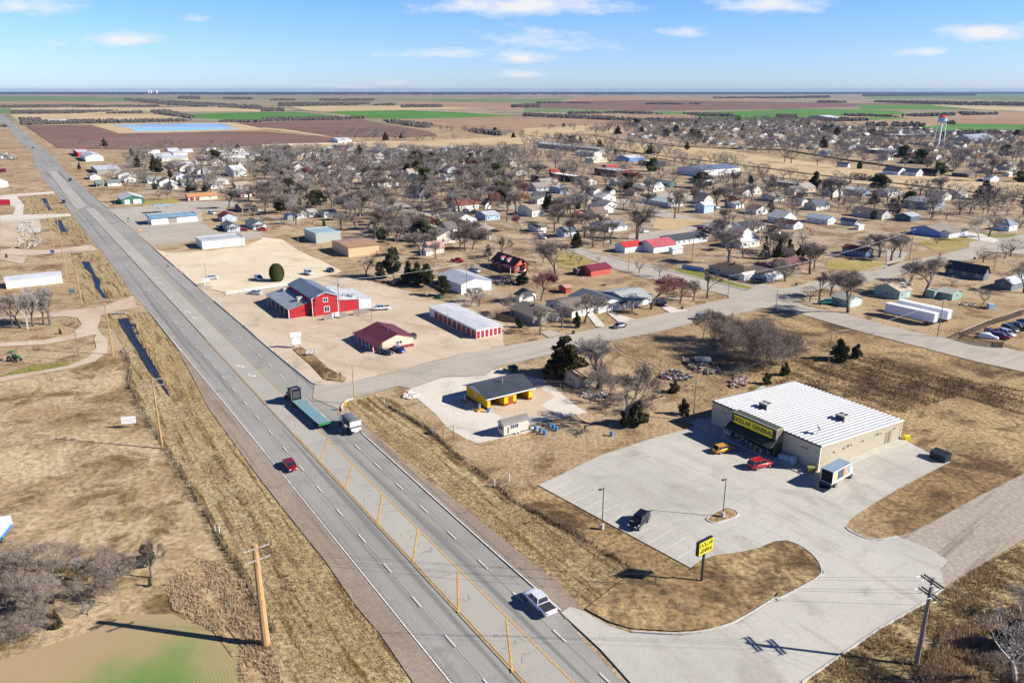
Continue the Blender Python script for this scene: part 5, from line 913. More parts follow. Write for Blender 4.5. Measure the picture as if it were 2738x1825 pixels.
 ('white house with blue grey roof and broad white gable', 'broad white gable house', 'A7:650,850', 'A7:435,815', 'A7:745,840', 2.8, 4.4, 'U', '#dcdee0', '#a8b4be', o_(win=(2, 3))),
 ('white gabled house with black roof left of the broad gable', 'black roofed gable house', 'B4:385,150', 'B4:170,125', 'B4:490,140', 2.7, 4.4, 'U', '#dadcdc', '#5a4a46', o_(win=(1, 3))),
 ('small slate roofed cottage between two power poles', 'slate cottage', 'B4:1000,122', 'B4:850,100', 'B4:1010,118', 2.5, 3.6, 'U', '#a6b0be', '#68768e', o_(win=(1, 1))),
 ('small white flat topped garage at the power pole', 'flat topped white garage', 'B4:1035,160', 'B4:1015,152', 'B4:1105,155', 2.4, 2.6, 'flat', '#e6e6e2', '#e8e8e4', o_(win=(0, 0), name='garage', cat='garage')),
 ('weathered brown roofed long house beside the spruce', 'weathered long house', 'A7:1190,800', 'A7:950,750', 'A7:1300,790', 2.9, 5.2, 'U', '#b2aea6', '#7a6c68', o_(win=(1, 2))),
 ('pale two storey house with a band of blue windows', 'blue windowed building', 'A7:1210,160', 'A7:1030,145', 'A7:1285,140', 5.0, 5.2, 'flat', '#4e5a70', '#e0dcd4', o_(wk='stucco', win=(0, 0), name='office_building', cat='office', maxL=40)),
 ('white house with blue grey roof beside the round black bush', 'house by round black bush', 'A7:850,300', 'A7:755,290', 'A7:895,300', 3.0, 4.8, 'U', '#dee0e2', '#8ea2be', o_(win=(1, 1))),
 ('white gabled house with navy roof facing the railway', 'navy roofed gable house', 'A8:55,370', 'A8:-40,350', 'A8:115,360', 3.4, 6.6, 'U', '#e4e6ea', '#3c4656', o_(win=(1, 1))),
 ('white house with black roof next to the navy roofed one', 'second white gable house', 'A8:235,380', 'A8:165,365', 'A8:285,372', 3.4, 6.4, 'U', '#e4e2dc', '#4c5872', o_(win=(1, 1))),
 ('dark roofed house with long porch and parked cars', 'long porch house', 'A8:430,385', 'A8:285,370', 'A8:465,380', 3.2, 6.0, 'U', '#54504c', '#3c3a3c', o_(win=(1, 2))),
 ('grey brown cottage with tan roof facing the railway', 'grey brown cottage', 'A8:745,390', 'A8:655,370', 'A8:805,380', 3.0, 5.2, 'U', '#6f6a66', '#b4a088', o_(win=(1, 1))),
 ('white gable end house under the wide bare tree', 'house under wide tree', 'A8:975,440', 'A8:940,430', 'A8:1060,430', 3.2, 5.4, 'U', '#e2e4e6', '#8b9094', o_(win=(1, 1))),
 ('long low cream house near the right edge', 'cream edge house', 'A8:1160,385', 'A8:1150,375', 'A8:1310,390', 3.0, 3.6, 'V', '#e0ddd0', '#d2cfc6', o_(win=(4, 0))),
 ('big metal hall with silver grey roof behind the big bare tree', 'silver roofed metal hall', 'A8:370,680', 'A8:100,650', 'A8:530,660', 4.6, 6.2, 'U', '#8d95a2', '#b2b8c0', o_(wk='metal', rk='metal', win=(0, 0), name='warehouse', cat='warehouse')),
 ('big white roofed barn beyond the town trees', 'big white barn', 'd:592,312', 'd:576,300', 'd:728,310', 6.0, 9.5, 'V', '#aab0ac', '#eceeec', o_(wk='metal', rk='metal', win=(0, 0), name='barn', cat='barn', maxL=60)),
 ('white barn complex with red trim beside the far highway', 'far white barn', 'a:430,340', 'a:420,332', 'a:505,338', 5.0, 6.5, 'V', '#dad6ce', '#e6e4e0', o_(wk='metal', rk='metal', win=(0, 0), name='barn', cat='barn', maxL=60)),
 ('white farm shed right of the far white barn', 'far white shed', 'a:520,340', 'a:512,332', 'a:604,338', 5.0, 6.5, 'V', '#dad6ce', '#e6e4e0', o_(wk='metal', rk='metal', win=(0, 0), name='barn', cat='barn', maxL=60)),
 ('long flat roofed school wing left of the water tower', 'left school wing', 'd:1240,475', 'd:1185,460', 'd:1425,468', 4.5, 4.7, 'flat', '#5c5a58', '#dedede', o_(wk='stucco', win=(0, 0), name='school', cat='school', maxL=90)),
 ('flat roofed school wing behind the water tower legs', 'right school wing', 'd:1460,470', 'd:1440,458', 'd:1570,468', 4.5, 4.7, 'flat', '#56606c', '#cfd4d6', o_(wk='stucco', win=(0, 0), name='school', cat='school', maxL=90)),
 ('wide arched grey roofed gymnasium right of the water tower', 'arched gymnasium', 'd:1860,512', 'd:1810,498', 'd:2140,502', 6.0, 12.0, 'V', '#a6aaae', '#a4acb4', o_(wk='metal', rk='metal', win=(0, 0), name='gymnasium', cat='gymnasium', maxL=110)),
 ('white ball park stand behind the field', 'ball park stand', 'b:1660,590', 'b:1640,580', 'b:1770,588', 3.5, 3.7, 'flat', '#d8d4c8', '#ececea', o_(wk='metal', rk='metal', win=(0, 0), name='grandstand', cat='stand')),
 ('white farm building with blue end at the ploughed field', 'blue ended farm building', 'b:680,515', 'b:630,505', 'b:810,512', 4.5, 6.5, 'V', '#d4d4cc', '#e8e8e6', o_(wk='metal', rk='metal', win=(0, 0), name='barn', cat='barn', maxL=60)),
 ('slate roofed brick ranch at the field edge', 'field edge brick ranch', 'b:705,585', 'b:645,570', 'b:750,580', 3.0, 4.6, 'U', '#a85a44', '#5c6470', o_(wk='brick', win=(1, 1))),
 ('long dark slate roofed ranch right of the brick one', 'dark slate long ranch', 'b:770,585', 'b:755,568', 'b:880,585', 3.0, 4.8, 'V', '#b2aca4', '#4e5464', o_(win=(2, 1))),
 ('grey roofed ranch house in the trees by the field', 'grey field ranch', 'b:1060,640', 'b:1010,600', 'b:1180,620', 3.0, 4.8, 'V', '#a6a49e', '#4e5866', o_(win=(2, 1))),
 ('white metal shop building, left of highway with white roof', 'white building left of highway', 'e:45,372', 'e:0,345', 'e:540,300', 3.0, 3.2, 'shed', '#e2dcd0', '#eeeeec', o_(wk='metal', rk='metal', win=(0, 0), name='warehouse', cat='warehouse', maxL=40, ov=.2)),
]
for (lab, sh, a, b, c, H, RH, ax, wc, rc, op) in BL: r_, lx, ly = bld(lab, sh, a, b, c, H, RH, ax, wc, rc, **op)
# dormers and orange gable of the maroon house
for o in list(COL.objects):
    if o.get('label', '').startswith('maroon house with dark'):
        lx, ly = o['_lx'], o['_ly']
        for k in (.35, .62):
            d_ = MB(); y_ = ly * k; d_.extr([(y_ - .7, 3.6), (y_ + .7, 3.6), (y_ + .7, 4.7), (y_, 5.1), (y_ - .7, 4.7)], .6, 2.6, 'x'); dd = fixn(d_.build('dormer', WHITEP, o)); MB().add([(.4, y_ - .95, 4.6), (2.9, y_ - .95, 4.6), (2.9, y_, 5.2), (.4, y_, 5.2)], [(0, 1, 2, 3)]).add([(.4, y_ + .95, 4.6), (2.9, y_ + .95, 4.6), (2.9, y_, 5.2), (.4, y_, 5.2)], [(3, 2, 1, 0)]).build('dormer_roof', M('dormer_pink', S('#a85a68'), .6), dd)
        MB().extr([(.8, 3.1), (lx - .8, 3.1), (lx / 2, 5.3)], -.03, -.005, 'y').build('gable_panel', M('orange_gable', S('#d0684a'), .7), o)
# --- gas station on the highway: flat building with white doors and a canopy
r_, lx, ly = bld('low service station with blue roof band and row of wide white doors', 'blue banded service station', 'A2:345,1320', 'A2:272,1270', 'A2:1165,1265', 4.0, 4.3, 'flat', '#dcdcd8', '#9db4c2', 'metal', 'metal', 'service_station', 'service station', (0, 0), maxL=40)
for k, (a, b, c) in enumerate(((.02, .17, '#e8e8e4'), (.21, .35, '#e8e8e4'), (.36, .56, '#8d8780'), (.58, .76, '#e8e8e4'), (.8, .99, '#e8e8e4'))): onwall(r_, 'garage_door', ME_DOOR, '-y', lx * a, .05, lx * (b - a), 3.3, lx, ly, .16, M('door_' + c, S(c), .6))
MB().box(-.4, -.8, 3.5, lx + .3, -.12, 4.5).box(-.8, -.8, 3.5, -.12, ly, 4.5).build('roof_band', roofmat('#7aa2bc', 'metal'), r_)
t_ = thing('fuel_canopy', 'small flat canopy on two legs behind the service station', 'canopy', pt('A2:440,1245'), R(TH)); MB().box(-1, -2, 4.4, 9, 3, 5.0).build('canopy_roof', roofmat('#a9c4cc', 'metal'), t_)
for x_ in (1.5, 6.5): MB().box(x_ - .15, .3, 0, x_ + .15, .6, 4.4).build('leg', STEEL, t_)
PARK = []
# --- brick church
t_, lx, ly = bld('orange brick church with black steep cross gables and white gable trim', 'orange brick church', 'd:1410,655', 'd:1290,650', 'd:1490,655', 4.6, 9.5, 'V', '#c4714c', '#24262c', 'brick', 'shingle', 'church', 'church', (2, 2), maxL=40)
MB().extr([(lx * .3, 0), (lx * .8, 0), (lx * .8, 4.8), (lx * .55, 9.8), (lx * .3, 4.8)], -2.5, ly * .5, 'y').build('gable_wing', wallmat('#c4714c', 'brick'), t_)
fixn(MB().extr([(lx * .25, 4.2), (lx * .55, 10.2), (lx * .55, 10.5), (lx * .25, 4.5)], -2.8, ly * .5, 'y').extr([(lx * .85, 4.2), (lx * .55, 10.2), (lx * .55, 10.5), (lx * .85, 4.5)], -2.8, ly * .5, 'y').build('wing_roof', roofmat('#24262c'), t_))
for o in COL.objects: clean(o)
for x, y, w in ((300, 150, 200), (640, 118, 180), (900, 132, 170), (1290, 112, 200), (1290, 250, 210), (1700, 290, 180), (1890, 190, 220), (2070, 265, 170), (1130, 330, 180), (1760, 128, 220), (420, 262, 150), (2120, 200, 180)):
    r_, lx, ly = bld('', None, 'A2:%d,%d' % (x, y), 'A2:%d,%d' % (x - 25, y - 14), 'A2:%d,%d' % (x + w, y - 8), 3.2, 3.7, 'V', '#dedcd4', '#e8e8e6', rk='metal', win=(3, 0), name='mobile_home', cat='mobile home', group='mobile homes at the edge of the field', maxL=22); clean(r_); PARK.append(r_)
BLOCK.append([(v.x, v.y) for v in pts('A2:230,110 700,90 1250,90 1300,240 1150,300 1100,470 600,400 380,260')])
# --- small houses among the far trees (north of the railway and the far town)
fh = ['#cfcdc6', '#c4c0b6', '#dad8d2', '#b9a892', '#b9c0c4', '#dcd0c0', '#a8655a']; fr = ['#8d8780', '#6d6a68', '#9c9690', '#7c6a60', '#5c6068', '#a69a8c', '#c4c4c0']
cn = {'#cfcdc6': 'white', '#c4c0b6': 'off-white', '#dad8d2': 'bright white', '#b9a892': 'tan', '#b9c0c4': 'pale grey', '#dcd0c0': 'cream', '#a8655a': 'brick red'}
rn = {'#8d8780': 'grey', '#6d6a68': 'dark grey', '#9c9690': 'light grey', '#7c6a60': 'brown', '#5c6068': 'slate', '#a69a8c': 'tan', '#c4c4c0': 'pale'}
AUTO = [(r_, 'white mobile home', 'mobile home') for r_ in PARK]
def insidefoot(x, y, extra=()):
    for f in FOOT:
        if inpoly(x, y, f): return True
    return False
FAR = [('B1:300,150 1050,120 1100,300 700,480 300,430', 5), ('d:0,930 800,940 2335,1080 2335,1180 1200,1200 0,1180', 8), ('c:1650,1240 2335,1300 2335,1500 1900,1500', 4), ('c:930,380 2335,350 2335,620 1600,590 950,540', 44), ('d:0,360 900,400 1700,560 2335,500 2335,700 1500,740 900,720 0,620', 60), ('b:20,640 900,610 1300,640 2200,600 2300,860 1300,960 700,1080 100,980', 44),
       ('c:60,900 900,880 1300,1000 2335,1000 2335,1280 1500,1200 900,1230 60,1230', 20), ('a:1050,780 2335,700 2335,1000 1400,980 1050,900', 16), ('d:1500,760 2335,740 2335,850 1700,830', 5)]
for spec, cnt in FAR:
    pg = [(v.x, v.y) for v in pts(spec)]; xs = [p[0] for p in pg]; ysv = [p[1] for p in pg]; k = 0; tries = 0
    while k < cnt and tries < 3000:
        tries += 1; x, y = RNG.uniform(min(xs), max(xs)), RNG.uniform(min(ysv), max(ysv))
        if not inpoly(x, y, pg) or insidefoot(x, y) or any(inpoly(x, y, b) for b in BLOCK): continue
        lx, ly = RNG.uniform(8, 14), RNG.uniform(8, 13); n_ = Vector((x, y, 0))
        if any(insidefoot(*(n_ + V * a + U * b).xy) for a in (0, lx) for b in (0, ly)): continue
        wc, rc = RNG.choices(fh, (5, 3, 4, 1.5, 2, 2, .8))[0], RNG.choice(fr); H = RNG.uniform(2.7, 3.6); RH = H + RNG.uniform(1.6, 3.2); ax = RNG.choice('UUV')
        root = thing('house', '', 'house', (x, y, 0), R(TH), 'small town houses'); mb = MB()
        if ax == 'V': mb.extr([(0, 0), (ly, 0), (ly, H), (ly / 2, RH), (0, H)], 0, lx, 'x')
        else: mb.extr([(0, 0), (lx, 0), (lx, H), (lx / 2, RH), (0, H)], 0, ly, 'y')
        fixn(mb.build('wall', wallmat(wc), root)); fixn(roof_gable(lx, ly, H, RH, ax).build('roof', roofmat(rc), root))
        for q_ in range(2): onwall(root, 'window', ME_PANE, '-y', lx * (.2 + .4 * q_), 1, 1.1, 1.2, lx, ly)
        onwall(root, 'window', ME_PANE, '-x', ly * .4, 1, 1.1, 1.2, lx, ly)
        AUTO.append((root, 'small %s house with %s %s roof' % (cn[wc], rn[rc], 'gable' if ax == 'U' else 'side'), 'house')); k += 1
        FOOT.append([(v.x, v.y) for v in (n_ - V - U, n_ + V * (lx + 1) - U, n_ + V * (lx + 1) + U * (ly + 1), n_ - V + U * (ly + 1))])
# beyond the 300 largest: the rest of the far town as one mesh
dh = MB(); k = tries = 0; pgs = [[(v.x, v.y) for v in pts(q_)] for q_ in ('c:930,380 2335,350 2335,600 1600,570 950,520', 'd:0,350 900,390 1700,450 2900,470 2900,690 1500,720 900,700 0,600', 'b:20,640 900,610 1300,640 2200,600 2300,800 1300,900 700,900 100,900')]
while k < 210 and tries < 9000:
    tries += 1; pg = pgs[(0, 1, 1, 2)[tries % 4]]; x, y = RNG.uniform(min(p[0] for p in pg), max(p[0] for p in pg)), RNG.uniform(min(p[1] for p in pg), max(p[1] for p in pg))
    if not inpoly(x, y, pg) or insidefoot(x, y) or any(inpoly(x, y, b) for b in BLOCK): continue
    lx, ly, H, mi = RNG.uniform(8, 15), RNG.uniform(8, 13), RNG.uniform(3, 4.4), RNG.choice((0, 0, 0, 1, 2)); RH = H + RNG.uniform(1.8, 3.2); o_ = Vector((x, y, 0)); ax = RNG.random() < .5; k += 1
    q_ = MB()
    if ax: q_.extr([(0, 0), (ly, 0), (ly, H), (ly / 2, RH), (0, H)], 0, lx, 'x', mi); q_.extr([(-.4, H - .1), (ly / 2, RH + .05), (ly / 2, RH + .2), (-.4, H + .05)], -.3, lx + .3, 'x', 3 + RNG.randrange(3)); q_.extr([(ly + .4, H - .1), (ly / 2, RH + .05), (ly / 2, RH + .2), (ly + .4, H + .05)], -.3, lx + .3, 'x', q_.m[-1])
    else: q_.extr([(0, 0), (lx, 0), (lx, H), (lx / 2, RH), (0, H)], 0, ly, 'y', mi); q_.extr([(-.4, H - .1), (lx / 2, RH + .05), (lx / 2, RH + .2), (-.4, H + .05)], -.3, ly + .3, 'y', 3 + RNG.randrange(3)); q_.extr([(lx + .4, H - .1), (lx / 2, RH + .05), (lx / 2, RH + .2), (lx + .4, H + .05)], -.3, ly + .3, 'y', q_.m[-1])
    n = len(dh.v); dh.v += [tuple(o_ + V * v[0] + U * v[1] + Vector((0, 0, v[2]))) for v in q_.v]; dh.f += [tuple(i + n for i in f) for f in q_.f]; dh.m += q_.m; FOOT.append([tuple((o_ + V * a + U * b).xy) for a, b in ((-1, -1), (lx + 1, -1), (lx + 1, ly + 1), (-1, ly + 1))])
struct(tag(fixn(dh.build('distant_houses', [wallmat('#dad8d2'), wallmat('#b9a892'), wallmat('#b9c0c4'), roofmat('#8d8780'), roofmat('#6d6a68'), roofmat('#a69a8c')])), 'small houses among the trees of the far side of town', 'houses'), 'stuff')
# ------------------------------------------------------------------ vehicles
def ringbody(st, mb, mi=0, topflat=.86):
    """st: list of (x, halfwidth, z bottom, z shoulder, z top) -> smooth car shell"""
    rings = []
    for x, w, zb, zs, zt in st:
        rings.append([(x, -w * .8, zb), (x, -w * .97, zb + .08), (x, -w, (zb + zs) / 2), (x, -w * .96, zs), (x, -w * topflat, zt - .02), (x, 0, zt + .015), (x, w * topflat, zt - .02), (x, w * .96, zs), (x, w, (zb + zs) / 2), (x, w * .97, zb + .08), (x, w * .8, zb)])
    n = 11; vs = [v for r in rings for v in r]; fs = []
    for i in range(len(rings) - 1):
        for k in range(n): a = i * n + k; b = i * n + (k + 1) % n; fs.append((a, b, b + n, a + n))
    fs += [tuple(range(n)), tuple(range(len(vs) - 1, len(vs) - n - 1, -1))]; mb.add(vs, fs, mi)
def meshof(o): me = o.data; bpy.data.objects.remove(o); return me
PAINT = M('car_paint', (.5, .5, .5), .3, .2, .03, 1, .6, coat=.6)
def carmesh(kind):
    d = {}; L, w = {'sedan': (4.7, .92), 'suv': (4.8, .97), 'hatch': (4.3, .9), 'pickup': (5.8, 1.0)}[kind]; h = L / 2; B = MB()
    if kind == 'sedan': st = [(-h, .62, .42, .6, .66), (-h + .12, .84, .3, .78, .9), (-h + .9, .91, .24, .86, .98), (-.9, .92, .22, .88, .96), (.7, .92, .22, .88, .95), (h - 1.0, .91, .23, .78, .86), (h - .2, .82, .28, .66, .72), (h, .6, .4, .54, .58)]; cab = (-1.75, -1.0, .55, 1.3, 1.42, .95)
    elif kind == 'hatch': st = [(-h, .66, .42, .7, .8), (-h + .1, .84, .3, .86, .96), (-1.2, .9, .24, .92, 1.0), (.5, .9, .22, .9, .98), (h - .95, .88, .23, .82, .9), (h - .18, .8, .28, .68, .74), (h, .6, .4, .55, .6)]; cab = (-2.05, -1.45, .35, 1.15, 1.5, .98)
    elif kind == 'suv': st = [(-h, .72, .5, .85, .95), (-h + .1, .9, .35, 1.0, 1.08), (-1.2, .97, .3, 1.05, 1.12), (.6, .97, .3, 1.03, 1.1), (h - 1.05, .95, .3, .98, 1.04), (h - .2, .88, .35, .85, .9), (h, .7, .5, .7, .75)]; cab = (-2.3, -1.95, .35, 1.15, 1.75, 1.08)
    else: st = [(-h, .9, .55, 1.02, 1.06), (-h + .06, .97, .5, 1.06, 1.1), (-1.1, 1.0, .42, 1.08, 1.12), (1.1, 1.0, .42, 1.06, 1.12), (h - .9, .98, .42, 1.02, 1.1), (h - .15, .94, .45, .9, .98), (h, .8, .55, .75, .8)]; cab = (-.85, -.65, .9, 1.55, 1.82, 1.1)
    ringbody(st, B); d['body'] = meshof(fixn(B.build('b', PAINT, smooth=True)))
    a0, a1, a2, a3, zt, zb = cab; wt, wb = w * .72, w * .93
    C_ = MB(); C_.add([(a0, -wb, zb - .05), (a0, wb, zb - .05), (a3, wb * .98, zb - .05), (a3, -wb * .98, zb - .05), (a1, -wt, zt - .04), (a1, wt, zt - .04), (a2, wt, zt - .04), (a2, -wt, zt - .04)],
           [(0, 1, 5, 4), (1, 2, 6, 5), (2, 3, 7, 6), (3, 0, 4, 7), (4, 5, 6, 7)]); d['windows'] = meshof(fixn(C_.build('g', GLASS)))
    r_ = MB(); r_.box(a1 - .03, -wt - .02, zt - .05, a2 + .04, wt + .02, zt + .01)
    for s in (-1, 1):
        for (p, q) in (((a0, s * wb, zb - .04), (a1, s * wt, zt - .02)), ((a3, s * wb * .98, zb - .04), (a2, s * wt, zt - .02)), (((a0 + a3) / 2 - .1, s * (wb + .0), zb - .04), ((a1 + a2) / 2, s * (wt + .02), zt - .02))): r_.tube(p, q, .05, .05, 4)
    if kind == 'suv': 
        for s in (-1, 1): r_.tube((a1, s * wt, zt + .05), (a2, s * wt, zt + .05), .025, n=4)
    d['roof'] = meshof(r_.build('r', PAINT))
    if kind == 'pickup': d['bed'] = meshof(MB().box(-h + .22, -.84, .75, -1.05, .84, 1.135).build('d', M('bed_liner', (.03, .03, .035), .7)))
    wr = .34 if kind != 'pickup' else .4; d['wr'] = wr; d['wx'] = (-h + (.95 if kind != 'pickup' else 1.15), h - .9); d['w'] = w; d['h'] = h
    d['wheel'] = meshof(MB().tube((0, -.12, 0), (0, .12, 0), wr, n=16).build('w', TYRE, smooth=False)); d['rim'] = meshof(MB().tube((0, -.125, 0), (0, .125, 0), wr * .6, n=10).build('m', RIM))
    d['lamp'] = meshof(MB().box(-.05, -.16, -.07, .05, .16, .07).build('l', M('headlight', (.7, .72, .75), .15))); d['tail'] = meshof(MB().box(-.04, -.14, -.1, .04, .14, .1).build('t', M('tail_light', (.45, .02, .02), .3)))
    return d
CM = {k: carmesh(k) for k in ('sedan', 'suv', 'hatch', 'pickup')}
NMK = {'sedan': ('sedan', 'car'), 'suv': ('suv', 'car'), 'hatch': ('hatchback', 'car'), 'pickup': ('pickup_truck', 'pickup')}
def car(kind, hexc, rear, front, label, group=None, zg=.2, sc=1.06, parts=True):
    a, b = pt(rear, zg), pt(front, zg); c = (a + b) / 2; ang = math.atan2((b - a).y, (b - a).x); d = CM[kind]
    t = thing(NMK[kind][0], label, NMK[kind][1], (c.x, c.y, zg), ang, group, (sc,) * 3); pm = M('car_paint_' + hexc, S(hexc), .25, .25, .03, 1, .6, coat=.7)
    for k in ('body', 'windows', 'roof', 'bed'):
        if k not in d: continue
        o = link(k, d[k], t)
        if k in ('body', 'roof'): o.material_slots[0].link = 'OBJECT'; o.material_slots[0].material = pm
    for x in d['wx']:
        for s in (-1, 1): w_ = link('wheel', d['wheel'], t, (x, s * (d['w'] - .1), d['wr'])); link('rim', d['rim'], w_)
    if parts:
        zl = .62 if kind in ('sedan', 'hatch') else .8
        for s in (-1, 1): link('headlight', d['lamp'], t, (d['h'] - .1, s * d['w'] * .62, zl)); link('tail_light', d['tail'], t, (-d['h'] + .03, s * d['w'] * .72, zl + .12))
    return t
CARS = [
 ('pickup', '#e8ebee', 'N:1466,1642', 'N:1420,1598', 'white pickup truck with black bed driving up the highway in the foreground', .215),
 ('sedan', '#8c1a26', 'i:1655,292', 'i:1700,352', 'dark red sedan driving toward the viewer on the left lanes', .215),
 ('suv', '#15161a', 'k:915,1075', 'k:805,1175', 'black suv parked alone on the concrete lot', .19),
 ('hatch', '#e8a51c', 'm:345,1035', 'm:560,985', 'yellow hatchback parked in the store shade', .19),
 ('suv', '#b01f2a', 'm:830,1240', 'm:1050,1190', 'bright red car parked at the store entrance', .19),
 ('sedan', '#2a2a30', 'f:1232,1008', 'f:1322,1030', 'black sedan parked before the maroon roofed shop', .05),
 ('hatch', '#1f3a8c', 'f:1352,985', 'f:1435,1015', 'blue hatchback parked before the maroon roofed shop', .05),
 ('pickup', '#e4e6e6', 'f:1302,622', 'f:1158,632', 'white crew cab pickup parked behind the red restaurant', .05),
 ('suv', '#e6e8e8', 'f:108,345', 'f:178,375', 'white suv left of the round dark bush', .1), ('suv', '#dfe2e4', 'f:560,302', 'f:612,322', 'white suv right of the round dark bush', .1), ('sedan', '#1b1c22', 'f:757,275', 'f:805,295', 'black car parked at the edge of the sandy lot', .1),
 ('sedan', '#c2ccd6', 'f:68,485', 'f:162,492', 'pale silver sedan beside the white rail fence', .05), ('sedan', '#e2e4e6', 'e:1842,355', 'e:1942,350', 'white sedan behind the roadside board on the sandy lot', .1),
 ('pickup', '#4a1a1e', 'f:1440,385', 'f:1318,398', 'dark maroon pickup in the shade of the cedars', .05), ('pickup', '#c02030', 'f:1870,200', 'f:1955,205', 'bright red pickup behind the white workshop', .05), ('pickup', '#a8aeb2', 'f:2030,285', 'f:2095,300', 'silver pickup beside the white workshop', .05),
 ('sedan', '#54585e', 'g:1238,775', 'g:1135,795', 'dark grey sedan driving along the side street', .14), ('suv', '#9aa4ae', 'g:1882,712', 'g:1990,705', 'silver car seen through the bare thicket on the side street', .14), ('suv', '#26282c', 'g:1530,575', 'g:1600,600', 'dark suv in the driveway right of the light grey roof', .05),
 ('pickup', '#1f9a94', 'h:520,575', 'h:635,578', 'old teal truck with black bed beside the teal garage', .05), ('suv', '#17181c', 'B4:10,725', 'B4:95,735', 'black car before the barrel roofed shed', .05),
 ('suv', '#5e2028', 'B6:800,520', 'B6:890,560', 'maroon and silver car behind the picket fence', .05), ('suv', '#c9ccd0', 'B6:1010,520', 'B6:1130,560', 'silver car with damaged front in the fenced yard', .05), ('suv', '#3f5a52', 'B6:1040,450', 'B6:1200,500', 'grey green suv in the fenced yard', .05), ('pickup', '#1c1e2c', 'B6:1160,415', 'B6:1320,460', 'black pickup in the fenced yard', .05), ('sedan', '#25264a', 'B6:1280,350', 'B6:1400,390', 'dark blue car at the far end of the fenced yard', .05), ('suv', '#7a1c28', 'B6:900,575', 'B6:1060,600', 'dark red car next to the covered white car', .05),
 ('pickup', '#1a5a86', 'A1:600,90', 'A1:560,130', 'blue truck far away on the highway', .15), ('pickup', '#15161a', 'A1:1250,690', 'A1:1215,650', 'black pickup far up the right lanes of the highway', .2), ('suv', '#16181c', 'A1:1090,1040', 'A1:1140,1075', 'black suv far up the left lanes of the highway', .2),
 ('suv', '#b9c8d6', 'A4:1240,1215', 'A4:1350,1220', 'silver blue car parked before the brown roofed chapel', .05), ('suv', '#1f5a4c', 'A4:1400,1250', 'A4:1480,1250', 'green car beside the pale blue house', .05), ('suv', '#b04048', 'A4:945,1300', 'A4:1010,1305', 'faded red car behind the green juniper', .1), ('sedan', '#23262c', 'A4:1095,1310', 'A4:1175,1310', 'dark car right of the faded red one behind the juniper', .1),
 ('suv', '#a01f2c', 'B3:700,205', 'B3:765,208', 'red car parked behind the charcoal roofed house', .06), ('sedan', '#5a1c22', 'B3:775,195', 'B3:840,195', 'maroon sedan right of the red car', .06),
 ('sedan', '#c0202c', 'A2:1935,1545', 'A2:2035,1550', 'red car between the two grey cottages', .05), ('pickup', '#c6242c', 'A2:2240,1545', 'A2:2350,1550', 'bright red pickup right of the grey cottage', .05), ('suv', '#33383e', 'A2:1490,1500', 'A2:1620,1540', 'dark car in front of the left grey cottage', .05), ('suv', '#e0e2e4', 'A2:1375,1250', 'A2:1460,1260', 'white car beside the maroon roofed blue cottage', .05),
 ('suv', '#e2e4e6', 'c:130,1355', 'c:190,1350', 'white suv in the drive of the white garage house', .05), ('suv', '#cfd4d8', 'c:140,1390', 'c:190,1400', 'silver car behind the white suv in the drive', .05), ('sedan', '#dfe2e4', 'c:1050,1345', 'c:1120,1335', 'white car under the large bare tree by the street', .05),
 ('pickup', '#b8202a', 'A5:880,1395', 'A5:970,1390', 'red pickup behind the board fence', .05), ('suv', '#e4e6e8', 'A6:1390,1300', 'A6:1450,1290', 'white car beside the tall pale blue house', .05), ('suv', '#b9dbe8', 'B4:165,250', 'B4:225,250', 'pale blue van by the open shelter', .05),
 ('suv', '#1e2026', 'A8:45,405', 'A8:105,402', 'black car in front of the navy roofed gable house', .05), ('suv', '#2a2c30', 'A8:285,410', 'A8:350,412', 'black car in front of the long porch house', .05), ('pickup', '#2a6a6a', 'A8:800,465', 'A8:930,465', 'teal pickup under the wide bare tree', .05), ('suv', '#e2e4e6', 'A8:1240,455', 'A8:1300,450', 'white car at the far right beyond the railway', .05),
 ('suv', '#c03038', 'A4:660,985', 'A4:740,960', 'red and black vehicle by the steep dark grey house', .05), ('suv', '#c8404a', 'A4:800,490', 'A4:900,485', 'red car in the middle of the white houses', .05), ('suv', '#3f6a8c', 'A4:2060,480', 'A4:2170,480', 'blue car near the clipped green hedge', .05), ('sedan', '#1c1e24', 'A1:1230,215', 'A1:1340,220', 'black car at the fuel station', .05),
]
for k_, hx, a, b, lab, zg in CARS: car(k_, hx, a, b, lab, None, zg)
# white cover over a car in the fenced yard
a, b = pt('B6:640,560'), pt('B6:960,600'); c = (a + b) / 2; mb = MB(); h = 2.6
ringbody([(-h, .7, .1, .7, .8), (-h + .3, 1.0, .05, .85, .98), (-1.6, 1.05, .05, .95, 1.3), (-.8, 1.05, .05, 1.0, 1.5), (.4, 1.05, .05, 1.0, 1.48), (1.3, 1.05, .05, .9, 1.0), (h - .3, 1.0, .05, .75, .85), (h, .7, .1, .6, .65)], mb)
t_ = tag(fixn(mb.build('covered_car', M('white_tarp', S('#dfe6ec'), .6, 0, .12, 2), smooth=True, loc=c)), 'car under a white cover right behind the picket fence', 'covered car'); t_.rotation_euler = (0, 0, math.atan2((b - a).y, (b - a).x))
def wheels(root, xs, ys, r, wd=.28):
    for x in xs:
        for y in ys: w_ = MB().tube((x, y - wd / 2, r), (x, y + wd / 2, r), r, n=18).build('wheel', TYRE, root); MB().tube((x, y - wd / 2 - .01, r), (x, y + wd / 2 + .01, r), r * .5, n=12).build('rim', RIM, w_)
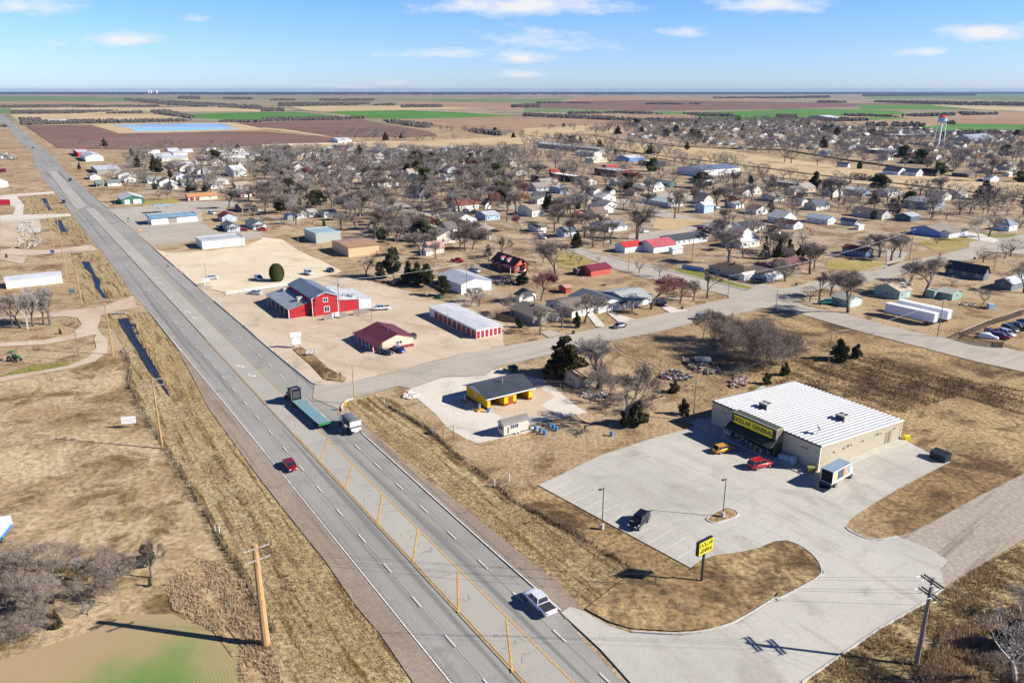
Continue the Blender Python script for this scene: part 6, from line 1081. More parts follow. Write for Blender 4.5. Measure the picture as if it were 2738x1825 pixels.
# flatbed semi
def semi():
    a, b = pt('o:1200,1190', 0), pt('o:560,620', 0); z0 = .215; a = pt('o:1130,1190', z0); b = pt('o:500,640', z0); d = (b - a).normalized(); ang = math.atan2(d.y, d.x); L = (b - a).length
    t = thing('flatbed_semi', 'black tractor unit with long empty flatbed trailer on the highway', 'truck', (a.x, a.y, z0), ang); dk = M('flatbed_deck', S('#8fb0b4'), .5, .2, .12, 1.5)
    mb = MB(); mb.box(.1, -1.28, 1.32, L, 1.28, 1.46); mb.build('deck', dk, t); mb = MB()
    for y in (-.75, -.25, .3, .8): mb.box(.1, y - .06, 1.462, L, y + .06, 1.475)
    mb.build('deck_strips', M('deck_strip', S('#3f6f70'), .6), t); mb = MB(); mb.box(0, -1.3, 1.0, .1, 1.3, 1.5); mb.box(.1, -1.3, 1.2, L, -1.2, 1.32); mb.box(.1, 1.2, 1.2, L, 1.3, 1.32); mb.build('rear_frame', M('frame_green', S('#2c7a48'), .5), t)
    mb = MB(); mb.box(.3, -.5, .8, L + 3.5, -.3, 1.15); mb.box(.3, .3, .8, L + 3.5, .5, 1.15); mb.build('chassis', BLACKP, t); wheels(t, (1.3, 2.6), (-1.05, 1.05), .5, .5); bk = M('truck_black', (.012, .013, .015), .45, 0, .03, 1, .4); x = L - 1.6
    wheels(t, (x + .9, x + 2.2, x + 7.0), (-1.0, 1.0), .52, .45); x += 1.2
    mb = MB(); mb.box(x + 1.2, -1.2, .9, x + 3.4, 1.2, 3.75); mb.add([(x + 3.4, -1.1, .9), (x + 3.4, 1.1, .9), (x + 4.4, 1.0, .9), (x + 4.4, -1.0, .9), (x + 3.4, -1.1, 3.2), (x + 3.4, 1.1, 3.2), (x + 4.0, 1.0, 2.4), (x + 4.0, -1.0, 2.4)], [(3, 2, 1, 0), (4, 5, 6, 7), (0, 1, 5, 4), (1, 2, 6, 5), (2, 3, 7, 6), (3, 0, 4, 7)]); cb = fixn(mb.build('cab', bk, t)); mb = MB(); mb.add([(x + 4.4, -1.0, .8), (x + 4.4, 1.0, .8), (x + 6.2, .8, .8), (x + 6.2, -.8, .8), (x + 4.0, -.95, 2.2), (x + 4.0, .95, 2.2), (x + 6.1, .7, 1.8), (x + 6.1, -.7, 1.8)], [(3, 2, 1, 0), (4, 5, 6, 7), (0, 1, 5, 4), (1, 2, 6, 5), (2, 3, 7, 6), (3, 0, 4, 7)]); fixn(mb.build('bonnet', bk, t))
    MB().box(x + 1.5, -.7, 3.76, x + 2.2, .7, 3.79).build('roof_panel', STEEL, t); mb = MB(); mb.box(x + 1.1, -.8, 1.6, x + 1.195, .8, 3.2); mb.build('headache_rack', M('rack_grey', (.09, .095, .1), .4, .4), t)
    for s in (-1, 1): MB().tube((x + 1.1, s * 1.15, 1.0), (x + 1.1, s * 1.15, 4.1), .09, n=8).tube((x + 1.1, s * 1.15, 4.1), (x + .85, s * 1.3, 4.5), .09, n=8).build('exhaust_stack', RIM, t)
    MB().add([(x + 3.45, -.95, 2.75), (x + 3.45, .95, 2.75), (x + 3.99, .9, 2.42), (x + 3.99, -.9, 2.42), (x + 3.5, -.95, 3.15), (x + 3.5, .95, 3.15)], [(3, 2, 5, 4)]).build('windscreen', GLASS, cb)
semi()
def dump():
    z0 = .215; a = pt('o:1870,1330', z0); b = pt('o:1470,950', z0); d = (b - a).normalized(); ang = math.atan2(d.y, d.x); L = 7.6
    t = thing('dump_truck', 'white dump truck with grey tarped box beside the flatbed', 'truck', (a.x, a.y, z0), ang); wp_ = M('truck_white', S('#e2e4e4'), .35, .1, .05, 1, .5, coat=.4); dkb = M('dump_side', S('#3a3f47'), .5, .3)
    mb = MB(); mb.extr([(-1.2, 1.6), (1.2, 1.6), (1.25, 2.9), (-1.25, 2.9)], .6, 5.2, 'x'); fixn(mb.build('box', dkb, t)); mb = MB(); mb.box(.45, -1.27, 1.9, .6, 1.27, 3.0); mb.build('tailgate', wp_, t)
    mb = MB(); n = 8; pr = [(1.28 * math.cos(math.pi * k / n), 2.9 + .42 * math.sin(math.pi * k / n)) for k in range(n + 1)]; mb.extr(pr, .55, 5.3, 'x'); fixn(mb.build('tarp', M('tarp_grey', S('#6d7074'), .8, 0, .2, 3), t))
    MB().box(0, -.5, .7, L, .5, 1.1).box(.1, -1.1, 1.0, .6, 1.1, 1.5).build('chassis', wp_, t); wheels(t, (1.4, 2.7, 6.9), (-1.0, 1.0), .52, .45)
    mb = MB(); mb.add([(5.5, -1.15, 1.0), (5.5, 1.15, 1.0), (7.1, 1.1, 1.0), (7.1, -1.1, 1.0), (5.5, -1.1, 2.9), (5.5, 1.1, 2.9), (6.6, 1.0, 2.8), (6.6, -1.0, 2.8)], [(3, 2, 1, 0), (4, 5, 6, 7), (0, 1, 5, 4), (1, 2, 6, 5), (2, 3, 7, 6), (3, 0, 4, 7)]); cb = fixn(mb.build('cab', wp_, t)); mb = MB(); mb.add([(7.1, -1.05, .9), (7.1, 1.05, .9), (8.4, .85, .9), (8.4, -.85, .9), (7.0, -1.0, 1.95), (7.0, 1.0, 1.95), (8.3, .75, 1.7), (8.3, -.75, 1.7)], [(3, 2, 1, 0), (4, 5, 6, 7), (0, 1, 5, 4), (1, 2, 6, 5), (2, 3, 7, 6), (3, 0, 4, 7)]); fixn(mb.build('bonnet', wp_, t))
    MB().add([(6.66, -.95, 2.7), (6.66, .95, 2.7), (7.06, 1.0, 2.0), (7.06, -1.0, 2.0)], [(0, 1, 2, 3)]).build('windscreen', GLASS, cb); MB().tube((5.4, -1.2, 1.2), (5.4, -1.2, 3.6), .09, n=8).build('exhaust_stack', RIM, t)
dump()
def boxtruck():
    z0 = .19; a = pt('n:450,1370', z0); b = pt('n:790,1180', z0); d = (b - a).normalized(); ang = math.atan2(d.y, d.x); L = 6.2
    t = thing('box_truck', 'open backed box truck with printed side parked beside the store', 'truck', (a.x, a.y, z0), ang); al = M('box_roof', S('#a9bcc8'), .35, .4, .06); sd_ = M('box_white', S('#e0ddd2'), .5)
    mb = MB(); mb.box(0, -1.22, 1.0, L, -1.16, 3.5); mb.box(0, 1.16, 1.0, L, 1.22, 3.5); mb.box(L, -1.22, 1.0, L + .06, 1.22, 3.5); mb.box(0, -1.16, 1.0, L, 1.16, 1.08); bx = mb.build('box', sd_, t); MB().box(-.05, -1.24, 3.5, L + .08, 1.24, 3.58).build('roof', al, t); MB().box(.35, -1.155, 1.085, L - .05, 1.155, 3.49).build('cargo_shade_block', M('cargo_shade', (.012, .012, .014), .9), t)  # near-black block fills the box, standing in for its unlit inside
    cs = ['#d8c98a', '#4a5a66', '#d09a78', '#8fa0a8']; x = .25
    for k, w_ in enumerate((1.3, 2.2, 1.2, .9)): MB().box(x, -1.235, 1.5, x + w_, -1.222, 3.3).build('side_picture', M('print_' + cs[k], S(cs[k]), .5, 0, .5, 2.5), bx); x += w_ + .08
    MB().box(.2, -.45, .6, L + 1.8, .45, .95).build('chassis', BLACKP, t); wheels(t, (1.5, L + .9), (-1.0, 1.0), .45, .4)
    mb = MB(); mb.add([(L + .1, -1.05, .7), (L + .1, 1.05, .7), (L + 1.9, .95, .7), (L + 1.9, -.95, .7), (L + .1, -1.0, 2.5), (L + .1, 1.0, 2.5), (L + 1.1, .9, 2.4), (L + 1.1, -.9, 2.4)], [(3, 2, 1, 0), (4, 5, 6, 7), (0, 1, 5, 4), (1, 2, 6, 5), (2, 3, 7, 6), (3, 0, 4, 7)]); cb = fixn(mb.build('cab', sd_, t)); MB().add([(L + 1.16, -.8, 2.25), (L + 1.16, .8, 2.25), (L + 1.7, .85, 1.3), (L + 1.7, -.85, 1.3)], [(0, 1, 2, 3)]).build('windscreen', GLASS, cb)
    MB().box(-2.0, -1.1, .12, -.05, 1.1, .2).box(-.15, -1.1, .2, -.05, 1.1, 1.0).build('tail_lift', M('lift_blue', S('#3a4250'), .4, .5), t)
boxtruck()
# two white semi trailers
for i_, (nr, lf, rt, lab) in enumerate((('h:1540,665', 'h:1100,568', 'h:1582,655', 'front one of two long white semi trailers in the grass'), ('h:1660,640', 'h:1210,540', 'h:1692,632', 'rear one of two long white semi trailers in the grass'))):
    n_, l_ = pt(nr, 4.0), pt(lf, 4.0); ang = math.atan2((l_ - n_).y, (l_ - n_).x); L = (l_ - n_).length; t_ = thing('semi_trailer', lab, 'trailer', (n_.x, n_.y, .02), ang, 'white semi trailers'); tw = M('trailer_white', S('#dde3ea'), .4, .1, .06)
    MB().box(0, -2.6, 1.15, L, 0, 3.95).build('body', tw, t_); MB().box(-.04, -2.64, 3.95, L + .04, .04, 4.03).build('roof', WHITEP, t_); mb = MB(); mb.box(-.05, -1.32, 1.2, -.005, -1.28, 3.9); mb.box(-.06, -2.3, 1.2, -.005, -2.27, 3.9); mb.box(-.06, -.33, 1.2, -.005, -.3, 3.9); mb.build('door_bars', STEEL, t_)
    wheels(t_, (1.2, 2.5), (-2.35, -.25), .5, .4); MB().box(L - 3, -.5, .1, L - 2.85, -.35, 1.15).build('landing_leg', STEEL, t_); MB().box(L - 3, -2.2, .1, L - 2.85, -2.05, 1.15).build('landing_leg', STEEL, t_)
# green tractor
p = pt('e:135,1085'); t_ = thing('farm_tractor', 'green farm tractor with roof parked left of the white pole', 'tractor', (p.x, p.y, .05), -.3); tg = M('tractor_green', S('#1f6a34'), .4)
MB().box(-.2, -.4, .9, 1.8, .4, 1.6).build('bonnet', tg, t_); MB().box(-1.5, -.7, 2.5, .0, .7, 2.62).build('roof', tg, t_); mb = MB()
for x in (-1.4, -.1):
    for y in (-.6, .6): mb.box(x - .03, y - .03, 1, x + .03, y + .03, 2.5)
mb.build('cab_frame', BLACKP, t_); wheels(t_, (-.9,), (-.8, .8), .8, .4); wheels(t_, (1.3,), (-.7, .7), .45, .3)

# ------------------------------------------------------------------ poles, wires, signs, fences, small things
WIRE = M('wire', (.05, .05, .05), .5); WIREP = M('wire_pale', (.35, .35, .35), .4, .5)
def pole(base, top, lab, r=.16, arms=(), armlen=2.6, azi=None, mat=WOOD, xform=0, group='utility poles', name='utility_pole', cat='utility pole', insul=True, H=None):
    b = pt(base) if isinstance(base, str) else base; ty = nat(*[(t if i == 0 else float(t)) for i, t in enumerate(top.replace(':', ',').split(','))])[1]; h = H or hgt(b, ty); azi = R(TH) if azi is None else azi
    t = thing(name, lab, cat, (b.x, b.y, 0), azi, group); MB().tube((0, 0, 0), (0, 0, h), r, r * .66, 10).build('shaft', mat, t); am = M('crossarm', S('#a89e90'), .7, 0, .2, 4)
    for da in arms:
        z = h - da; arm = MB().box(-armlen / 2, -.16 - r * .8, z - .07, armlen / 2, -.04 - r * .8, z + .07).build('crossarm', am, t)
        if insul:
            for s in (-.47, -.3, .3, .47): MB().tube((armlen * s, -.1 - r * .8, z + .07), (armlen * s, -.1 - r * .8, z + .3), .055, .04, 6).build('insulator', M('insulator', (.35, .36, .4), .3), arm)
    if xform: MB().tube((.32 + r, 0, h - 2.6), (.32 + r, 0, h - 1.6), .25, n=10).build('transformer', STEEL, t)
    return t, h, b, azi
pp = []
pp.append(pole('i:1540,1352', 'i:1450,765', 'thick laminated orange wooden pole in the left foreground', .56, (.35, 2.0), 3.4, R(38)))
pp.append(pole('i:940,214', 'e:1360,1232', 'orange brown pole with two crossarms beside the billboard', .2, (.3, 1.6), 4.2, R(20)))
pp.append(pole('e:1010,1030', 'e:935,535', 'orange brown pole with two crossarms beside the curved drive', .2, (.3, 1.6), 3.6, R(10)))
pp.append(pole('e:730,582', 'e:660,178', 'orange brown pole with two crossarms beside the grey board', .18, (.3, 1.5), 3.2, R(8)))
pp.append(pole('e:603,357', 'a:415,1215', 'tall pole right of the white building left of the highway', .16, (), 2))
pp.append(pole('a:565,1568', 'a:540,1400', 'pole with two crossarms near the ditch and small blue board', .16, (.3, 1.4), 3.0, R(5)))
pp.append(pole('a:495,1560', 'a:330,1080', 'pole beside the heap of white blocks', .16, (.3, 1.2), 3.0, R(5)))
pp.append(pole('a:285,1185', 'a:245,940', 'pole with crossarms at the lane north of the block heap', .15, (.3, 1.2), 3.0, R(5)))
pp.append(pole('a:240,1085', 'a:200,870', 'pole with crossarms by the white forecourt', .15, (.3, 1.2), 3.0, R(5)))
pp.append(pole('a:145,890', 'a:125,700', 'far pole with crossarms left of the highway bend', .15, (.3, 1.2), 3.0, R(5)))
pp.append(pole('a:95,790', 'a:82,640', 'farther pole with crossarms left of the highway', .15, (.3, 1.2), 3.0, R(5)))
pp.append(pole('e:712,1080', 'e:665,760', 'whitish pole right of the green tractor', .15, (.25,), 1.2, R(20), WOODG, insul=False))
pp.append(pole('e:1210,640', 'e:1165,380', 'thin street pole at the edge of the first side lane', .09, (), 2, None, STEEL, name='street_pole', cat='pole'))
pp.append(pole('e:815,120', 'a:775,1290', 'thin street pole at the edge of the second side lane', .09, (), 2, None, STEEL, name='street_pole', cat='pole'))
pp.append(pole('f:865,700', 'f:832,350', 'utility pole with transformers in front of the red restaurant', .17, (1.2, 3.4), 2.4, R(40), WOODG, 1))
pp.append(pole('f:1032,682', 'f:1028,505', 'short utility pole right of the restaurant fence', .12, (), 2, None, WOODG))
pp.append(pole('f:1148,722', 'f:1145,590', 'short pole behind the maroon roof', .1, (), 2, None, WOODG))
pp.append(pole('f:995,1472', 'f:972,1115', 'tall slim pole at the corner of the side street', .13, (.3,), 1.2, R(20), WOOD, insul=False))
pp.append(pole('f:1182,1392', 'f:1180,1305', 'short sign pole at the side street verge', .06, (), 2, None, STEEL, name='street_pole', cat='pole'))
pp.append(pole('f:1358,1352', 'f:1357,1250', 'slim post beside the side street verge', .05, (), 2, None, WOODG, name='post', cat='post'))
pp.append(pole('k:1270,345', 'k:1262,45', 'grey utility pole left of the cream store', .15, (.25,), 2.0, R(70), WOODG))
pp.append(pole('h:575,1208', 'h:608,820', 'pair of grey poles standing behind the store, front one', .14, (.2,), 1.0, R(20), WOODG, insul=False))
pp.append(pole('h:1562,870', 'h:1620,535', 'utility pole in front of the semi trailers', .14, (.2,), 2.2, R(30), WOODG))
pp.append(pole('h:120,628', 'h:140,445', 'slim pole at the street intersection', .1, (), 2, None, WOODG))
pp.append(pole('g:2155,522', 'g:2182,315', 'slim pole at the corner of the lawn by the brown hip roof', .1, (), 2, None, WOODG))
pp.append(pole('g:1268,282', 'g:1280,65', 'utility pole in front of the red roofed house', .12, (), 2, None, WOODG)); pp.append(pole('g:1837,185', 'c:1520,1310', 'utility pole between round topped shed and charcoal roof', .13, (.2,), 2.0, R(30), WOODG))
pp.append(pole('h:1312,182', 'd:1355,1305', 'utility pole at the lane crossing in the upper right', .13, (.3,), 1.8, R(30), WOODG)); pp.append(pole('B4:1005,208', 'B4:1020,20', 'utility pole beside the flat topped white garage', .13, (.2,), 2.2, R(30), WOODG))
pp.append(pole('f:1997,520', 'f:1995,200', 'utility pole in front of the white workshop', .13, (.3,), 1.6, R(30), WOODG, 1)); pp.append(pole('b:330,1508', 'b:308,1240', 'pole at the edge of the sandy lot', .12, (), 2, None, WOODG)); pp.append(pole('a:1345,1395', 'a:1315,1200', 'lamp pole at the left corner of the service station', .1, (), 2, None, STEEL))
pp.append(pole('a:2160,1478', 'a:2150,1320', 'pole right of the white pole building', .1, (), 2, None, WOODG)); pp.append(pole('b:1617,1135', 'b:1612,1045', 'pole left of the brown roofed chapel', .1, (), 2, None, WHITEP)); pp.append(pole('b:1997,1300', 'b:1995,1110', 'pale pole before the pale blue house', .12, (), 2, None, WHITEP))
pp.append(pole('f:1045,290', 'f:1038,215', 'light pole on the restaurant lot edge', .06, (), 2, None, STEEL)); pp.append(pole('f:1850,410', 'f:1832,205', 'dark slim pole beside the roadside board on the sandy lot', .1, (), 2, None, WOODG)) if False else None
pp.append(pole('e:1848,408', 'e:1830,205', 'dark slim pole beside the roadside board on the sandy lot', .1, (), 2, None, WOODG)); pp.append(pole('a:1265,1010', 'a:1250,900', 'pole behind the green metal building', .13, (), 2, None, WOODG)); pp.append(pole('a:1030,1115', 'a:1015,1000', 'curved lamp post left of the green metal building', .09, (.1,), 1.6, None, STEEL, insul=False))
pp.append(pole('A5:1140,640', 'A5:1125,400', 'pole on the main street by the blue front', .14, (.3,), 1.8, R(20), WOODG)); pp.append(pole('A6:895,1190', 'A6:905,950', 'pole by the light grey long ranch', .13, (.3,), 1.8, R(20), WOODG)); pp.append(pole('d:120,890', 'd:125,790', 'pole left of the seven bay shed', .13, (), 2, None, WOODG)); pp.append(pole('A8:108,430', 'A8:130,265', 'pole before the navy roofed gable house', .14, (.3,), 2, R(20), WOODG)); pp.append(pole('A8:1195,520', 'A8:1225,360', 'pole beyond the railway at the right edge', .14, (), 2, None, WOODG))
pp.append(pole('B5:1005,600', 'B5:1045,350', 'pole before the dark slate house', .13, (.3,), 1.8, R(20), WOODG)); pp.append(pole('b:430,545', 'b:430,480', 'far pole at the ploughed field', .15, (), 2, None, WOODG)); pp.append(pole('b:1315,520', 'b:1317,460', 'far pole at the ball park field', .15, (), 2, None, WOODG)); pp.append(pole('b:1830,515', 'b:1830,460', 'far pole right of the ball park', .15, (), 2, None, WOODG)); pp.append(pole('a:912,600', 'a:900,535', 'tall light mast behind the fuel station', .12, (), 2, None, WHITEP))
# big dark pole at lower right, base just below the picture
Hh = 13.0; tp = pt('l:868,1035', Hh); bR = Vector((tp.x, tp.y, 0))
t_ = thing('utility_pole', 'dark grey thick pole with slanted crossarms in the right foreground', 'utility pole', bR, R(20), 'utility poles'); MB().tube((0, 0, 0), (0, 0, Hh), .30, .21, 12).build('shaft', WOODG, t_)
for z, y0 in ((Hh - .5, 0), (Hh - 2.3, 0)):
    for off in (-.28, .28): ar = MB().box(-.08 + off, -1.5, z - .1, .08 + off, 1.5, z + .1).build('crossarm', M('crossarm_grey', (.12, .11, .105), .8), t_)
    for y in (-1.4, -.6, .6, 1.4): MB().tube((-.35, y, z), (-1.1, y, z), .05, .03, 6).build('insulator', M('insulator', (.35, .36, .4), .3), ar)
MB().box(-.25, -.32, Hh - 2.0, .05, -.2, Hh - 1.1).build('switch_box', STEEL, t_)
def wirespan(pa, pb, sag, lab, mat=WIRE, r=.018, name='overhead_wire'):
    cu = MB(); N_ = 14; prev = None
    for k in range(N_ + 1):
        t = k / N_; q_ = pa.lerp(pb, t); q_ = q_ - Vector((0, 0, 4 * sag * t * (1 - t)))
        if prev is not None: cu.tube(prev, q_, r, n=3, cap=False)
        prev = q_
    o = cu.build(name, mat); tag(o, lab, 'wire'); return o
def ptop(i, da=0, s=0, L=3):
    t, h, b, az = pp[i]; return b + Vector((math.cos(az) * s * L / 2, math.sin(az) * s * L / 2, h - da))
nm_ = ['upper left', 'upper right', 'lower left', 'lower right']
for i in range(0, 3):
    for q_, (da, s) in enumerate(((.1, -.9), (.1, .9), (1.4, -.9), (1.4, .9))): wirespan(ptop(i, da, s), ptop(i + 1, da, s), .9, '%s wire strung %s' % (nm_[q_], ['from the thick foreground pole to the billboard pole', 'from the billboard pole to the curved drive pole', 'from the curved drive pole to the grey board pole'][i]), WIREP, .014)
# the wires that cross the highway to the right foreground pole
dirw = Vector((math.cos(R(20)), math.sin(R(20)), 0)); aN = Vector((-math.sin(R(20)), math.cos(R(20)), 0))
for k, (z, y, yl) in enumerate(((Hh - .5, 1.4, -.9), (Hh - .5, .6, -.3), (Hh - 2.3, 1.4, .3), (Hh - 2.3, .6, .9), (Hh - 3.6, 0, 0))):
    a = bR + aN * y - dirw * 1.1 + Vector((0, 0, z)); b_ = ptop(0, .2 if k < 2 else 2.0, yl, 3.4); wirespan(a, b_, 1.2, ['topmost', 'second', 'third', 'fourth', 'lowest'][k] + ' wire crossing the highway from the dark right foreground pole', WIRE, .016)
for k, (dx, dy) in enumerate(((60, -48), (62, -40), (58, -30))):
    a = bR + aN * (-1.4 + k) + Vector((0, 0, Hh - .5)); wirespan(a, a + Vector((dx, dy, -1)), 1.0, ['outer', 'middle', 'inner'][k] + ' wire leaving the right foreground pole toward the lower right', WIREP, .016)
for i, j in ((3, 4), (4, 5), (5, 6), (6, 7), (7, 8), (8, 9), (9, 10), (14, 17), (17, 20), (20, 21), (24, 22), (22, 21), (23, 24), (25, 26), (27, 24), (29, 14), (35, 14)):
    for s in (-.6, .6): a_, b_ = ptop(i, .3, s, 1.6), ptop(j, .3, s, 1.6); wirespan(a_, b_, (b_ - a_).length * .02, ' '.join((('left' if s < 0 else 'right') + ' wire leaving the ' + pp[i][0]['label']).split()[:16]), WIREP, .016) if (b_ - a_).length < 260 else None
# car park lamps
for c, tpx, lab in (('k:587,1155', 'k:592,862', 'black lamp post on a white base at the lot edge'), ('k:1490,1066', 'k:1505,790', 'black lamp post on the kerbed grass island')):
    b = pt(c, .2); ty = nat(*[(t if i == 0 else float(t)) for i, t in enumerate(tpx.replace(':', ',').split(','))])[1]; h = hgt(b, ty); t_ = thing('lamp_post', lab, 'lamp post', (b.x, b.y, .2), R(TH), 'lamp posts on the store lot')
    MB().tube((0, 0, 0), (0, 0, .95), .34, n=16).build('base', CONC, t_); MB().tube((0, 0, .95), (0, 0, h), .08, .07, 8).build('shaft', BLACKP, t_); hd = MB().box(-.75, -.05, h - .05, .2, .05, h + .03).build('arm', BLACKP, t_); MB().box(-1.0, -.2, h - .06, -.5, .2, h + .06).build('lamp_head', BLACKP, hd)
# pylon sign
b = pt('k:1333,1540', .33); hs = hgt(b, nat('k', 1352, 1255)[1]); t_ = thing('pylon_sign', 'yellow roadside pylon sign with black letters on a black post', 'sign', (b.x, b.y, .3), R(TH + 4)); MB().box(-.14, -.14, 0, .14, .14, hs - .5).build('post', BLACKP, t_)
bx = MB().box(-1.62, -.28, hs - 2.05, 1.62, .28, hs + .18).build('cabinet', BLACKP, t_); MB().box(-1.55, -.31, hs - 1.97, 1.55, .31, hs + .1).build('face', M('sign_yellow', S('#f2dc1c'), .5, 0, .04), t_)
for s_, rz in ((-.32, 0), (.32, math.pi)):
    text('DOLLAR', 1.0, BLACKP, t_, (0, s_, hs - .44), (math.pi / 2, 0, rz), sx=.74, bold=.02); text('GENERAL', 1.0, BLACKP, t_, (0, s_, hs - 1.4), (math.pi / 2, 0, rz), sx=.65, bold=.02)
def board(base, w, z0, z1, ang, lab, col='#e6e6e2', lines=(), name='billboard', cat='sign', posts=(-.85, .85), tc=BLACKP):
    b = pt(base); t = thing(name, lab, cat, (b.x, b.y, 0), R(ang)); pn = MB().box(-w / 2, -.08, z0, w / 2, .08, z1).build('panel', M('board_' + col, S(col), .5), t)
    for s in posts: MB().box(s * w / 2 - .07, .09, 0, s * w / 2 + .07, .2, z1 - .1).build('post', M('steel_dark', (.08, .08, .085), .6), t)
    return t, pn
# white billboard in the pasture
t_, pn = board('i:750,95', 2.9, 1.1, 2.7, 14, 'white billboard on two dark legs in the pale pasture')
mb = MB()
for k in range(2): mb.box(-1.2, -.1, 1.65 + .35 * k, .9 + .2 * k, -.085, 1.72 + .35 * k)
mb.build('faint_lines', M('faint_ink', S('#c9a8a0'), .6), pn)
t_, pn = board('f:478,968', 3.0, 3.3, 4.7, TH - 14, 'tall white double sign board beside the highway near the maroon shop', posts=(-.6, .6)); MB().box(-1.1, -.1, 1.1, 1.25, .06, 3.0).build('lower_panel', M('board_#e6e6e2', S('#e6e6e2'), .5), t_); mb = MB()
for k in range(3): mb.box(-.9, -.115, 1.5 + k * .45, .6, -.101, 1.56 + k * .45)
mb.box(-1.0, -.095, 3.9, .9, -.081, 3.98); mb.build('faint_lines', M('faint_ink2', S('#b9b4b4'), .6), pn)
t_, pn = board('f:598,1035', 2.2, .6, 1.8, TH - 14, 'low white message board with black frame and black letters'); mb = MB()
for q_ in ((-1.15, .55, 1.15, .63), (-1.15, 1.77, 1.15, 1.86), (-1.15, .63, -1.06, 1.77), (1.06, .63, 1.15, 1.77)): mb.box(q_[0], -.12, q_[1], q_[2], -.081, q_[3])
for r_i in range(3):
    for k in range(7):
        if (k * 3 + r_i) % 5: mb.box(-.85 + k * .25, -.1, .8 + r_i * .3, -.85 + k * .25 + .17, -.081, .98 + r_i * .3)
mb.build('frame_and_letters', BLACKP, pn)
board('e:1840,405', 2.6, 1.2, 2.6, TH - 10, 'pale roadside board left of the white sedan'); board('e:650,500', 2.4, 1.0, 2.4, -5, 'blue grey board seen from the side by the ditch', '#8fa8aa'); board('a:340,1360', 2.6, 1.4, 3.6, 3, 'white sign board beside the heap of white blocks'); board('a:475,1540', 1.9, 1.0, 2.2, 3, 'small blue board near the lane', '#3a58b8')
board('A1:60,1130', 9, 1.2, 4.6, 5, 'big red and white sign board at the left edge', '#c8283c'); board('a:1148,1250', 1.0, 1.6, 2.8, 20, 'small green sign by the service station', '#2e8a6a'); board('a:1255,1340', 1.0, .8, 2.0, 25, 'small yellow sign in front of the service station', '#e0a020'); board('o:1610,770', .5, 1.3, 2.2, 25, 'yellow and black chevron marker at the street corner', '#d8a020', posts=(0,)); board('f:872,1262', .6, 1.7, 2.4, 110, 'back of a stop sign at the restaurant side of the street', '#5a4038', posts=(0,))
board('j:865,305', 1.4, .5, 1.1, TH - 90, 'small pale blue sign on the verge fence', '#9fb8c4')
# empty goal like frames
for c, w, h, lab in (('j:948,345', 2.6, 3.4, 'empty rust brown sign frame on the car wash verge'), ('g:845,930', 1.2, 1.9, 'small black frame beside the cedar')):
    b = pt(c); fr = M('rust', S('#6a4a3a'), .9); t_ = thing('sign_frame', lab, 'frame', b, R(TH)); MB().box(-w / 2, -.05, 0, -w / 2 + .1, .05, h).build('post', fr, t_); MB().box(w / 2 - .1, -.05, 0, w / 2, .05, h).build('post', fr, t_); MB().box(-w / 2, -.04, h - .1, w / 2, .04, h).box(-w / 2, -.04, h * .62, w / 2, .04, h * .62 + .08).build('bar', fr, t_)
# blue barrels
bm_ = M('barrel_blue', S('#2c7ab0'), .35, 0, .08)
for i_, (c, lab) in enumerate((('q:1580,1262', 'blue barrel nearest to the tiny cabin, left of the pair'), ('q:1680,1305', 'blue barrel in the middle of the front row of three'), ('q:1762,1350', 'frontmost blue barrel of the cluster'), ('q:1855,1190', 'farthest blue barrel of the cluster'), ('q:1935,1235', 'blue barrel between the farthest and the right one'), ('q:1998,1275', 'rightmost blue barrel of the cluster'), ('k:657,460', 'lone blue barrel in the grass left of the lot'), ('q:640,905', 'blue barrel at the near corner of the yellow car wash'))):
    b = pt(c, .04); t_ = thing('barrel', lab, 'barrel', (b.x, b.y, .04), 0, 'blue barrels'); MB().tube((0, 0, 0), (0, 0, .95), .33, .33, 14).tube((0, 0, .3), (0, 0, .34), .35, n=14).tube((0, 0, .62), (0, 0, .66), .35, n=14).build('drum', bm_, t_); MB().tube((0, 0, .95), (0, 0, .99), .28, n=14).build('lid', M('barrel_lid', S('#5a9ac4'), .4), t_)
# skips
def dumpster(c, hexc, lab, az=TH, w=2.2, d=1.6, h=1.4):
    b = pt(c, .05); t = thing('dumpster', lab, 'dumpster', (b.x, b.y, .1), R(az)); m_ = M('skip_' + hexc, S(hexc), .5); MB().extr([(-d / 2, .15), (d / 2, .15), (d / 2 + .1, h), (-d / 2 - .1, h - .25)], -w / 2, w / 2, 'x').build('bin', m_, t); MB().add([(-w / 2 - .05, -d / 2 - .15, h - .22), (w / 2 + .05, -d / 2 - .15, h - .22), (w / 2 + .05, d / 2 + .12, h + .05), (-w / 2 - .05, d / 2 + .12, h + .05), (-w / 2 - .05, -d / 2 - .15, h - .16), (w / 2 + .05, -d / 2 - .15, h - .16), (w / 2 + .05, d / 2 + .12, h + .11), (-w / 2 - .05, d / 2 + .12, h + .11)], [(3, 2, 1, 0), (4, 5, 6, 7), (0, 1, 5, 4), (1, 2, 6, 5), (2, 3, 7, 6), (3, 0, 4, 7)]).build('lid', BLACKP, t)
    MB().box(-w / 2 - .15, -.15, h * .5, -w / 2, .15, h * .65).box(w / 2, -.15, h * .5, w / 2 + .15, .15, h * .65).build('lifting_pocket', m_, t)
dumpster('n:2050,985', '#22303c', 'black lidded blue dumpster at the far corner of the concrete lot', TH - 90, 3.2, 2.0, 1.7); dumpster('f:1515,885', '#2e5c48', 'green dumpster behind the maroon roofed shop', TH, 1.8, 1.5); dumpster('q:1130,95', '#2e6a50', 'green dumpster behind the yellow car wash', TH, 2.2, 1.5); dumpster('f:1770,525', '#3f5a4c', 'green dumpster under the cedars by the workshop', TH, 1.8, 1.4)
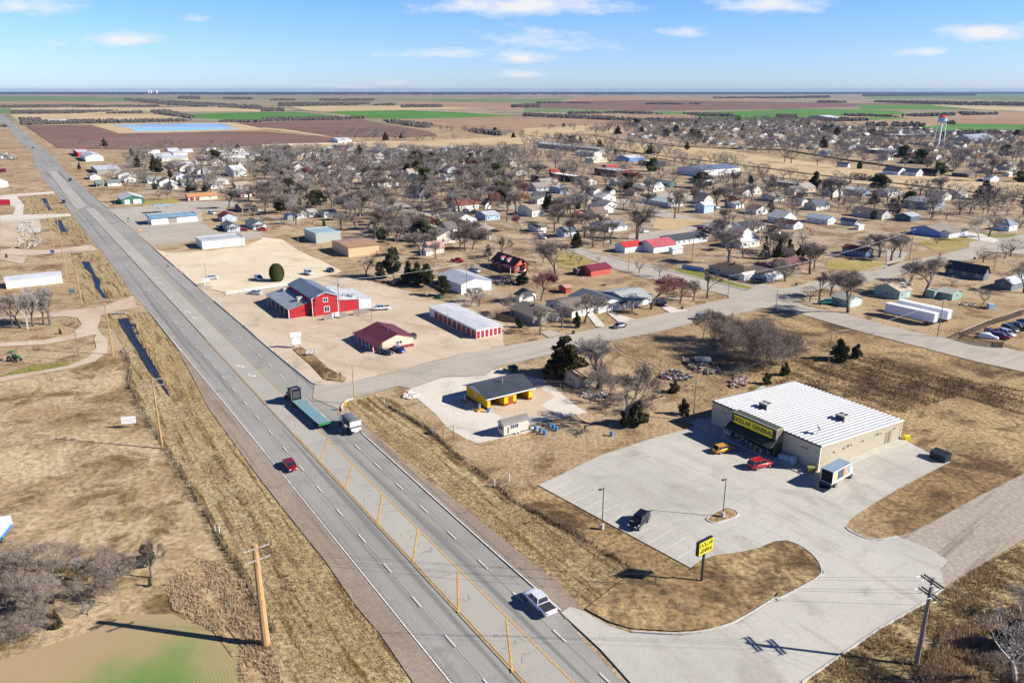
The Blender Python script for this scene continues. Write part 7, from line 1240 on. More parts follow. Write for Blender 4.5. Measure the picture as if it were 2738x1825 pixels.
for c, lab in (('g:778,845', 'dark wheeled bin at the kerb by the dark bush'), ('g:1747,625', 'dark wheeled bin at the kerb below the light grey house'), ('h:305,412', 'dark wheeled bin beside the barrel roofed shed drive'), ('B5:812,500', 'brown wheeled bins at the wide street')):
    b = pt(c); t_ = thing('wheelie_bin', lab, 'bin', b, R(TH)); MB().box(-.3, -.35, .1, .3, .35, 1.0).build('bin', M('bin_green', (.03, .05, .04), .5), t_); MB().box(-.33, -.38, 1.0, .33, .4, 1.07).build('lid', BLACKP, t_)
b = pt('n:1590,715', .05); t_ = tag(MB().box(-.5, -.5, 0, .5, .5, 1.1).box(-.3, .5, .2, .3, .7, .9).build('meter_box', M('sign_yellow', S('#f2dc1c'), .5, 0, .04), None, loc=b), 'yellow metal box at the far corner of the store', 'utility box')
b = pt('n:250,1165', .2); t_ = tag(MB().box(-.7, -.5, 0, .7, .5, 1.1).build('utility_cabinet', M('cab_olive', S('#8f8a5c'), .6), None, loc=b + Vector((0, 0, .14))), 'olive utility cabinet at the shaded front corner of the store', 'utility box')
for c, lab in (('g:1385,640', 'white picket marker'),): pass
# fences
def wirefence(spec, lab, step=3.2, h=1.15, ph=1.25, mat=None, rails=5, name='wire_fence', pr=.04, pmat=None, group=None, maxp=95):
    pl = pts(spec); p0 = pl[0]; t = thing(name, lab, 'fence', (p0.x, p0.y, 0), 0, group); mat = mat or M('fence_wire', S('#8f8a80'), .6, .3); rel = [p - p0 for p in pl]; mb = MB()
    for k in range(rails):
        z = h * (k + 1) / rails
        for a, b in zip(rel, rel[1:]): mb.tube((a.x, a.y, z), (b.x, b.y, z), .016, n=3, cap=False)
    mb.build('wires', mat, t); tot = sum((b - a).length for a, b in zip(rel, rel[1:])); step = max(step, tot / maxp); pm = pmat or M('fence_post', S('#8a7c68'), .9, 0, .3, 5); n_ = 0; me = None
    for a, b in zip(rel, rel[1:]):
        L = (b - a).length; k = 0
        while k < L:
            q_ = a.lerp(b, k / L)
            if me is None: o = MB().tube((0, 0, 0), (0, 0, ph), pr, n=5).build('post', pm, t); me = o.data; o.location = q_
            else: link('post', me, t, q_)
            k += step
    return t
wirefence('j:625,145 640,165 850,285 950,380 960,400 1180,560', 'wire fence along the verge from the street corner to the white post', 3.0)
wirefence('j:1180,572 1205,575 1270,640 1440,730 1520,775 k:730,1400 820,1465 1000,1570 F:1560,1400 1612,1418', 'long wire fence between the highway verge and the store lot', 2.8, 1.3, 1.5)
wirefence('e:1090,990 1140,1060 1160,1180 1150,1290 1215,1420 1290,1568 i:830,0 950,215 1090,420 1225,650 1300,800 1420,960 1490,1130 1580,1280 1640,1568', 'old wire fence running down the pasture left of the ditch', 3.6)
wirefence('g:1110,920 1300,890 1450,870 1590,930 1700,970 1850,1010 2000,1080 2150,1130', 'wire fence around the junk field north of the store', 3.2, 1.3, 1.4, pmat=M('fence_post_dark', S('#4f443a'), .9)); wirefence('g:520,1265 580,1300 700,1340 900,1400 1010,1470', 'low wire fence below the old white garage', 3)
for c, lab, h in (('j:1182,575', 'white painted corner post of the verge fence', 1.7), ('j:1257,545', 'white painted post beside the reddish brush', 1.7), ('j:622,145', 'white marker post near the street corner', 1.3), ('i:1245,690', 'white pipe marker by the pasture fence, left of the pair', 1.2), ('i:1270,700', 'white pipe marker by the pasture fence, right of the pair', 1.2), ('f:860,1262', 'white post at the foot of the stop sign', .9), ('e:1100,1010', 'white post beside the curved drive', .9)):
    b = pt(c); tag(MB().tube((0, 0, 0), (0, 0, h), .09, .08, 8).build('marker_post', WHITEP, None, loc=b), lab, 'post')
# white plank fence north of the restaurant
pl = pts('e:2020,500 2335,450') + pts('f:430,412'); t_ = thing('rail_fence', 'white three rail fence north of the red restaurant', 'fence', pl[0], 0); rel = [p - pl[0] for p in pl]; mb = MB()
for z in (.35, .75, 1.15):
    for a, b in zip(rel, rel[1:]): ribbon(mb, [a, b], .05, z, z + .16)
mb.build('rails', WHITEP, t_)
for a, b in zip(rel, rel[1:]):
    L = (b - a).length; k = 0
    while k < L: q_ = a.lerp(b, k / L); link('post', bpy.data.meshes.get('rail_post') or meshof(MB().box(-.07, -.07, 0, .07, .07, 1.35).build('rail_post', WHITEP)), t_, q_); k += 2.6
def boards(spec, lab, h, hexc, gap=0, bw=.16, name='board_fence'):
    pl = pts(spec); t = thing(name, lab, 'fence', (pl[0].x, pl[0].y, 0), 0); rel = [p - pl[0] for p in pl]; m_ = M('boards_' + hexc, S(hexc), .9, 0, .3, 3); mb = MB(); rr = MB()
    for a, b in zip(rel, rel[1:]):
        L = (b - a).length; d = (b - a).normalized(); k = 0
        while k < L: q_ = a + d * k; ribbon(mb, [q_, q_ + d * bw], .03, .05, h + RNG.uniform(-.05, .05)); k += bw + gap
        for z in (.4, h - .4): ribbon(rr, [a + Vector((-d.y, d.x, 0)) * .05, b + Vector((-d.y, d.x, 0)) * .05], .05, z, z + .1)
    mb.build('boards', m_, t); rr.build('rail', m_, t); return t
boards('B6:355,600 560,660 750,710 1005,735 1015,650', 'dark picket fence in front of the covered white car', 2.0, '#5a463c', .14, .14, 'picket_fence')
boards('B3:535,590 750,625', 'pale blue board fence left of the brown hip roofed house', 1.9, '#8fa6cc'); boards('g:1060,415 1150,395 1230,385', 'brown board fence behind the light grey roofed house', 1.8, '#7a6654'); boards('g:85,700 250,745', 'brown board fence behind the storage building', 1.9, '#6e5e50'); boards('q:3000,3000 3001,3001', 'x', 1, '#6e5e50') if False else None
boards('A5:680,1440 890,1460 1360,1400', 'tan board fence in front of the grey house by the dark bush', 1.8, '#a07a52'); boards('b:915,1535 1080,1510', 'brown board fence at the foot of the peach roofed building', 1.6, '#7d6650'); boards('A4:690,1060 870,1110', 'blue grey board fence left of the brown roofed chapel', 1.8, '#6c7480'); boards('B3:785,300 890,300', 'light board fence right of the charcoal roofed house', 1.7, '#c8b898')
# lattice screen wall of the car yard
pl = pts('B6:355,590') + pts('B6:870,375') + pts('B6:1340,230') + pts('B6:1700,60'); t_ = thing('lattice_fence', 'tall dark lattice wall with pale top rail around the car yard', 'fence', pl[0], 0); rel = [p - pl[0] for p in pl]; mb = MB(); top = MB(); ml = M('lattice', S('#2e2722'), .9); mp_ = M('lattice_panel', S('#b8a894'), .9, 0, .3, 3)
for a, b in zip(rel, rel[1:]):
    ribbon(top, [a, b], .16, 2.1, 2.25); L = (b - a).length; d = (b - a).normalized(); k = 0
    for z in (.3, .85, 1.4, 1.9): ribbon(mb, [a, b], .06, z, z + .16)
    while k < L: q_ = a + d * k; ribbon(mb, [q_, q_ + d * .14], .1, 0, 2.1); k += 1.25
mb.build('lattice', ml, t_); top.build('top_rail', mp_, t_)
# water tower
b = pt('d:1565,600'); ht = hgt(b, nat('d', 1600, 352)[1]); h2 = hgt(b, nat('d', 1600, 290)[1]); t_ = thing('water_tower', 'blue and white water tower with red cap on tall legs', 'water tower', b, 0); rt_ = (h2 - ht) * .62
tk = MB(); prof = [(.15, ht - 1.5), (rt_ * .6, ht - .8), (rt_, ht + .8), (rt_, h2 - 3.4), (rt_ * .96, h2 - 3.0)]; N_ = 20
for (r0, z0), (r1, z1) in zip(prof, prof[1:]): tk.add([(r0 * math.cos(k * math.tau / N_), r0 * math.sin(k * math.tau / N_), z0) for k in range(N_)] + [(r1 * math.cos(k * math.tau / N_), r1 * math.sin(k * math.tau / N_), z1) for k in range(N_)], [(k, (k + 1) % N_, N_ + (k + 1) % N_, N_ + k) for k in range(N_)])
tk.build('tank', M('tank_blue', S('#a3cfe4'), .4), t_); MB().tube((0, 0, h2 - 3.2), (0, 0, h2), rt_ * 1.08, .2, N_).build('cap', M('cap_red', S('#d8413c'), .5), t_); MB().tube((0, 0, 0), (0, 0, ht), 1.1, 1.0, 10).build('riser', WHITEP, t_)
for k in range(6): a = k * math.tau / 6; MB().tube((rt_ * 1.45 * math.cos(a), rt_ * 1.45 * math.sin(a), 0), (rt_ * .95 * math.cos(a), rt_ * .95 * math.sin(a), ht + 1), .32, .26, 6).build('leg', WHITEP, t_)
br = MB()
for z in (ht * .33, ht * .66):
    r_ = rt_ * (1.45 - .5 * z / ht)
    for k in range(6): a, b2 = k * math.tau / 6, (k + 1) * math.tau / 6; br.tube((r_ * math.cos(a), r_ * math.sin(a), z), (r_ * math.cos(b2), r_ * math.sin(b2), z), .22, n=4); br.tube((r_ * math.cos(a), r_ * math.sin(a), z), (r_ * .98 * math.cos(b2), r_ * .98 * math.sin(b2), z + ht * .3), .14, n=4)
br.build('bracing', STEEL, t_); LM.append((b.x, b.y, 'water tower'))

# grain elevators on the horizon
for px, w in ((398, 8), (405, 6), (419, 8)):
    b = P('N', px, 250.2); b.z = 0; sc_ = b.length / FP; tag(MB().tube((0, 0, 0), (0, 0, sc_ * 8), sc_ * w * .25, n=10).build('grain_elevator', WHITEP, None, loc=b), {398: 'left', 405: 'middle', 419: 'right'}[px] + ' one of three white grain elevators on the horizon', 'silo')
# white storage tank at the left edge, tractors and farm machines beyond it
b = pt('a:-40,930'); tag(fixn(MB().tube((0, 0, 0), (0, 0, 3), 8.5, n=32).tube((0, 0, 3), (0, 0, 6), 8.5, 3, 32).build('storage_tank', WHITEP, None, loc=b)), 'big white round tank cut by the left edge', 'tank')
for i_, (c, hx) in enumerate((('A1:40,300', '#c8ccd0'), ('A1:120,290', '#5a6a5a'), ('A1:200,310', '#b8bcc0'), ('A1:270,300', '#8a9092'), ('A1:110,240', '#d0d4d4'), ('A1:10,240', '#7a9a80'))):
    b = pt(c); t_ = thing('farm_implement', ['large pale', 'green grey', 'silver', 'grey', 'tall white', 'pale green'][i_] + ' farm machine parked on the dealer lot at the left edge', 'farm machine', b, RNG.uniform(0, 3)); MB().box(-2.5, -1, 1.2, 2.5, 1, 1.6).box(-.5, -.9, 1.6, 1.5, .9, 3.2).build('body', M('mach_' + hx, S(hx), .5, .3), t_); wheels(t_, (-1.8, 1.8), (-1.1, 1.1), .8, .4); MB().box(-3.5, -2.6, .6, -2.7, 2.6, 1.2).build('toolbar', STEEL, t_)
b = pt('A1:40,530'); t_ = thing('farm_combine', 'dark red farm machine left of the highway bend', 'farm machine', b, .2); MB().box(-3, -1.4, 1, 3, 1.4, 3.2).build('body', M('dark_red', S('#7a1c26'), .4), t_); wheels(t_, (-1.8, 1.8), (-1.4, 1.4), .8, .4)
# heap of white blocks
hp = MB(); pg = pts('a:155,1290 240,1235 300,1240 330,1300 340,1350 375,1400 370,1470 260,1480 150,1470 140,1420 180,1350'); pg2 = [(v.x, v.y) for v in pg]; xs = [v.x for v in pg]; ysv = [v.y for v in pg]; me_b = []
for q_ in range(800):
    x, y = RNG.uniform(min(xs), max(xs)), RNG.uniform(min(ysv), max(ysv))
    if not inpoly(x, y, pg2): continue
    s = RNG.uniform(.25, .6); z = RNG.uniform(0, 1.1); a = RNG.uniform(0, 3); ca, sa = math.cos(a), math.sin(a); tl = RNG.uniform(-.3, .3)
    hp.add([(x + (u * ca - v * sa) * s, y + (u * sa + v * ca) * s, z + w * s * .5 + u * tl) for u, v, w in ((-1, -.7, 0), (1, -.7, 0), (1, .7, 0), (-1, .7, 0), (-1, -.7, 1), (1, -.7, 1), (1, .7, 1), (-1, .7, 1))], [(3, 2, 1, 0), (4, 5, 6, 7), (0, 1, 5, 4), (1, 2, 6, 5), (2, 3, 7, 6), (3, 0, 4, 7)])
struct(tag(hp.build('rubble_heap', M('rubble', S('#b8b6b0'), .8, 0, .4, 1)), 'heap of broken white blocks left of the highway', 'rubble'), 'stuff')
def heap(spec, n, cols, lab, s0=.3, s1=1.0, zz=.8, name='scrap_heap'):
    pg = pts(spec); pg2 = [(v.x, v.y) for v in pg]; xs = [v.x for v in pg]; ysv = [v.y for v in pg]; hp = MB(); k = 0
    while k < n:
        x, y = RNG.uniform(min(xs), max(xs)), RNG.uniform(min(ysv), max(ysv))
        if not inpoly(x, y, pg2): continue
        k += 1; L, w, h = RNG.uniform(s0, s1), RNG.uniform(.08, .35), RNG.uniform(.05, .3); a = RNG.uniform(0, 3.1); ca, sa = math.cos(a), math.sin(a); z = RNG.uniform(0, zz) * .6; tl = RNG.uniform(-.35, .35)
        hp.add([(x + u * L * ca - v * w * sa, y + u * L * sa + v * w * ca, z + t * h + u * L * tl) for u, v, t in ((-1, -1, 0), (1, -1, 0), (1, 1, 0), (-1, 1, 0), (-1, -1, 1), (1, -1, 1), (1, 1, 1), (-1, 1, 1))], [(3, 2, 1, 0), (4, 5, 6, 7), (0, 1, 5, 4), (1, 2, 6, 5), (2, 3, 7, 6), (3, 0, 4, 7)], RNG.randrange(len(cols)))
    return struct(tag(hp.build(name, [M('junk_' + c, S(c), .8) for c in cols]), lab, 'scrap'), 'stuff')
heap('g:1760,1080 1900,1075 2000,1110 2120,1150 2000,1210 1880,1190 1780,1130', 260, ['#76675a', '#94836f', '#a39a8e', '#54453a'], 'heap of broken timber and sheet metal in the field'); heap('g:1530,1240 1600,1190 1690,1165 1830,1235 1780,1260 1640,1250', 150, ['#aaaeb4', '#3a3634', '#6c3a38', '#7a746c', '#5a5450'], 'heap of scrap metal with a red box behind the round shrub')
heap('g:2180,1270 2240,1230 2330,1240 2330,1290 2240,1320 2180,1320', 120, ['#b5aaa0', '#7a564c', '#93806f'], 'pile of rubble and bricks near the thicket'); heap('g:830,1385 900,1360 1080,1370 1130,1420 1000,1450 860,1410', 110, ['#b8a48c', '#5a4c40', '#dcd4c8'], 'brush and timber pile below the old garage', .2, .7, .5); heap('g:60,370 160,350 270,370 220,410 100,405', 80, ['#3a322c', '#5a5048', '#8a8078'], 'dark junk pile beside the maroon dormer house', .3, .8, .8); heap('B5:0,700 100,690 180,750 170,790 60,760', 60, ['#d8d8d4', '#2c3236', '#8a8680'], 'junk behind the patched roof house', .3, .9, .8); heap('B6:340,80 620,140 760,150 860,140 700,110 400,60', 40, ['#3a302a', '#d8d4cc', '#6a5a4a'], 'old boards and a rail lying in the grass near a small white box', .3, 1.2, .2)
o = heap('f:1430,1400 1470,1370 1530,1375 1550,1410 1500,1430 1440,1425', 45, ['#e4e0d8', '#cfc8bc'], 'small white limestone rock pile at the car wash verge', .25, .6, .5, 'rock_pile')
b = pt('g:1930,1100'); tag(MB().add([(-2.2, -1.2, .9), (2.2, -1.4, .8), (2.3, 1.2, 1.3), (-2.0, 1.3, 1.4), (-2.2, -1.2, .8), (2.2, -1.4, .7), (2.3, 1.2, 1.2), (-2.0, 1.3, 1.3)], [(0, 1, 2, 3), (7, 6, 5, 4), (0, 4, 5, 1), (1, 5, 6, 2), (2, 6, 7, 3), (3, 7, 4, 0)]).build('sheet_metal', STEEL, None, loc=b), 'grey metal sheet lying on the timber heap', 'metal sheet'); b = pt('B6:830,140'); tag(MB().box(-1, -.8, 0, 1, .8, 1.7).build('storage_box', M('box_pale_blue', S('#a9c0d8'), .5), None, loc=b), 'small pale blue box in the grass near the right edge', 'box')
b = pt('A7:975,470'); heap('A7:850,440 900,400 1080,430 1110,465 950,465', 300, ['#1c1814', '#2a221c'], 'long black heap of old sleepers beside the railway', .6, 1.6, 4.5, 'sleeper_heap')
# culverts
for c, lab in (('e:1060,665', 'concrete culvert mouth under the first side lane'), ('e:700,128', 'concrete culvert mouth under the second side lane')):
    b = pt(c); t_ = tag(MB().box(-2.4, -.2, .0, 2.4, .2, .5).box(-2.0, -.35, .02, 2.0, -.2, .35, 1).build('culvert', [CONC, BLACKP], None, loc=b), lab, 'culvert'); t_.rotation_euler = (0, 0, R(12))
b = pt('i:-45,770'); t_ = thing('parked_boat', 'white and blue trailer end cut by the left edge above the thicket', 'trailer', b, R(100)); MB().box(-5, -1.2, .6, 5, 1.2, 2.4).build('body', WHITEP, t_); MB().box(-4.9, -1.22, .5, 4.9, 1.22, 1.1).build('blue_band', M('band_blue', S('#3a7ac0'), .4), t_); wheels(t_, (-.6, .6), (-1.2, 1.2), .4)
# ------------------------------------------------------------------ trees
BARK = M('bark', (.14, .118, .10), .95, 0, .35, 3); TWIG = M('twigs', (.285, .24, .208), .95, 0, .4, .6); TW2 = M('twigs_brown', (.205, .163, .135), .95, 0, .4, .6); TW3 = M('twigs_grey', (.36, .32, .29), .95, 0, .35, .6); TWIGR = M('twigs_red', (.34, .17, .155), .95, 0, .35, .6)
TWIGO = M('twigs_orange', (.40, .22, .09), .95, 0, .3, .6); BARKW = M('bark_white', (.5, .47, .43), .9, 0, .3, 3); TWIGP = M('twigs_pale', (.27, .215, .175), .95, 0, .3, .6)
def leafmat(name, c1, c2, c3):
    m, nt, lk, b = newmat(name); c = ramp(nt, lk, noise(nt, lk, .7, 4), c1, c2, .35, .65); c = ramp(nt, lk, noise(nt, lk, 3.5, 3), c, c3, .5, .75); lk.new(c, b.inputs['Base Color']); b.inputs['Roughness'].default_value = .85; b.inputs['Specular IOR Level'].default_value = .15; return m
LEAF = leafmat('cedar_leaf', (.05, .058, .028), (.068, .075, .036), (.115, .10, .05)); LEAFB = leafmat('cedar_brown', (.07, .05, .025), (.04, .05, .02), (.12, .075, .035)); LEAFG = leafmat('juniper_leaf', (.08, .10, .03), (.055, .075, .022), (.12, .13, .045))
LEAFY = leafmat('clipped_leaf', (.07, .085, .022), (.055, .065, .02), (.12, .125, .035)); LEAFS = leafmat('spruce_leaf', (.022, .036, .022), (.035, .05, .03), (.05, .065, .04))
def ribbon_tri(mb, p, q, w, rn):
    d = q - p
    if d.length < 1e-4: return
    s = d.cross(Vector((rn.uniform(-1, 1), rn.uniform(-1, 1), rn.uniform(-1, 1)))).normalized() * w / 2
    n = len(mb.v); mb.v += [tuple(p - s), tuple(p + s), tuple(q)]; mb.f.append((n, n + 1, n + 2)); mb.m.append(0)
def baretree(seed, trunk=.22, spread=.62, depth=6, maxv=1.0, tw=.045, up=.12, kids=(3, 4), fork=.5):
    """unit-height (10 m) leafless tree: trunk mesh and twig mesh"""
    rn = random.Random(seed); T, C_ = MB(), MB(); out = []
    def br(p, d, L, r, lv):
        segs = 3 if lv < 2 else 2; q = p; dd = d
        nodes = []
        for s in range(segs):
            dd = (dd + Vector((rn.uniform(-1, 1), rn.uniform(-1, 1), rn.uniform(-.5, .8))) * (.13 + .05 * lv)).normalized(); nq = q + dd * (L / segs); r2 = r * (1 - .35 / segs)
            if lv <= 2: T.tube(q, nq, r, r2, 6 if lv == 0 else 4, cap=False)
            elif lv == 3: C_.tube(q, nq, max(r, tw * .6), max(r2, tw * .45), 3, cap=False)
            else: ribbon_tri(C_, q, nq + (nq - q) * .3, max(tw, r * 1.6) * (1.1 if lv < depth - 1 else .8), rn)
            q = nq; r = r2; nodes.append((q, dd, r))
        if lv >= depth - 1: return
        n_ = rn.randint(*kids) + (1 if lv == 0 else 0) + (1 if lv >= 3 else 0) + (1 if lv >= 4 else 0)
        for k in range(n_):
            nd = nodes[-1] if (lv == 0 or k < 2) else nodes[rn.randrange(len(nodes))]; a = rn.uniform(0, math.tau) + k * 2.4; th = rn.uniform(.55, 1.25) * spread
            o = nd[1].orthogonal().normalized(); b2 = nd[1].cross(o); nd_ = (nd[1] * math.cos(th) + (o * math.cos(a) + b2 * math.sin(a)) * math.sin(th)).normalized(); nd_ = (nd_ + Vector((0, 0, up))).normalized()
            br(nd[0], nd_, L * rn.uniform(.62, .86) * (.95 if lv else 1.0), nd[2] * rn.uniform(.55, .75), lv + 1)
    L0 = 2.6; br(Vector((0, 0, -.1)), Vector((rn.uniform(-.06, .06), rn.uniform(-.06, .06), 1)).normalized(), L0, trunk, 0)
    zt = max(v[2] for v in C_.v); k = 10 / zt
    for m_ in (T, C_): m_.v = [(x * k, y * k, z * k) for x, y, z in m_.v]
    return T, C_
def evergreen(seed, shape, n, leaf=.34):
    rn = random.Random(seed); C_ = MB(); T = MB(); T.tube((0, 0, -.1), (0, 0, 7.5), .26, .06, 6); lobes = []
    if shape in ('cone', 'spruce'):
        L = 11 if shape == 'cone' else 9
        for i in range(L):
            z = .06 + .9 * i / L; R_ = (3.0 if shape == 'cone' else 2.9) * (1 - z) ** (.8 if shape == 'cone' else 1) + .25
            for k in range(max(2, int(6 * (1 - z)) + 1)): a = rn.uniform(0, math.tau); d = R_ * rn.uniform(.45, .78); lobes.append((d * math.cos(a), d * math.sin(a), (.8 + z * 9.2) * rn.uniform(.95, 1.05) - (d * .22 if shape == 'spruce' else -.1 * d), R_ * rn.uniform(.35, .6), .75 if shape == 'cone' else .3))
        lobes.append((0, 0, 9.4, .55, 1.3))
    elif shape == 'oval':
        for k in range(26): a = rn.uniform(0, math.tau); z = rn.uniform(0, 1); R_ = 3.4 * math.sqrt(max(.05, 1 - (z * 2 - .9) ** 2)); d = R_ * rn.uniform(.3, .85); lobes.append((d * math.cos(a), d * math.sin(a), 1.8 + z * 7.4, rn.uniform(.8, 1.5), .75))
    elif shape == 'mound':
        for k in range(22): a = rn.uniform(0, math.tau); z = rn.uniform(0, 1); d = 4.6 * math.sqrt(1 - z * z) * rn.uniform(.3, .95); lobes.append((d * math.cos(a), d * math.sin(a), .8 + z * 7.8, rn.uniform(1.1, 2.1), .8))
    for i in range(n):
        if shape == 'ball':
            z = rn.random(); a = rn.uniform(0, math.tau); rr = 5.9 * math.sqrt(max(0, 1 - (z * 1.75 - .8) ** 2)) * rn.uniform(.93, 1.01); c = Vector((rr * math.cos(a), rr * math.sin(a), z * 10)); nrm = Vector((math.cos(a), math.sin(a), (z * 1.75 - .8) * 1.2)) + Vector((rn.uniform(-1, 1), rn.uniform(-1, 1), rn.uniform(-1, 1))) * .35; out = Vector((math.cos(a), math.sin(a), 0))
        else:
            lx_, ly_, lz_, lr, fl = lobes[i % len(lobes)]; d = Vector((rn.gauss(0, 1), rn.gauss(0, 1), rn.gauss(0, 1))).normalized(); rr = lr * rn.uniform(.55, 1.15); c = Vector((lx_ + d.x * rr, ly_ + d.y * rr, max(.1, lz_ + d.z * rr * fl))); nrm = d + Vector((rn.uniform(-1, 1), rn.uniform(-1, 1), rn.uniform(-1, 1))) * .7; out = Vector((c.x, c.y, 0)).normalized() if c.xy.length > .1 else Vector((1, 0, 0))
        s1 = nrm.orthogonal().normalized() * leaf * rn.uniform(.5, 1.3); s2 = nrm.normalized().cross(s1) * rn.uniform(.5, 1.1); k = len(C_.v); tip = Vector((0, 0, leaf * .6)) + out * leaf * .9
        C_.v += [tuple(c - s1), tuple(c + s2), tuple(c + s1 + tip * .4), tuple(c - s2 * .6 + tip * .8)]; C_.f.append((k, k + 1, k + 2, k + 3)); C_.m.append(0)
    if shape == 'ball':                            # dense clipped crown: closed inner body
        vs = []; fs = []
        for i in range(9):
            z = i / 8; r_ = 5.5 * math.sqrt(max(0.02, 1 - (z * 1.75 - .8) ** 2))
            for k in range(20): vs.append((r_ * math.cos(k * math.tau / 20), r_ * math.sin(k * math.tau / 20), z * 9.8))
        for i in range(8):
            for k in range(20): fs.append((i * 20 + k, i * 20 + (k + 1) % 20, (i + 1) * 20 + (k + 1) % 20, (i + 1) * 20 + k))
        fs.append(tuple(range(160, 180))); C_.add(vs, fs)
    return T, C_
def proto(name, cat, T, C_, bark, crown, cn='crown'):
    t = link(name, None); T.build('trunk', bark, t); C_.build(cn, crown, t); t['category'] = cat; return t
PR = {}
for i in range(6): T, C_ = baretree(11 + i, trunk=.26 + .03 * (i % 3), spread=(.44, .54, .48, .62, .38, .5)[i], depth=7, tw=.052, up=(.16, .10, .15, .05, .22, .12)[i], kids=((3, 4), (2, 4), (3, 4), (3, 4), (2, 4), (3, 3))[i]); PR['b%d' % i] = proto('bare_tree', 'tree', T, C_, BARK, (TWIG, TW2, TW3)[i % 3])
T, C_ = baretree(31, .2, .45, 7, tw=.055, up=.14); PR['r'] = proto('bare_tree', 'tree', T, C_, BARK, TWIGR); T, C_ = baretree(33, .2, .55, 7, tw=.055); PR['o'] = proto('bare_tree', 'tree', T, C_, BARK, TWIGO)
T, C_ = baretree(35, .2, .6, 6, tw=.05); PR['w'] = proto('bare_tree', 'tree', T, C_, BARKW, M('twigs_white', (.42, .38, .34), .9, 0, .2, 1)); 
for i in range(3): T, C_ = baretree(41 + i, .09, .75, 6, tw=.045, up=.1, kids=(3, 5)); PR['t%d' % i] = proto('bare_tree', 'tree', T, C_, TWIGP, TWIGP)
PR['e'] = proto('cedar_tree', 'tree', *evergreen(3, 'cone', 5200), BARK, LEAF); PR['e2'] = proto('cedar_tree', 'tree', *evergreen(4, 'oval', 5200), BARK, LEAF); PR['eb'] = proto('cedar_tree', 'tree', *evergreen(6, 'cone', 4200), BARK, LEAFB)
PR['p'] = proto('spruce_tree', 'tree', *evergreen(8, 'spruce', 4600, .3), BARK, LEAFS); PR['s'] = proto('evergreen_shrub', 'shrub', *evergreen(5, 'mound', 3600, .5), BARK, LEAFG, 'foliage'); PR['sd'] = proto('evergreen_shrub', 'shrub', *evergreen(7, 'mound', 3600, .5), BARK, LEAF, 'foliage')
PR['g'] = proto('round_bush', 'shrub', *evergreen(9, 'ball', 9000, .22), BARK, LEAFY, 'foliage'); PR['gd'] = proto('round_bush', 'shrub', *evergreen(10, 'ball', 6000, .3), BARK, LEAF, 'foliage')
USED = set(); TREES = []                           # (key, x, y, height, width factor, label or None)
def T_(key, spec, wf=1.0, label=None):
    """'c:x,ybase,ytop' entries"""
    cr = 'N'
    for tok in spec.split():
        if ':' in tok: cr, tok = tok.split(':')
        x, y, yt = [float(v) for v in tok.split(',')]; b = P(cr, x, y); h = hgt(b, nat(cr, x, yt)[1]); TREES.append([key if key != 'b' else 'b%d' % RNG.randrange(6), b.x, b.y, max(1.2, h), wf * (1.25 if key in 'brow' else .85), label])
T_('b', 'g:1730,565,330 1850,545,360 1975,520,290 1545,335,195 1365,300,180 625,360,-20 825,225,140 485,850,620 675,785,560 880,742,450 230,690,490 f:1100,342,140 2040,570,410 2105,600,450 2190,195,50 g:1000,200,150 140,180,-20')
T_('b', 'g:1000,1330,850 1330,1420,1180 k:780,395,-50 h:765,652,240 515,535,300 615,510,275 425,560,410 1445,500,135 1320,378,195 1690,418,320 1975,577,470 1970,205,70 2165,170,30 2212,152,-10 1040,160,-50 1150,190,-60 1225,165,-50 205,375,160 425,310,0 2335,475,200 2335,330,200', 1.15)
T_('b', 'B5:955,275,30 430,352,285 1265,190,60 B3:880,320,120 1000,540,150 1140,475,330 90,300,40 1275,220,60 c:1010,1400,1110 615,1470,1270 545,1385,1160 775,1440,1230 1350,1212,1020 1165,1200,1090 A6:1570,1275,850 1255,1160,870 590,1095,860 1610,830,580 1480,830,640 1700,830,600 840,560,380 120,230,60 1850,1040,820 B2:420,530,390 530,230,0 690,520,390', 1.15)
T_('b', 'A4:450,1250,950 310,1200,900 60,920,620 1770,935,820 640,985,660 1210,845,640 230,1400,1180 1380,880,580 1500,450,230 A5:1380,1165,960 930,1150,880 300,850,480 460,1300,1080 720,1180,1040 1740,1300,1060 1860,1500,1230 2150,1450,1200 1130,1560,1370 A3:1640,1310,900 1075,1330,1040 600,1440,1090 1390,1520,1200 1640,1530,1220 340,1480,1310 2005,1035,800 2170,1035,850 1640,820,580 715,820,560 505,730,500 1330,975,600 2060,500,300 2240,560,340 A2:490,1005,850 645,1010,720 1715,1165,780 1800,1020,880 2160,1290,1080 850,520,270 1250,560,200 1500,540,300 A1:1800,900,770', 1.1)
T_('b', 'A7:215,275,130 280,290,150 540,315,170 740,335,180 1160,330,230 350,550,380 755,660,420 680,650,400 285,740,570 335,815,690 840,770,650 270,440,320 720,430,350 1100,640,500 A8:270,600,430 375,600,480 470,620,400 975,470,230 650,320,130 380,845,670 530,850,720 640,650,600 800,700,620 950,700,500 1100,700,520 1180,690,560 540,380,260 700,250,110 900,130,0 B4:590,590,380 470,350,170 1240,480,330 1130,460,240 300,715,560 b:1390,530,460 1430,530,460 1530,525,455 1720,520,460 600,475,410 670,478,420', 1.2)
T_('b', 'e:180,790,440 300,772,430 450,762,400 390,752,450 110,780,500 i:880,960,760', .8); T_('w', 'e:245,795,385', .7); T_('w', 'B5:860,310,50 l:1310,1215,1040 F:2330,1568,1380')
T_('r', 'g:490,545,255 A5:1430,875,680 1560,885,680 1900,985,630 700,1250,1160 2040,1240,1100 A4:2240,1560,1250 1150,700,520 A2:350,440,240 1790,800,680 A3:300,560,380', 1.0); T_('r', 'g:1470,622,300', 1.5); T_('o', 'A4:2205,1210,840', 1.1); T_('o', 'A5:1120,1500,1330 1000,1500,1360', 1.2)
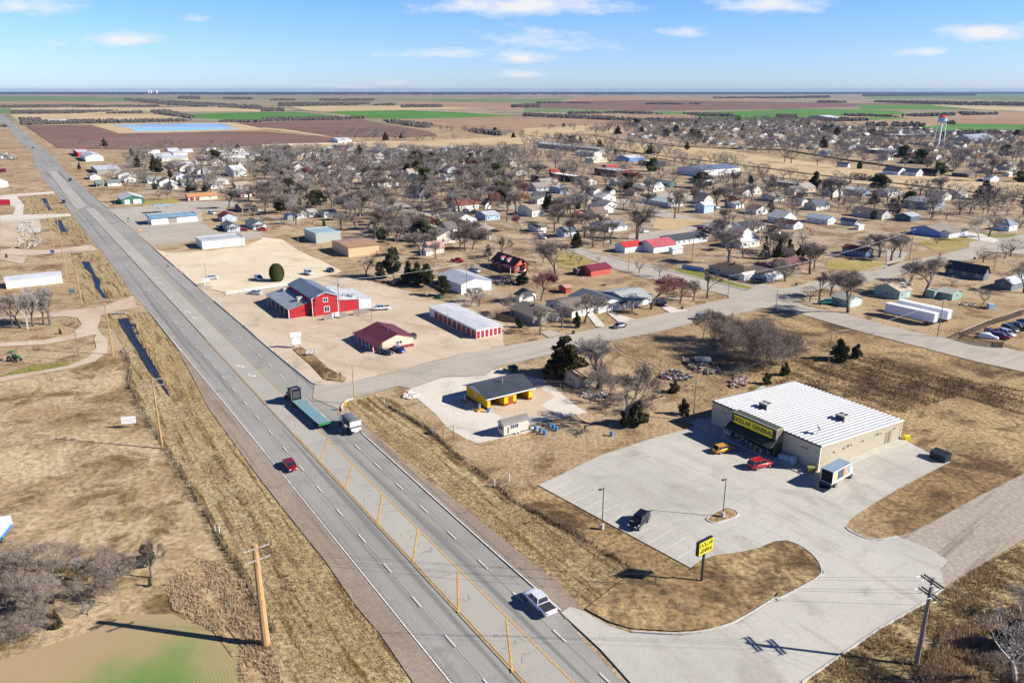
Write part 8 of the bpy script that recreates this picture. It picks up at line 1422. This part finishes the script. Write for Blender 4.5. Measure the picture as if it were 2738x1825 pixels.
T_('eb', 'g:700,1225,870', 1.9, 'tall dark cedar with rusty top between the car wash and the old garage'); T_('e2', 'f:1345,345,70', 1.1, 'largest dark cedar at the left end of the row by the restaurant lot'); T_('e', 'f:1480,385,190 1560,400,200', 1.3); T_('e2', 'f:1640,425,215', 1.1); T_('e2', 'f:1790,505,320', 1.2)
T_('sd', 'k:850,385,190', .95, 'evergreen clump at the foot of the tall bare tree by the lot'); T_('sd', 'k:770,385,240', .8); T_('sd', 'k:1200,305,180', .75, 'small dark shrub left of the grey utility pole by the store'); T_('sd', 'k:1125,140,42', .9, 'round brown green shrub before the scrap heap'); T_('sd', 'h:690,1078,885', .95, 'left one of two dark cedars behind the pair of grey poles'); T_('sd', 'h:835,1058,925', .8, 'right one of two dark cedars behind the pair of grey poles')
T_('sd', 'h:200,1212,1090 40,1290,1180', .8); T_('p', 'B4:90,492,270', 1.0, 'single spruce with clear trunk behind the maroon roof'); T_('p', 'g:325,400,180', 1.0, 'open branched spruce in front of the orange gable'); T_('e', 'B4:235,475,300 330,470,300', 1.3); T_('e2', 'B4:450,510,350 20,600,520', 1.1); T_('g', 'f:305,372,217', .82, 'large clipped round bush in the sandy lot'); T_('gd', 'A5:950,1300,1140', .7, 'round dark bush right of the grey house in mid town'); T_('gd', 'A7:962,345,275', .75, 'round black bush facing the railway')
T_('sd', 'g:810,785,640', .55, 'dark green bush beside the white garage on the side street'); T_('sd', 'g:300,785,690', .8); T_('s', 'B1:640,200,90 800,200,95', .9); T_('s', 'A3:1090,1470,1360', .7, 'yellow green bush behind the pale blue roofed building'); T_('s', 'A4:1600,520,420 1750,525,410 1860,530,420', .5); T_('e2', 'A3:330,1235,970 1110,1065,940 1060,300,170 1180,330,220 A4:1010,300,220 1240,310,230', 1.3); T_('eb', 'A3:650,1110,950 800,1180,1040 420,1200,1000 B1:500,240,140 930,190,90 1140,470,350', 1.2)
T_('p', 'A2:1020,860,620 1120,850,650 1300,860,640 420,830,650 700,830,640', 1.0); T_('e2', 'A2:690,640,480 20,260,110 130,300,150 210,310,190 A6:900,285,130 2000,890,710 A5:1600,360,250 B1:80,330,180 60,700,520', 1.1); T_('e2', 'A7:520,545,370 630,590,440 A7:1290,790,640 1100,860,750', 1.1); T_('p', 'A7:515,548,365 A8:30,790,610', .8); T_('eb', 'A1:1390,475,350', .9); T_('e', 'A4:630,180,110 240,180,120 500,640,500', 1); T_('sd', 'A8:1290,700,640 1270,340,250', .8); T_('sd', 'e:540,845,790 60,165,120 1500,250,240', .5); T_('s', 'i:870,1010,960', .45); T_('e2', 'i:850,900,770', 1.0); T_('sd', 'F:2335,1500,1420', 1.2)
# thickets: bases spread inside an outline, heights in metres
def pfill(key, spec, n, h0, h1, wf=1.0, away=1.2):
    pg = [(v.x, v.y) for v in pts(spec)]; xs = [p[0] for p in pg]; ysv = [p[1] for p in pg]; k = tries = 0
    while k < n and tries < n * 60:
        tries += 1; x, y = RNG.uniform(min(xs), max(xs)), RNG.uniform(min(ysv), max(ysv))
        if not inpoly(x, y, pg) or insidefoot(x, y) or any(inpoly(x, y, b) for b in BLOCK): continue
        if any((x - t[1]) ** 2 + (y - t[2]) ** 2 < away ** 2 for t in TREES[-600:]): continue
        kk = key if isinstance(key, str) else RNG.choices(key[0], key[1])[0]
        if kk == 'b': kk = 'b%d' % RNG.randrange(6)
        if kk == 't': kk = 't%d' % RNG.randrange(3)
        TREES.append([kk, x, y, RNG.uniform(h0, h1), wf * RNG.uniform(.85, 1.2), None]); k += 1
pfill((('t', 'b'), (3, 1)), 'g:1840,880 2000,860 2335,900 h:100,1000 330,1090 280,1190 60,1270 g:2335,1180 2200,1150 2000,990', 40, 7.0, 11.0, .95, 1.6)
pfill((('t', 'b'), (3, 1)), 'i:0,960 120,920 420,880 600,880 830,880 840,960 700,1040 560,1160 420,1250 200,1290 0,1340', 24, 3, 6.5, 1.15, 1.4); pfill('t', 'i:0,1100 430,1180 560,1160 300,1300 0,1350', 14, 2.0, 3.5, 1.6, 1.0); pfill((('sd', 'eb'), (1, 1)), 'i:0,900 180,920 150,980 420,1230 150,1340 0,1000', 6, 1.8, 3.0, .7, 1)
pfill('t', 'g:860,1250 1080,1260 1120,1350 1150,1400 900,1330', 9, 3, 6, 1.1, 1.2); pfill('t', 'k:470,200 680,150 720,250 950,300 1100,330 900,370 700,330', 10, 2.0, 4.0, 1.4, 1.2); pfill('t', 'l:1150,1450 1330,1300 1500,1350 1500,1700 1200,1650', 14, 1.8, 3.2, 1.5, 1.2); pfill('t', 'j:1190,560 1310,545 1300,580 1200,590', 3, 1.2, 2.0, 1.3, 1)
KT = (('b', 'r', 'e2', 'eb', 's'), (30, 1.6, .5, .5, .3))
pfill(KT, 'B1:300,150 560,100 900,220 1050,330 1000,450 700,440 620,500 300,430 120,330 0,330 0,60 200,40', 46, 7, 12, 1.4, 3.5)
pfill(KT, 'b:0,620 900,640 1300,660 2250,640 2335,700 2335,960 1900,980 1200,960 600,960 0,960', 380, 9, 16, 1.2, 5.0)
pfill(KT, 'b:0,940 1300,960 2335,960 2335,1250 1500,1230 1300,1160 900,1250 0,1230', 110, 9, 15, 1.2, 5.0); pfill(KT, 'a:1130,640 1300,560 1900,560 2335,620 2335,1100 2000,1000 1300,970 1150,860', 120, 8, 13, 1.2, 4.5); pfill(KT, 'a:900,760 1150,780 1330,960 1100,960 900,860', 9, 6, 10, 1.1, 4)
pfill(KT, 'c:0,560 600,500 1200,620 1900,760 2335,840 2335,1200 1500,1150 900,1250 300,1290 0,1300', 190, 9, 15, 1.2, 6.0); pfill(KT, 'c:0,1290 300,1320 700,1200 800,1500 300,1568 0,1568', 10, 7, 11, 1.15, 6.0); pfill(KT, 'c:1650,1240 2335,1300 2335,1560 1900,1560 1750,1400', 18, 6, 11, 1.2, 6); pfill(KT, 'd:0,920 800,940 1600,1000 2335,1060 2335,1200 1200,1220 0,1180', 66, 7, 13, 1.4, 6); pfill(KT, 'B4:0,330 600,380 640,470 300,700 0,560', 5, 6, 9, 1.1, 5)
pfill(KT, 'c:560,470 1000,470 900,590 1400,590 2335,640 d:0,620 700,700 1300,780 2335,840 2335,480 1900,490 1500,480 1100,420 800,420 500,350 200,330 c:2335,340 1600,335 1250,360 900,380 560,440', 1000, 8, 15, 1.3, 6.0)
pfill(KT, 'd:1400,780 2335,800 2335,900 1700,850', 12, 8, 13, 1.2, 7); pfill(KT, 'c:120,400 570,400 570,440 120,435', 14, 7, 11, 1.2, 8); pfill(KT, 'c:200,490 460,500 460,530 200,525', 9, 7, 10, 1.2, 8); pfill(KT, 'b:740,440 1290,465 1290,525 850,525', 46, 8, 12, 1.2, 8); pfill(KT, 'b:720,560 1300,600 1300,660 720,650', 26, 7, 11, 1.2, 8); pfill(KT, 'b:1500,400 2335,470 c:150,480 0,520 b:2335,520 2100,480 1600,430', 34, 7, 11, 1.2, 8); pfill(KT, 'a:700,550 960,550 960,590 720,590', 6, 7, 10, 1.2, 8)
WORD = {'r': 'reddish bare tree', 'o': 'orange twigged bare tree', 'w': 'whitish bare tree', 'e': 'dark cone shaped cedar', 'e2': 'dark broad cedar', 'eb': 'brownish cedar', 'p': 'dark spruce', 's': 'olive green shrub', 'sd': 'dark green low shrub', 'g': 'clipped bush', 'gd': 'clipped dark bush'}
BW = ['twiggy bare tree', 'broad bare tree', 'grey bare tree', 'spreading bare tree', 'upright bare tree', 'open bare tree']
def app(t): return t[3] / math.hypot(t[1], t[2])
bare = sorted([t for t in TREES if t[0][0] in 'browt'], key=lambda t: -app(t)); ever = [t for t in TREES if t[0][0] not in 'browt']
for t in bare[:300] + ever:
    key, x, y, h, wf, lab = t; s = h / 10; pr = PR[key]; rz = RNG.uniform(0, math.tau); sc_ = (s * wf, s * wf, s)
    if key not in USED: o = pr; o.location = (x, y, 0); o.rotation_euler = (0, 0, rz); o.scale = sc_; USED.add(key)
    else: o = dup(pr, (x, y, 0), rz, sc_)
    o['group'] = {'b': 'leafless trees', 'r': 'leafless trees', 'o': 'leafless trees', 'w': 'leafless trees', 't': 'leafless trees'}.get(key[0], 'evergreens')
    if lab: o['label'] = lab
    else:
        base = WORD.get(key) or (('thin pale bare tree') if key[0] == 't' else BW[int(key[1])])
        if key[0] == 'b' and h > 11.5: base = 'tall ' + base
        elif key[0] in 'bt' and h < 5.5: base = 'small ' + base
        AUTO.append((o, base, 'tree'))
for k, o in PR.items():
    if k not in USED:
        for c in list(o.children): bpy.data.objects.remove(c)
        bpy.data.objects.remove(o)
# the rest of the town's trees, beyond the 300 largest, as one mass
far = MB(); FT = []
for i in range(5):
    rn = random.Random(60 + i); m_ = MB(); m_.tube((0, 0, 0), (0, 0, 3.6), .35, .2, 4, cap=False)
    for k in range(6): a = k * 1.05; m_.tube((0, 0, 2.8), (2.0 * math.cos(a), 2.0 * math.sin(a), 6), .16, .07, 3, cap=False)
    for k in range(250):
        a, zz = rn.uniform(0, math.tau), rn.uniform(-1, 1); rr = rn.uniform(.45, 1) ** .5; w5 = 1 + .25 * math.sin(a * 2 + i) + .2 * zz; q = Vector((3.5 * w5 * rr * math.cos(a) * math.sqrt(1 - zz * zz), 3.5 * w5 * rr * math.sin(a) * math.sqrt(1 - zz * zz), 6.4 + 3.6 * rr * zz)); d = (q - Vector((0, 0, 3.5))).normalized() * rn.uniform(.8, 1.6); ribbon_tri(m_, q - d * .5, q + d * .6 + Vector((rn.uniform(-.3, .3), rn.uniform(-.3, .3), 0)), .17, rn)
    FT.append(m_)
for t in bare[300:]:
    m_ = FT[RNG.randrange(5)]; s = t[3] / 10; a = RNG.uniform(0, math.tau); ca, sa = math.cos(a) * s * t[4], math.sin(a) * s * t[4]; n = len(far.v); mi_ = RNG.randrange(3)
    far.v += [(t[1] + x * ca - y * sa, t[2] + x * sa + y * ca, z * s) for x, y, z in m_.v]; far.f += [tuple(i + n for i in f) for f in m_.f]; far.m += [mi_] * len(m_.f)
struct(tag(far.build('distant_trees', [M('far_twigs', (.20, .172, .152), .95, 0, .3, .2), M('far_twigs_brown', (.16, .134, .117), .95, 0, .3, .2), M('far_twigs_grey', (.21, .19, .175), .95, 0, .3, .2)]), 'mass of bare trees filling the far side of the town', 'trees'), 'stuff')
# far shelterbelts and woods
fw = MB(); wm_ = leafmat('far_wood', (.085, .074, .066), (.12, .10, .088), (.045, .05, .038))
BELTS = [('a:180,352 650,345 1500,338 2335,350 2335,358 1500,355 600,372 200,385', 9), ('a:110,258 1270,258 1270,278 110,283', 10), ('a:0,208 1400,208 1430,220 0,226', 10), ('a:1110,142 1450,162 2335,215 2335,242 1500,205 1110,165', 11), ('a:1350,250 1500,250 1750,318 1700,324 1350,275', 9),
 ('a:1600,125 1780,125 1780,150 1600,150', 12), ('a:2000,135 2250,138 2250,155 2000,150', 12), ('b:80,150 300,152 300,165 80,165', 12), ('b:150,185 960,185 1190,195 1180,206 700,205 150,215', 11), ('b:520,152 1000,152 1000,165 520,168', 12), ('b:0,235 200,235 200,260 0,262', 10), ('b:0,330 500,318 920,315 920,328 700,335 0,350', 9), ('b:1250,208 1600,208 1620,224 1250,226', 12),
 ('b:2230,205 2335,205 c:0,200 150,200 150,222 b:2230,226', 11), ('b:1090,340 1200,348 1600,392 2000,440 2140,465 2130,480 1900,452 1500,418 1100,360', 9), ('c:0,285 400,300 700,315 1000,328 1500,345 1500,358 900,345 400,322 0,305', 10), ('c:400,275 930,268 1870,292 1880,308 1500,298 900,280 400,284', 10), ('c:1100,190 1570,192 1570,200 1100,198', 12), ('c:120,182 660,184 660,190 120,188', 12),
 ('d:1000,168 1480,172 2335,185 2335,213 1500,200 1000,180', 12), ('d:130,298 310,298 310,318 130,318', 9), ('d:500,170 750,172 750,184 500,182', 12), ('d:730,290 1000,294 1000,306 730,303', 9), ('d:1010,296 1300,296 1720,280 1720,298 1300,312 1010,310', 9), ('d:1750,272 2120,274 2110,288 1800,296', 9), ('d:930,372 1120,372 1110,395 930,398', 9), ('d:1160,375 1450,368 1450,398 1160,398', 10), ('d:1640,362 1720,362 1720,384 1640,384', 9), ('d:490,335 700,325 950,330 950,345 600,352', 9), ('a:170,325 365,325 365,345 180,345', 8),
 ('a:0,92 700,95 1400,98 b:0,100 b:1200,98 2335,98 c:0,98 1000,100 2335,96 d:800,90 1500,84 2335,80 2900,80 2900,95 d:1500,100 c:2335,108 0,112 b:0,112 a:1400,112 0,104', 14), ('c:1700,135 2335,130 d:600,120 600,140 c:2335,145 1700,145', 12), ('d:900,110 1900,105 1900,118 900,125', 12), ('a:0,385 60,385 60,400 0,400', 7), ('d:1200,440 1500,430 1500,450 1200,455', 10), ('d:1740,445 2335,450 2335,470 1740,465', 9)]
for spec, h in BELTS:
    p = pts(spec); pg = [(v.x, v.y) for v in p]; xs = [q[0] for q in pg]; ysv = [q[1] for q in pg]; ar = abs(sum(pg[i][0] * pg[(i + 1) % len(pg)][1] - pg[(i + 1) % len(pg)][0] * pg[i][1] for i in range(len(pg)))) / 2; dist = sum(ysv) / len(ysv); sz = max(4.0, dist / 500); n_ = int(min(1500, ar / (sz * sz * 3.5))); k = tries = 0; cx = [nat('N', *prj((a, b, 0))) for a, b in pg]; px0, px1, py0, py1 = min(c[0] for c in cx), max(c[0] for c in cx), min(c[1] for c in cx), max(c[1] for c in cx); n_ = max(n_, int((px1 - px0) * 1.1))
    n_ = min(n_, 1600)
    while k < n_ and tries < n_ * 20:
        tries += 1; q = P('N', RNG.uniform(px0, px1), RNG.uniform(py0, py1))
        if not inpoly(q.x, q.y, pg) or math.sin(q.x * .011) + math.sin(q.x * .031 + 2) < RNG.uniform(-1.3, .5): continue
        k += 1; s = .7 * sz * RNG.uniform(.6, 1.3); hh = h * .62 * RNG.uniform(.4, 1.2); n = len(fw.v); N5 = 6; ja = RNG.uniform(0, 1)
        for z, r in ((0, .75), (.45, 1.0), (.85, .55)):
            for i in range(N5): a = ja + i * math.tau / N5; rr = s * r * RNG.uniform(.75, 1.25); fw.v.append((q.x + rr * math.cos(a), q.y + rr * math.sin(a), hh * (z + (RNG.uniform(-.1, .1) if z else 0))))
        fw.v.append((q.x, q.y, hh)); 
        for L in range(2):
            for i in range(N5): fw.f.append((n + L * N5 + i, n + L * N5 + (i + 1) % N5, n + (L + 1) * N5 + (i + 1) % N5, n + (L + 1) * N5 + i)); fw.m.append(0)
        for i in range(N5): fw.f.append((n + 12 + i, n + 12 + (i + 1) % N5, n + 18)); fw.m.append(0)
struct(tag(fw.build('distant_woods', wm_), 'shelterbelts and woods between the far fields', 'woods'), 'stuff')
# tall dry grass
def tufts(spec, n, h0, h1, mat, lab, w=.05, blades=5, nm='tall_grass'):
    pg = [(v.x, v.y) for v in (pts(spec) if isinstance(spec, str) else spec)]; xs = [p[0] for p in pg]; ysv = [p[1] for p in pg]; m_ = MB(); k = tries = 0
    while k < n and tries < n * 8:
        tries += 1; x, y = RNG.uniform(min(xs), max(xs)), RNG.uniform(min(ysv), max(ysv))
        if not inpoly(x, y, pg): continue
        if math.sin(x * .55) * math.cos(y * .43) + .5 * math.sin(x * 1.3 + y * .9) < RNG.uniform(-1.1, .5): continue
        k += 1
        for _ in range(blades): a = RNG.uniform(0, math.tau); r = RNG.uniform(.02, .28); h = RNG.uniform(h0, h1); p = Vector((x + RNG.uniform(-.12, .12), y + RNG.uniform(-.12, .12), .02)); ribbon_tri(m_, p, p + Vector((r * math.cos(a), r * math.sin(a), h)), w, RNG)
    struct(tag(m_.build(nm, mat), lab, 'grass'), 'stuff')
tg1 = M('dry_blades', S('#c4a878'), .95, 0, .35, .5); tg2 = M('pink_blades', S('#b9a182'), .95, 0, .3, .9); tg3 = M('gold_blades', S('#b6a079'), .95, 0, .3, .35)
tufts('l:195,1580 440,1410 600,1300 845,1160 960,1075 1100,980 1400,830 1400,1700 200,1700', 9500, .2, .6, tg3, 'tall golden grass beside the concrete drive', .07); tufts('l:900,1330 1100,1250 1400,1150 1400,1700 700,1700', 3800, .5, 1.1, tg2, 'tall pinkish bunch grass in the lower right corner', .09, 7)
tufts('i:1150,850 1300,880 1440,1050 1560,1330 1640,1568 1400,1700 1380,1350 1200,1250 1000,1150 960,1000', 3600, .2, .6, tg2, 'tall dry grass around the foreground pole', .07); tufts('e:1330,660 1620,1010 i:1230,0 j:0,550 420,1050 770,1568 500,1700 300,1600 i:1740,1450 1500,900 1200,400 1000,0 e:1380,1100 1250,860', 15000, .12, .38, tg3, 'rough mown grass on the highway verge', .055, 5)
tufts('j:560,200 760,340 980,500 1200,640 k:100,1000 900,1500 F:1450,1440 j:1500,1090 1200,830 900,560 520,270', 8000, .1, .3, tg3, 'rough grass between highway and wire fence', .055, 5)
tufts('e:1150,720 1260,760 1340,900 1440,1060 1500,1250 1560,1400 1500,1400 1420,1200 1300,1000 1220,880', 1500, .4, .9, tg1, 'reeds on the near bank of the ditch', .08, 5)
tgd = M('dark_weeds', S('#75634a'), .95, 0, .4, .8)
tufts(strip_poly(pts('j:640,165 850,285 950,380 1180,560 1270,640 1440,730 1520,775 k:730,1400 820,1465 1000,1570'), 1.0), 6500, .3, .9, M('fence_weeds_shadow', S('#4a3c2b'), .95, 0, .4, .8), 'weeds and painted shadow line along the fence between highway and store lot', .07, 4)  # weed colour darkened to stand in for the shadow line of the fence
tufts(strip_poly(pts('e:1090,990 1140,1060 1160,1180 1150,1290 1215,1420 1290,1568 i:1090,420 1225,650 1300,800 1420,960 1490,1130 1580,1280'), 1.2), 6500, .4, 1.2, M('fence_weeds_shadow', S('#4a3c2b'), .95, 0, .4, .8), 'weeds and painted shadow line along the old pasture fence', .07, 4)  # same darkened weeds carry the shadow line of the pasture fence
tufts('e:1440,1250 1560,1480 i:1060,0 1250,300 1450,650 1650,1050 1730,1050 1500,640 1300,290 1130,0 e:1500,1280', 4200, .15, .45, tgd, 'dark weedy strip along the ditch', .08, 4)
tufts('g:1120,920 1450,880 1850,1010 2150,1130 2335,1300 k:1300,250 1120,250 g:1700,1450 1500,1350 1300,1150', 4500, .1, .35, tg3, 'rough grass of the junk field', .08, 4)
tufts('h:100,1300 400,1100 900,1000 1400,1150 2335,1350 2335,1568 n:2300,100 1500,350 500,30', 9000, .1, .35, tgd, 'rough dark grass behind the store', .09, 4)
# ------------------------------------------------------------------ labels that say where a look-alike stands
def autolabel():
    ORD = ['nearest', 'second nearest', 'third nearest', 'fourth nearest', 'fifth nearest', 'sixth nearest', 'seventh nearest', 'eighth nearest', 'ninth nearest', 'tenth nearest']
    groups = {}
    for root, base, cat in AUTO:
        p = root.location; px, py = prj((p.x, p.y, 0)); best = None
        for (lx_, ly_, ph) in LM:
            d = (p.x - lx_) ** 2 + (p.y - ly_) ** 2
            if best is None or d < best[0]: best = (d, lx_, ly_, ph)
        d, lx_, ly_, ph = best; qx, qy = prj((lx_, ly_, 0)); dx, dy = px - qx, py - qy
        rel = ('right of' if dx > 0 else 'left of') if abs(dx) > abs(dy) * 1.4 else ('behind' if dy < 0 else 'in front of')
        groups.setdefault((base, rel, ph), []).append((d, root))
    for (base, rel, ph), L in groups.items():
        L.sort(key=lambda t: t[0])
        for k, (d, root) in enumerate(L):
            s = '%s %s the %s' % (base, rel, ph)
            if len(L) > 1: s = (ORD[k] if k < 10 else 'far off') + ' ' + s
            w_ = s.split()
            root['label'] = ' '.join(w_[:16])
autolabel()

# ------------------------------------------------------------------ haze: one closed box of thin air round the whole scene
hz = MB().box(-34000, -34000, -1, 34000, 34000, 110).build('haze', newmat('haze_air')[0]); struct(hz, 'stuff')
hm = hz.data.materials[0]; nt = hm.node_tree; nt.nodes.remove(nt.nodes['Principled BSDF']); pv = nt.nodes.new('ShaderNodeVolumePrincipled')
pv.inputs['Color'].default_value = (.26, .44, .80, 1); pv.inputs['Density'].default_value = 1.9e-5; pv.inputs['Anisotropy'].default_value = .2
nt.links.new(pv.outputs[0], nt.nodes['Material Output'].inputs['Volume'])
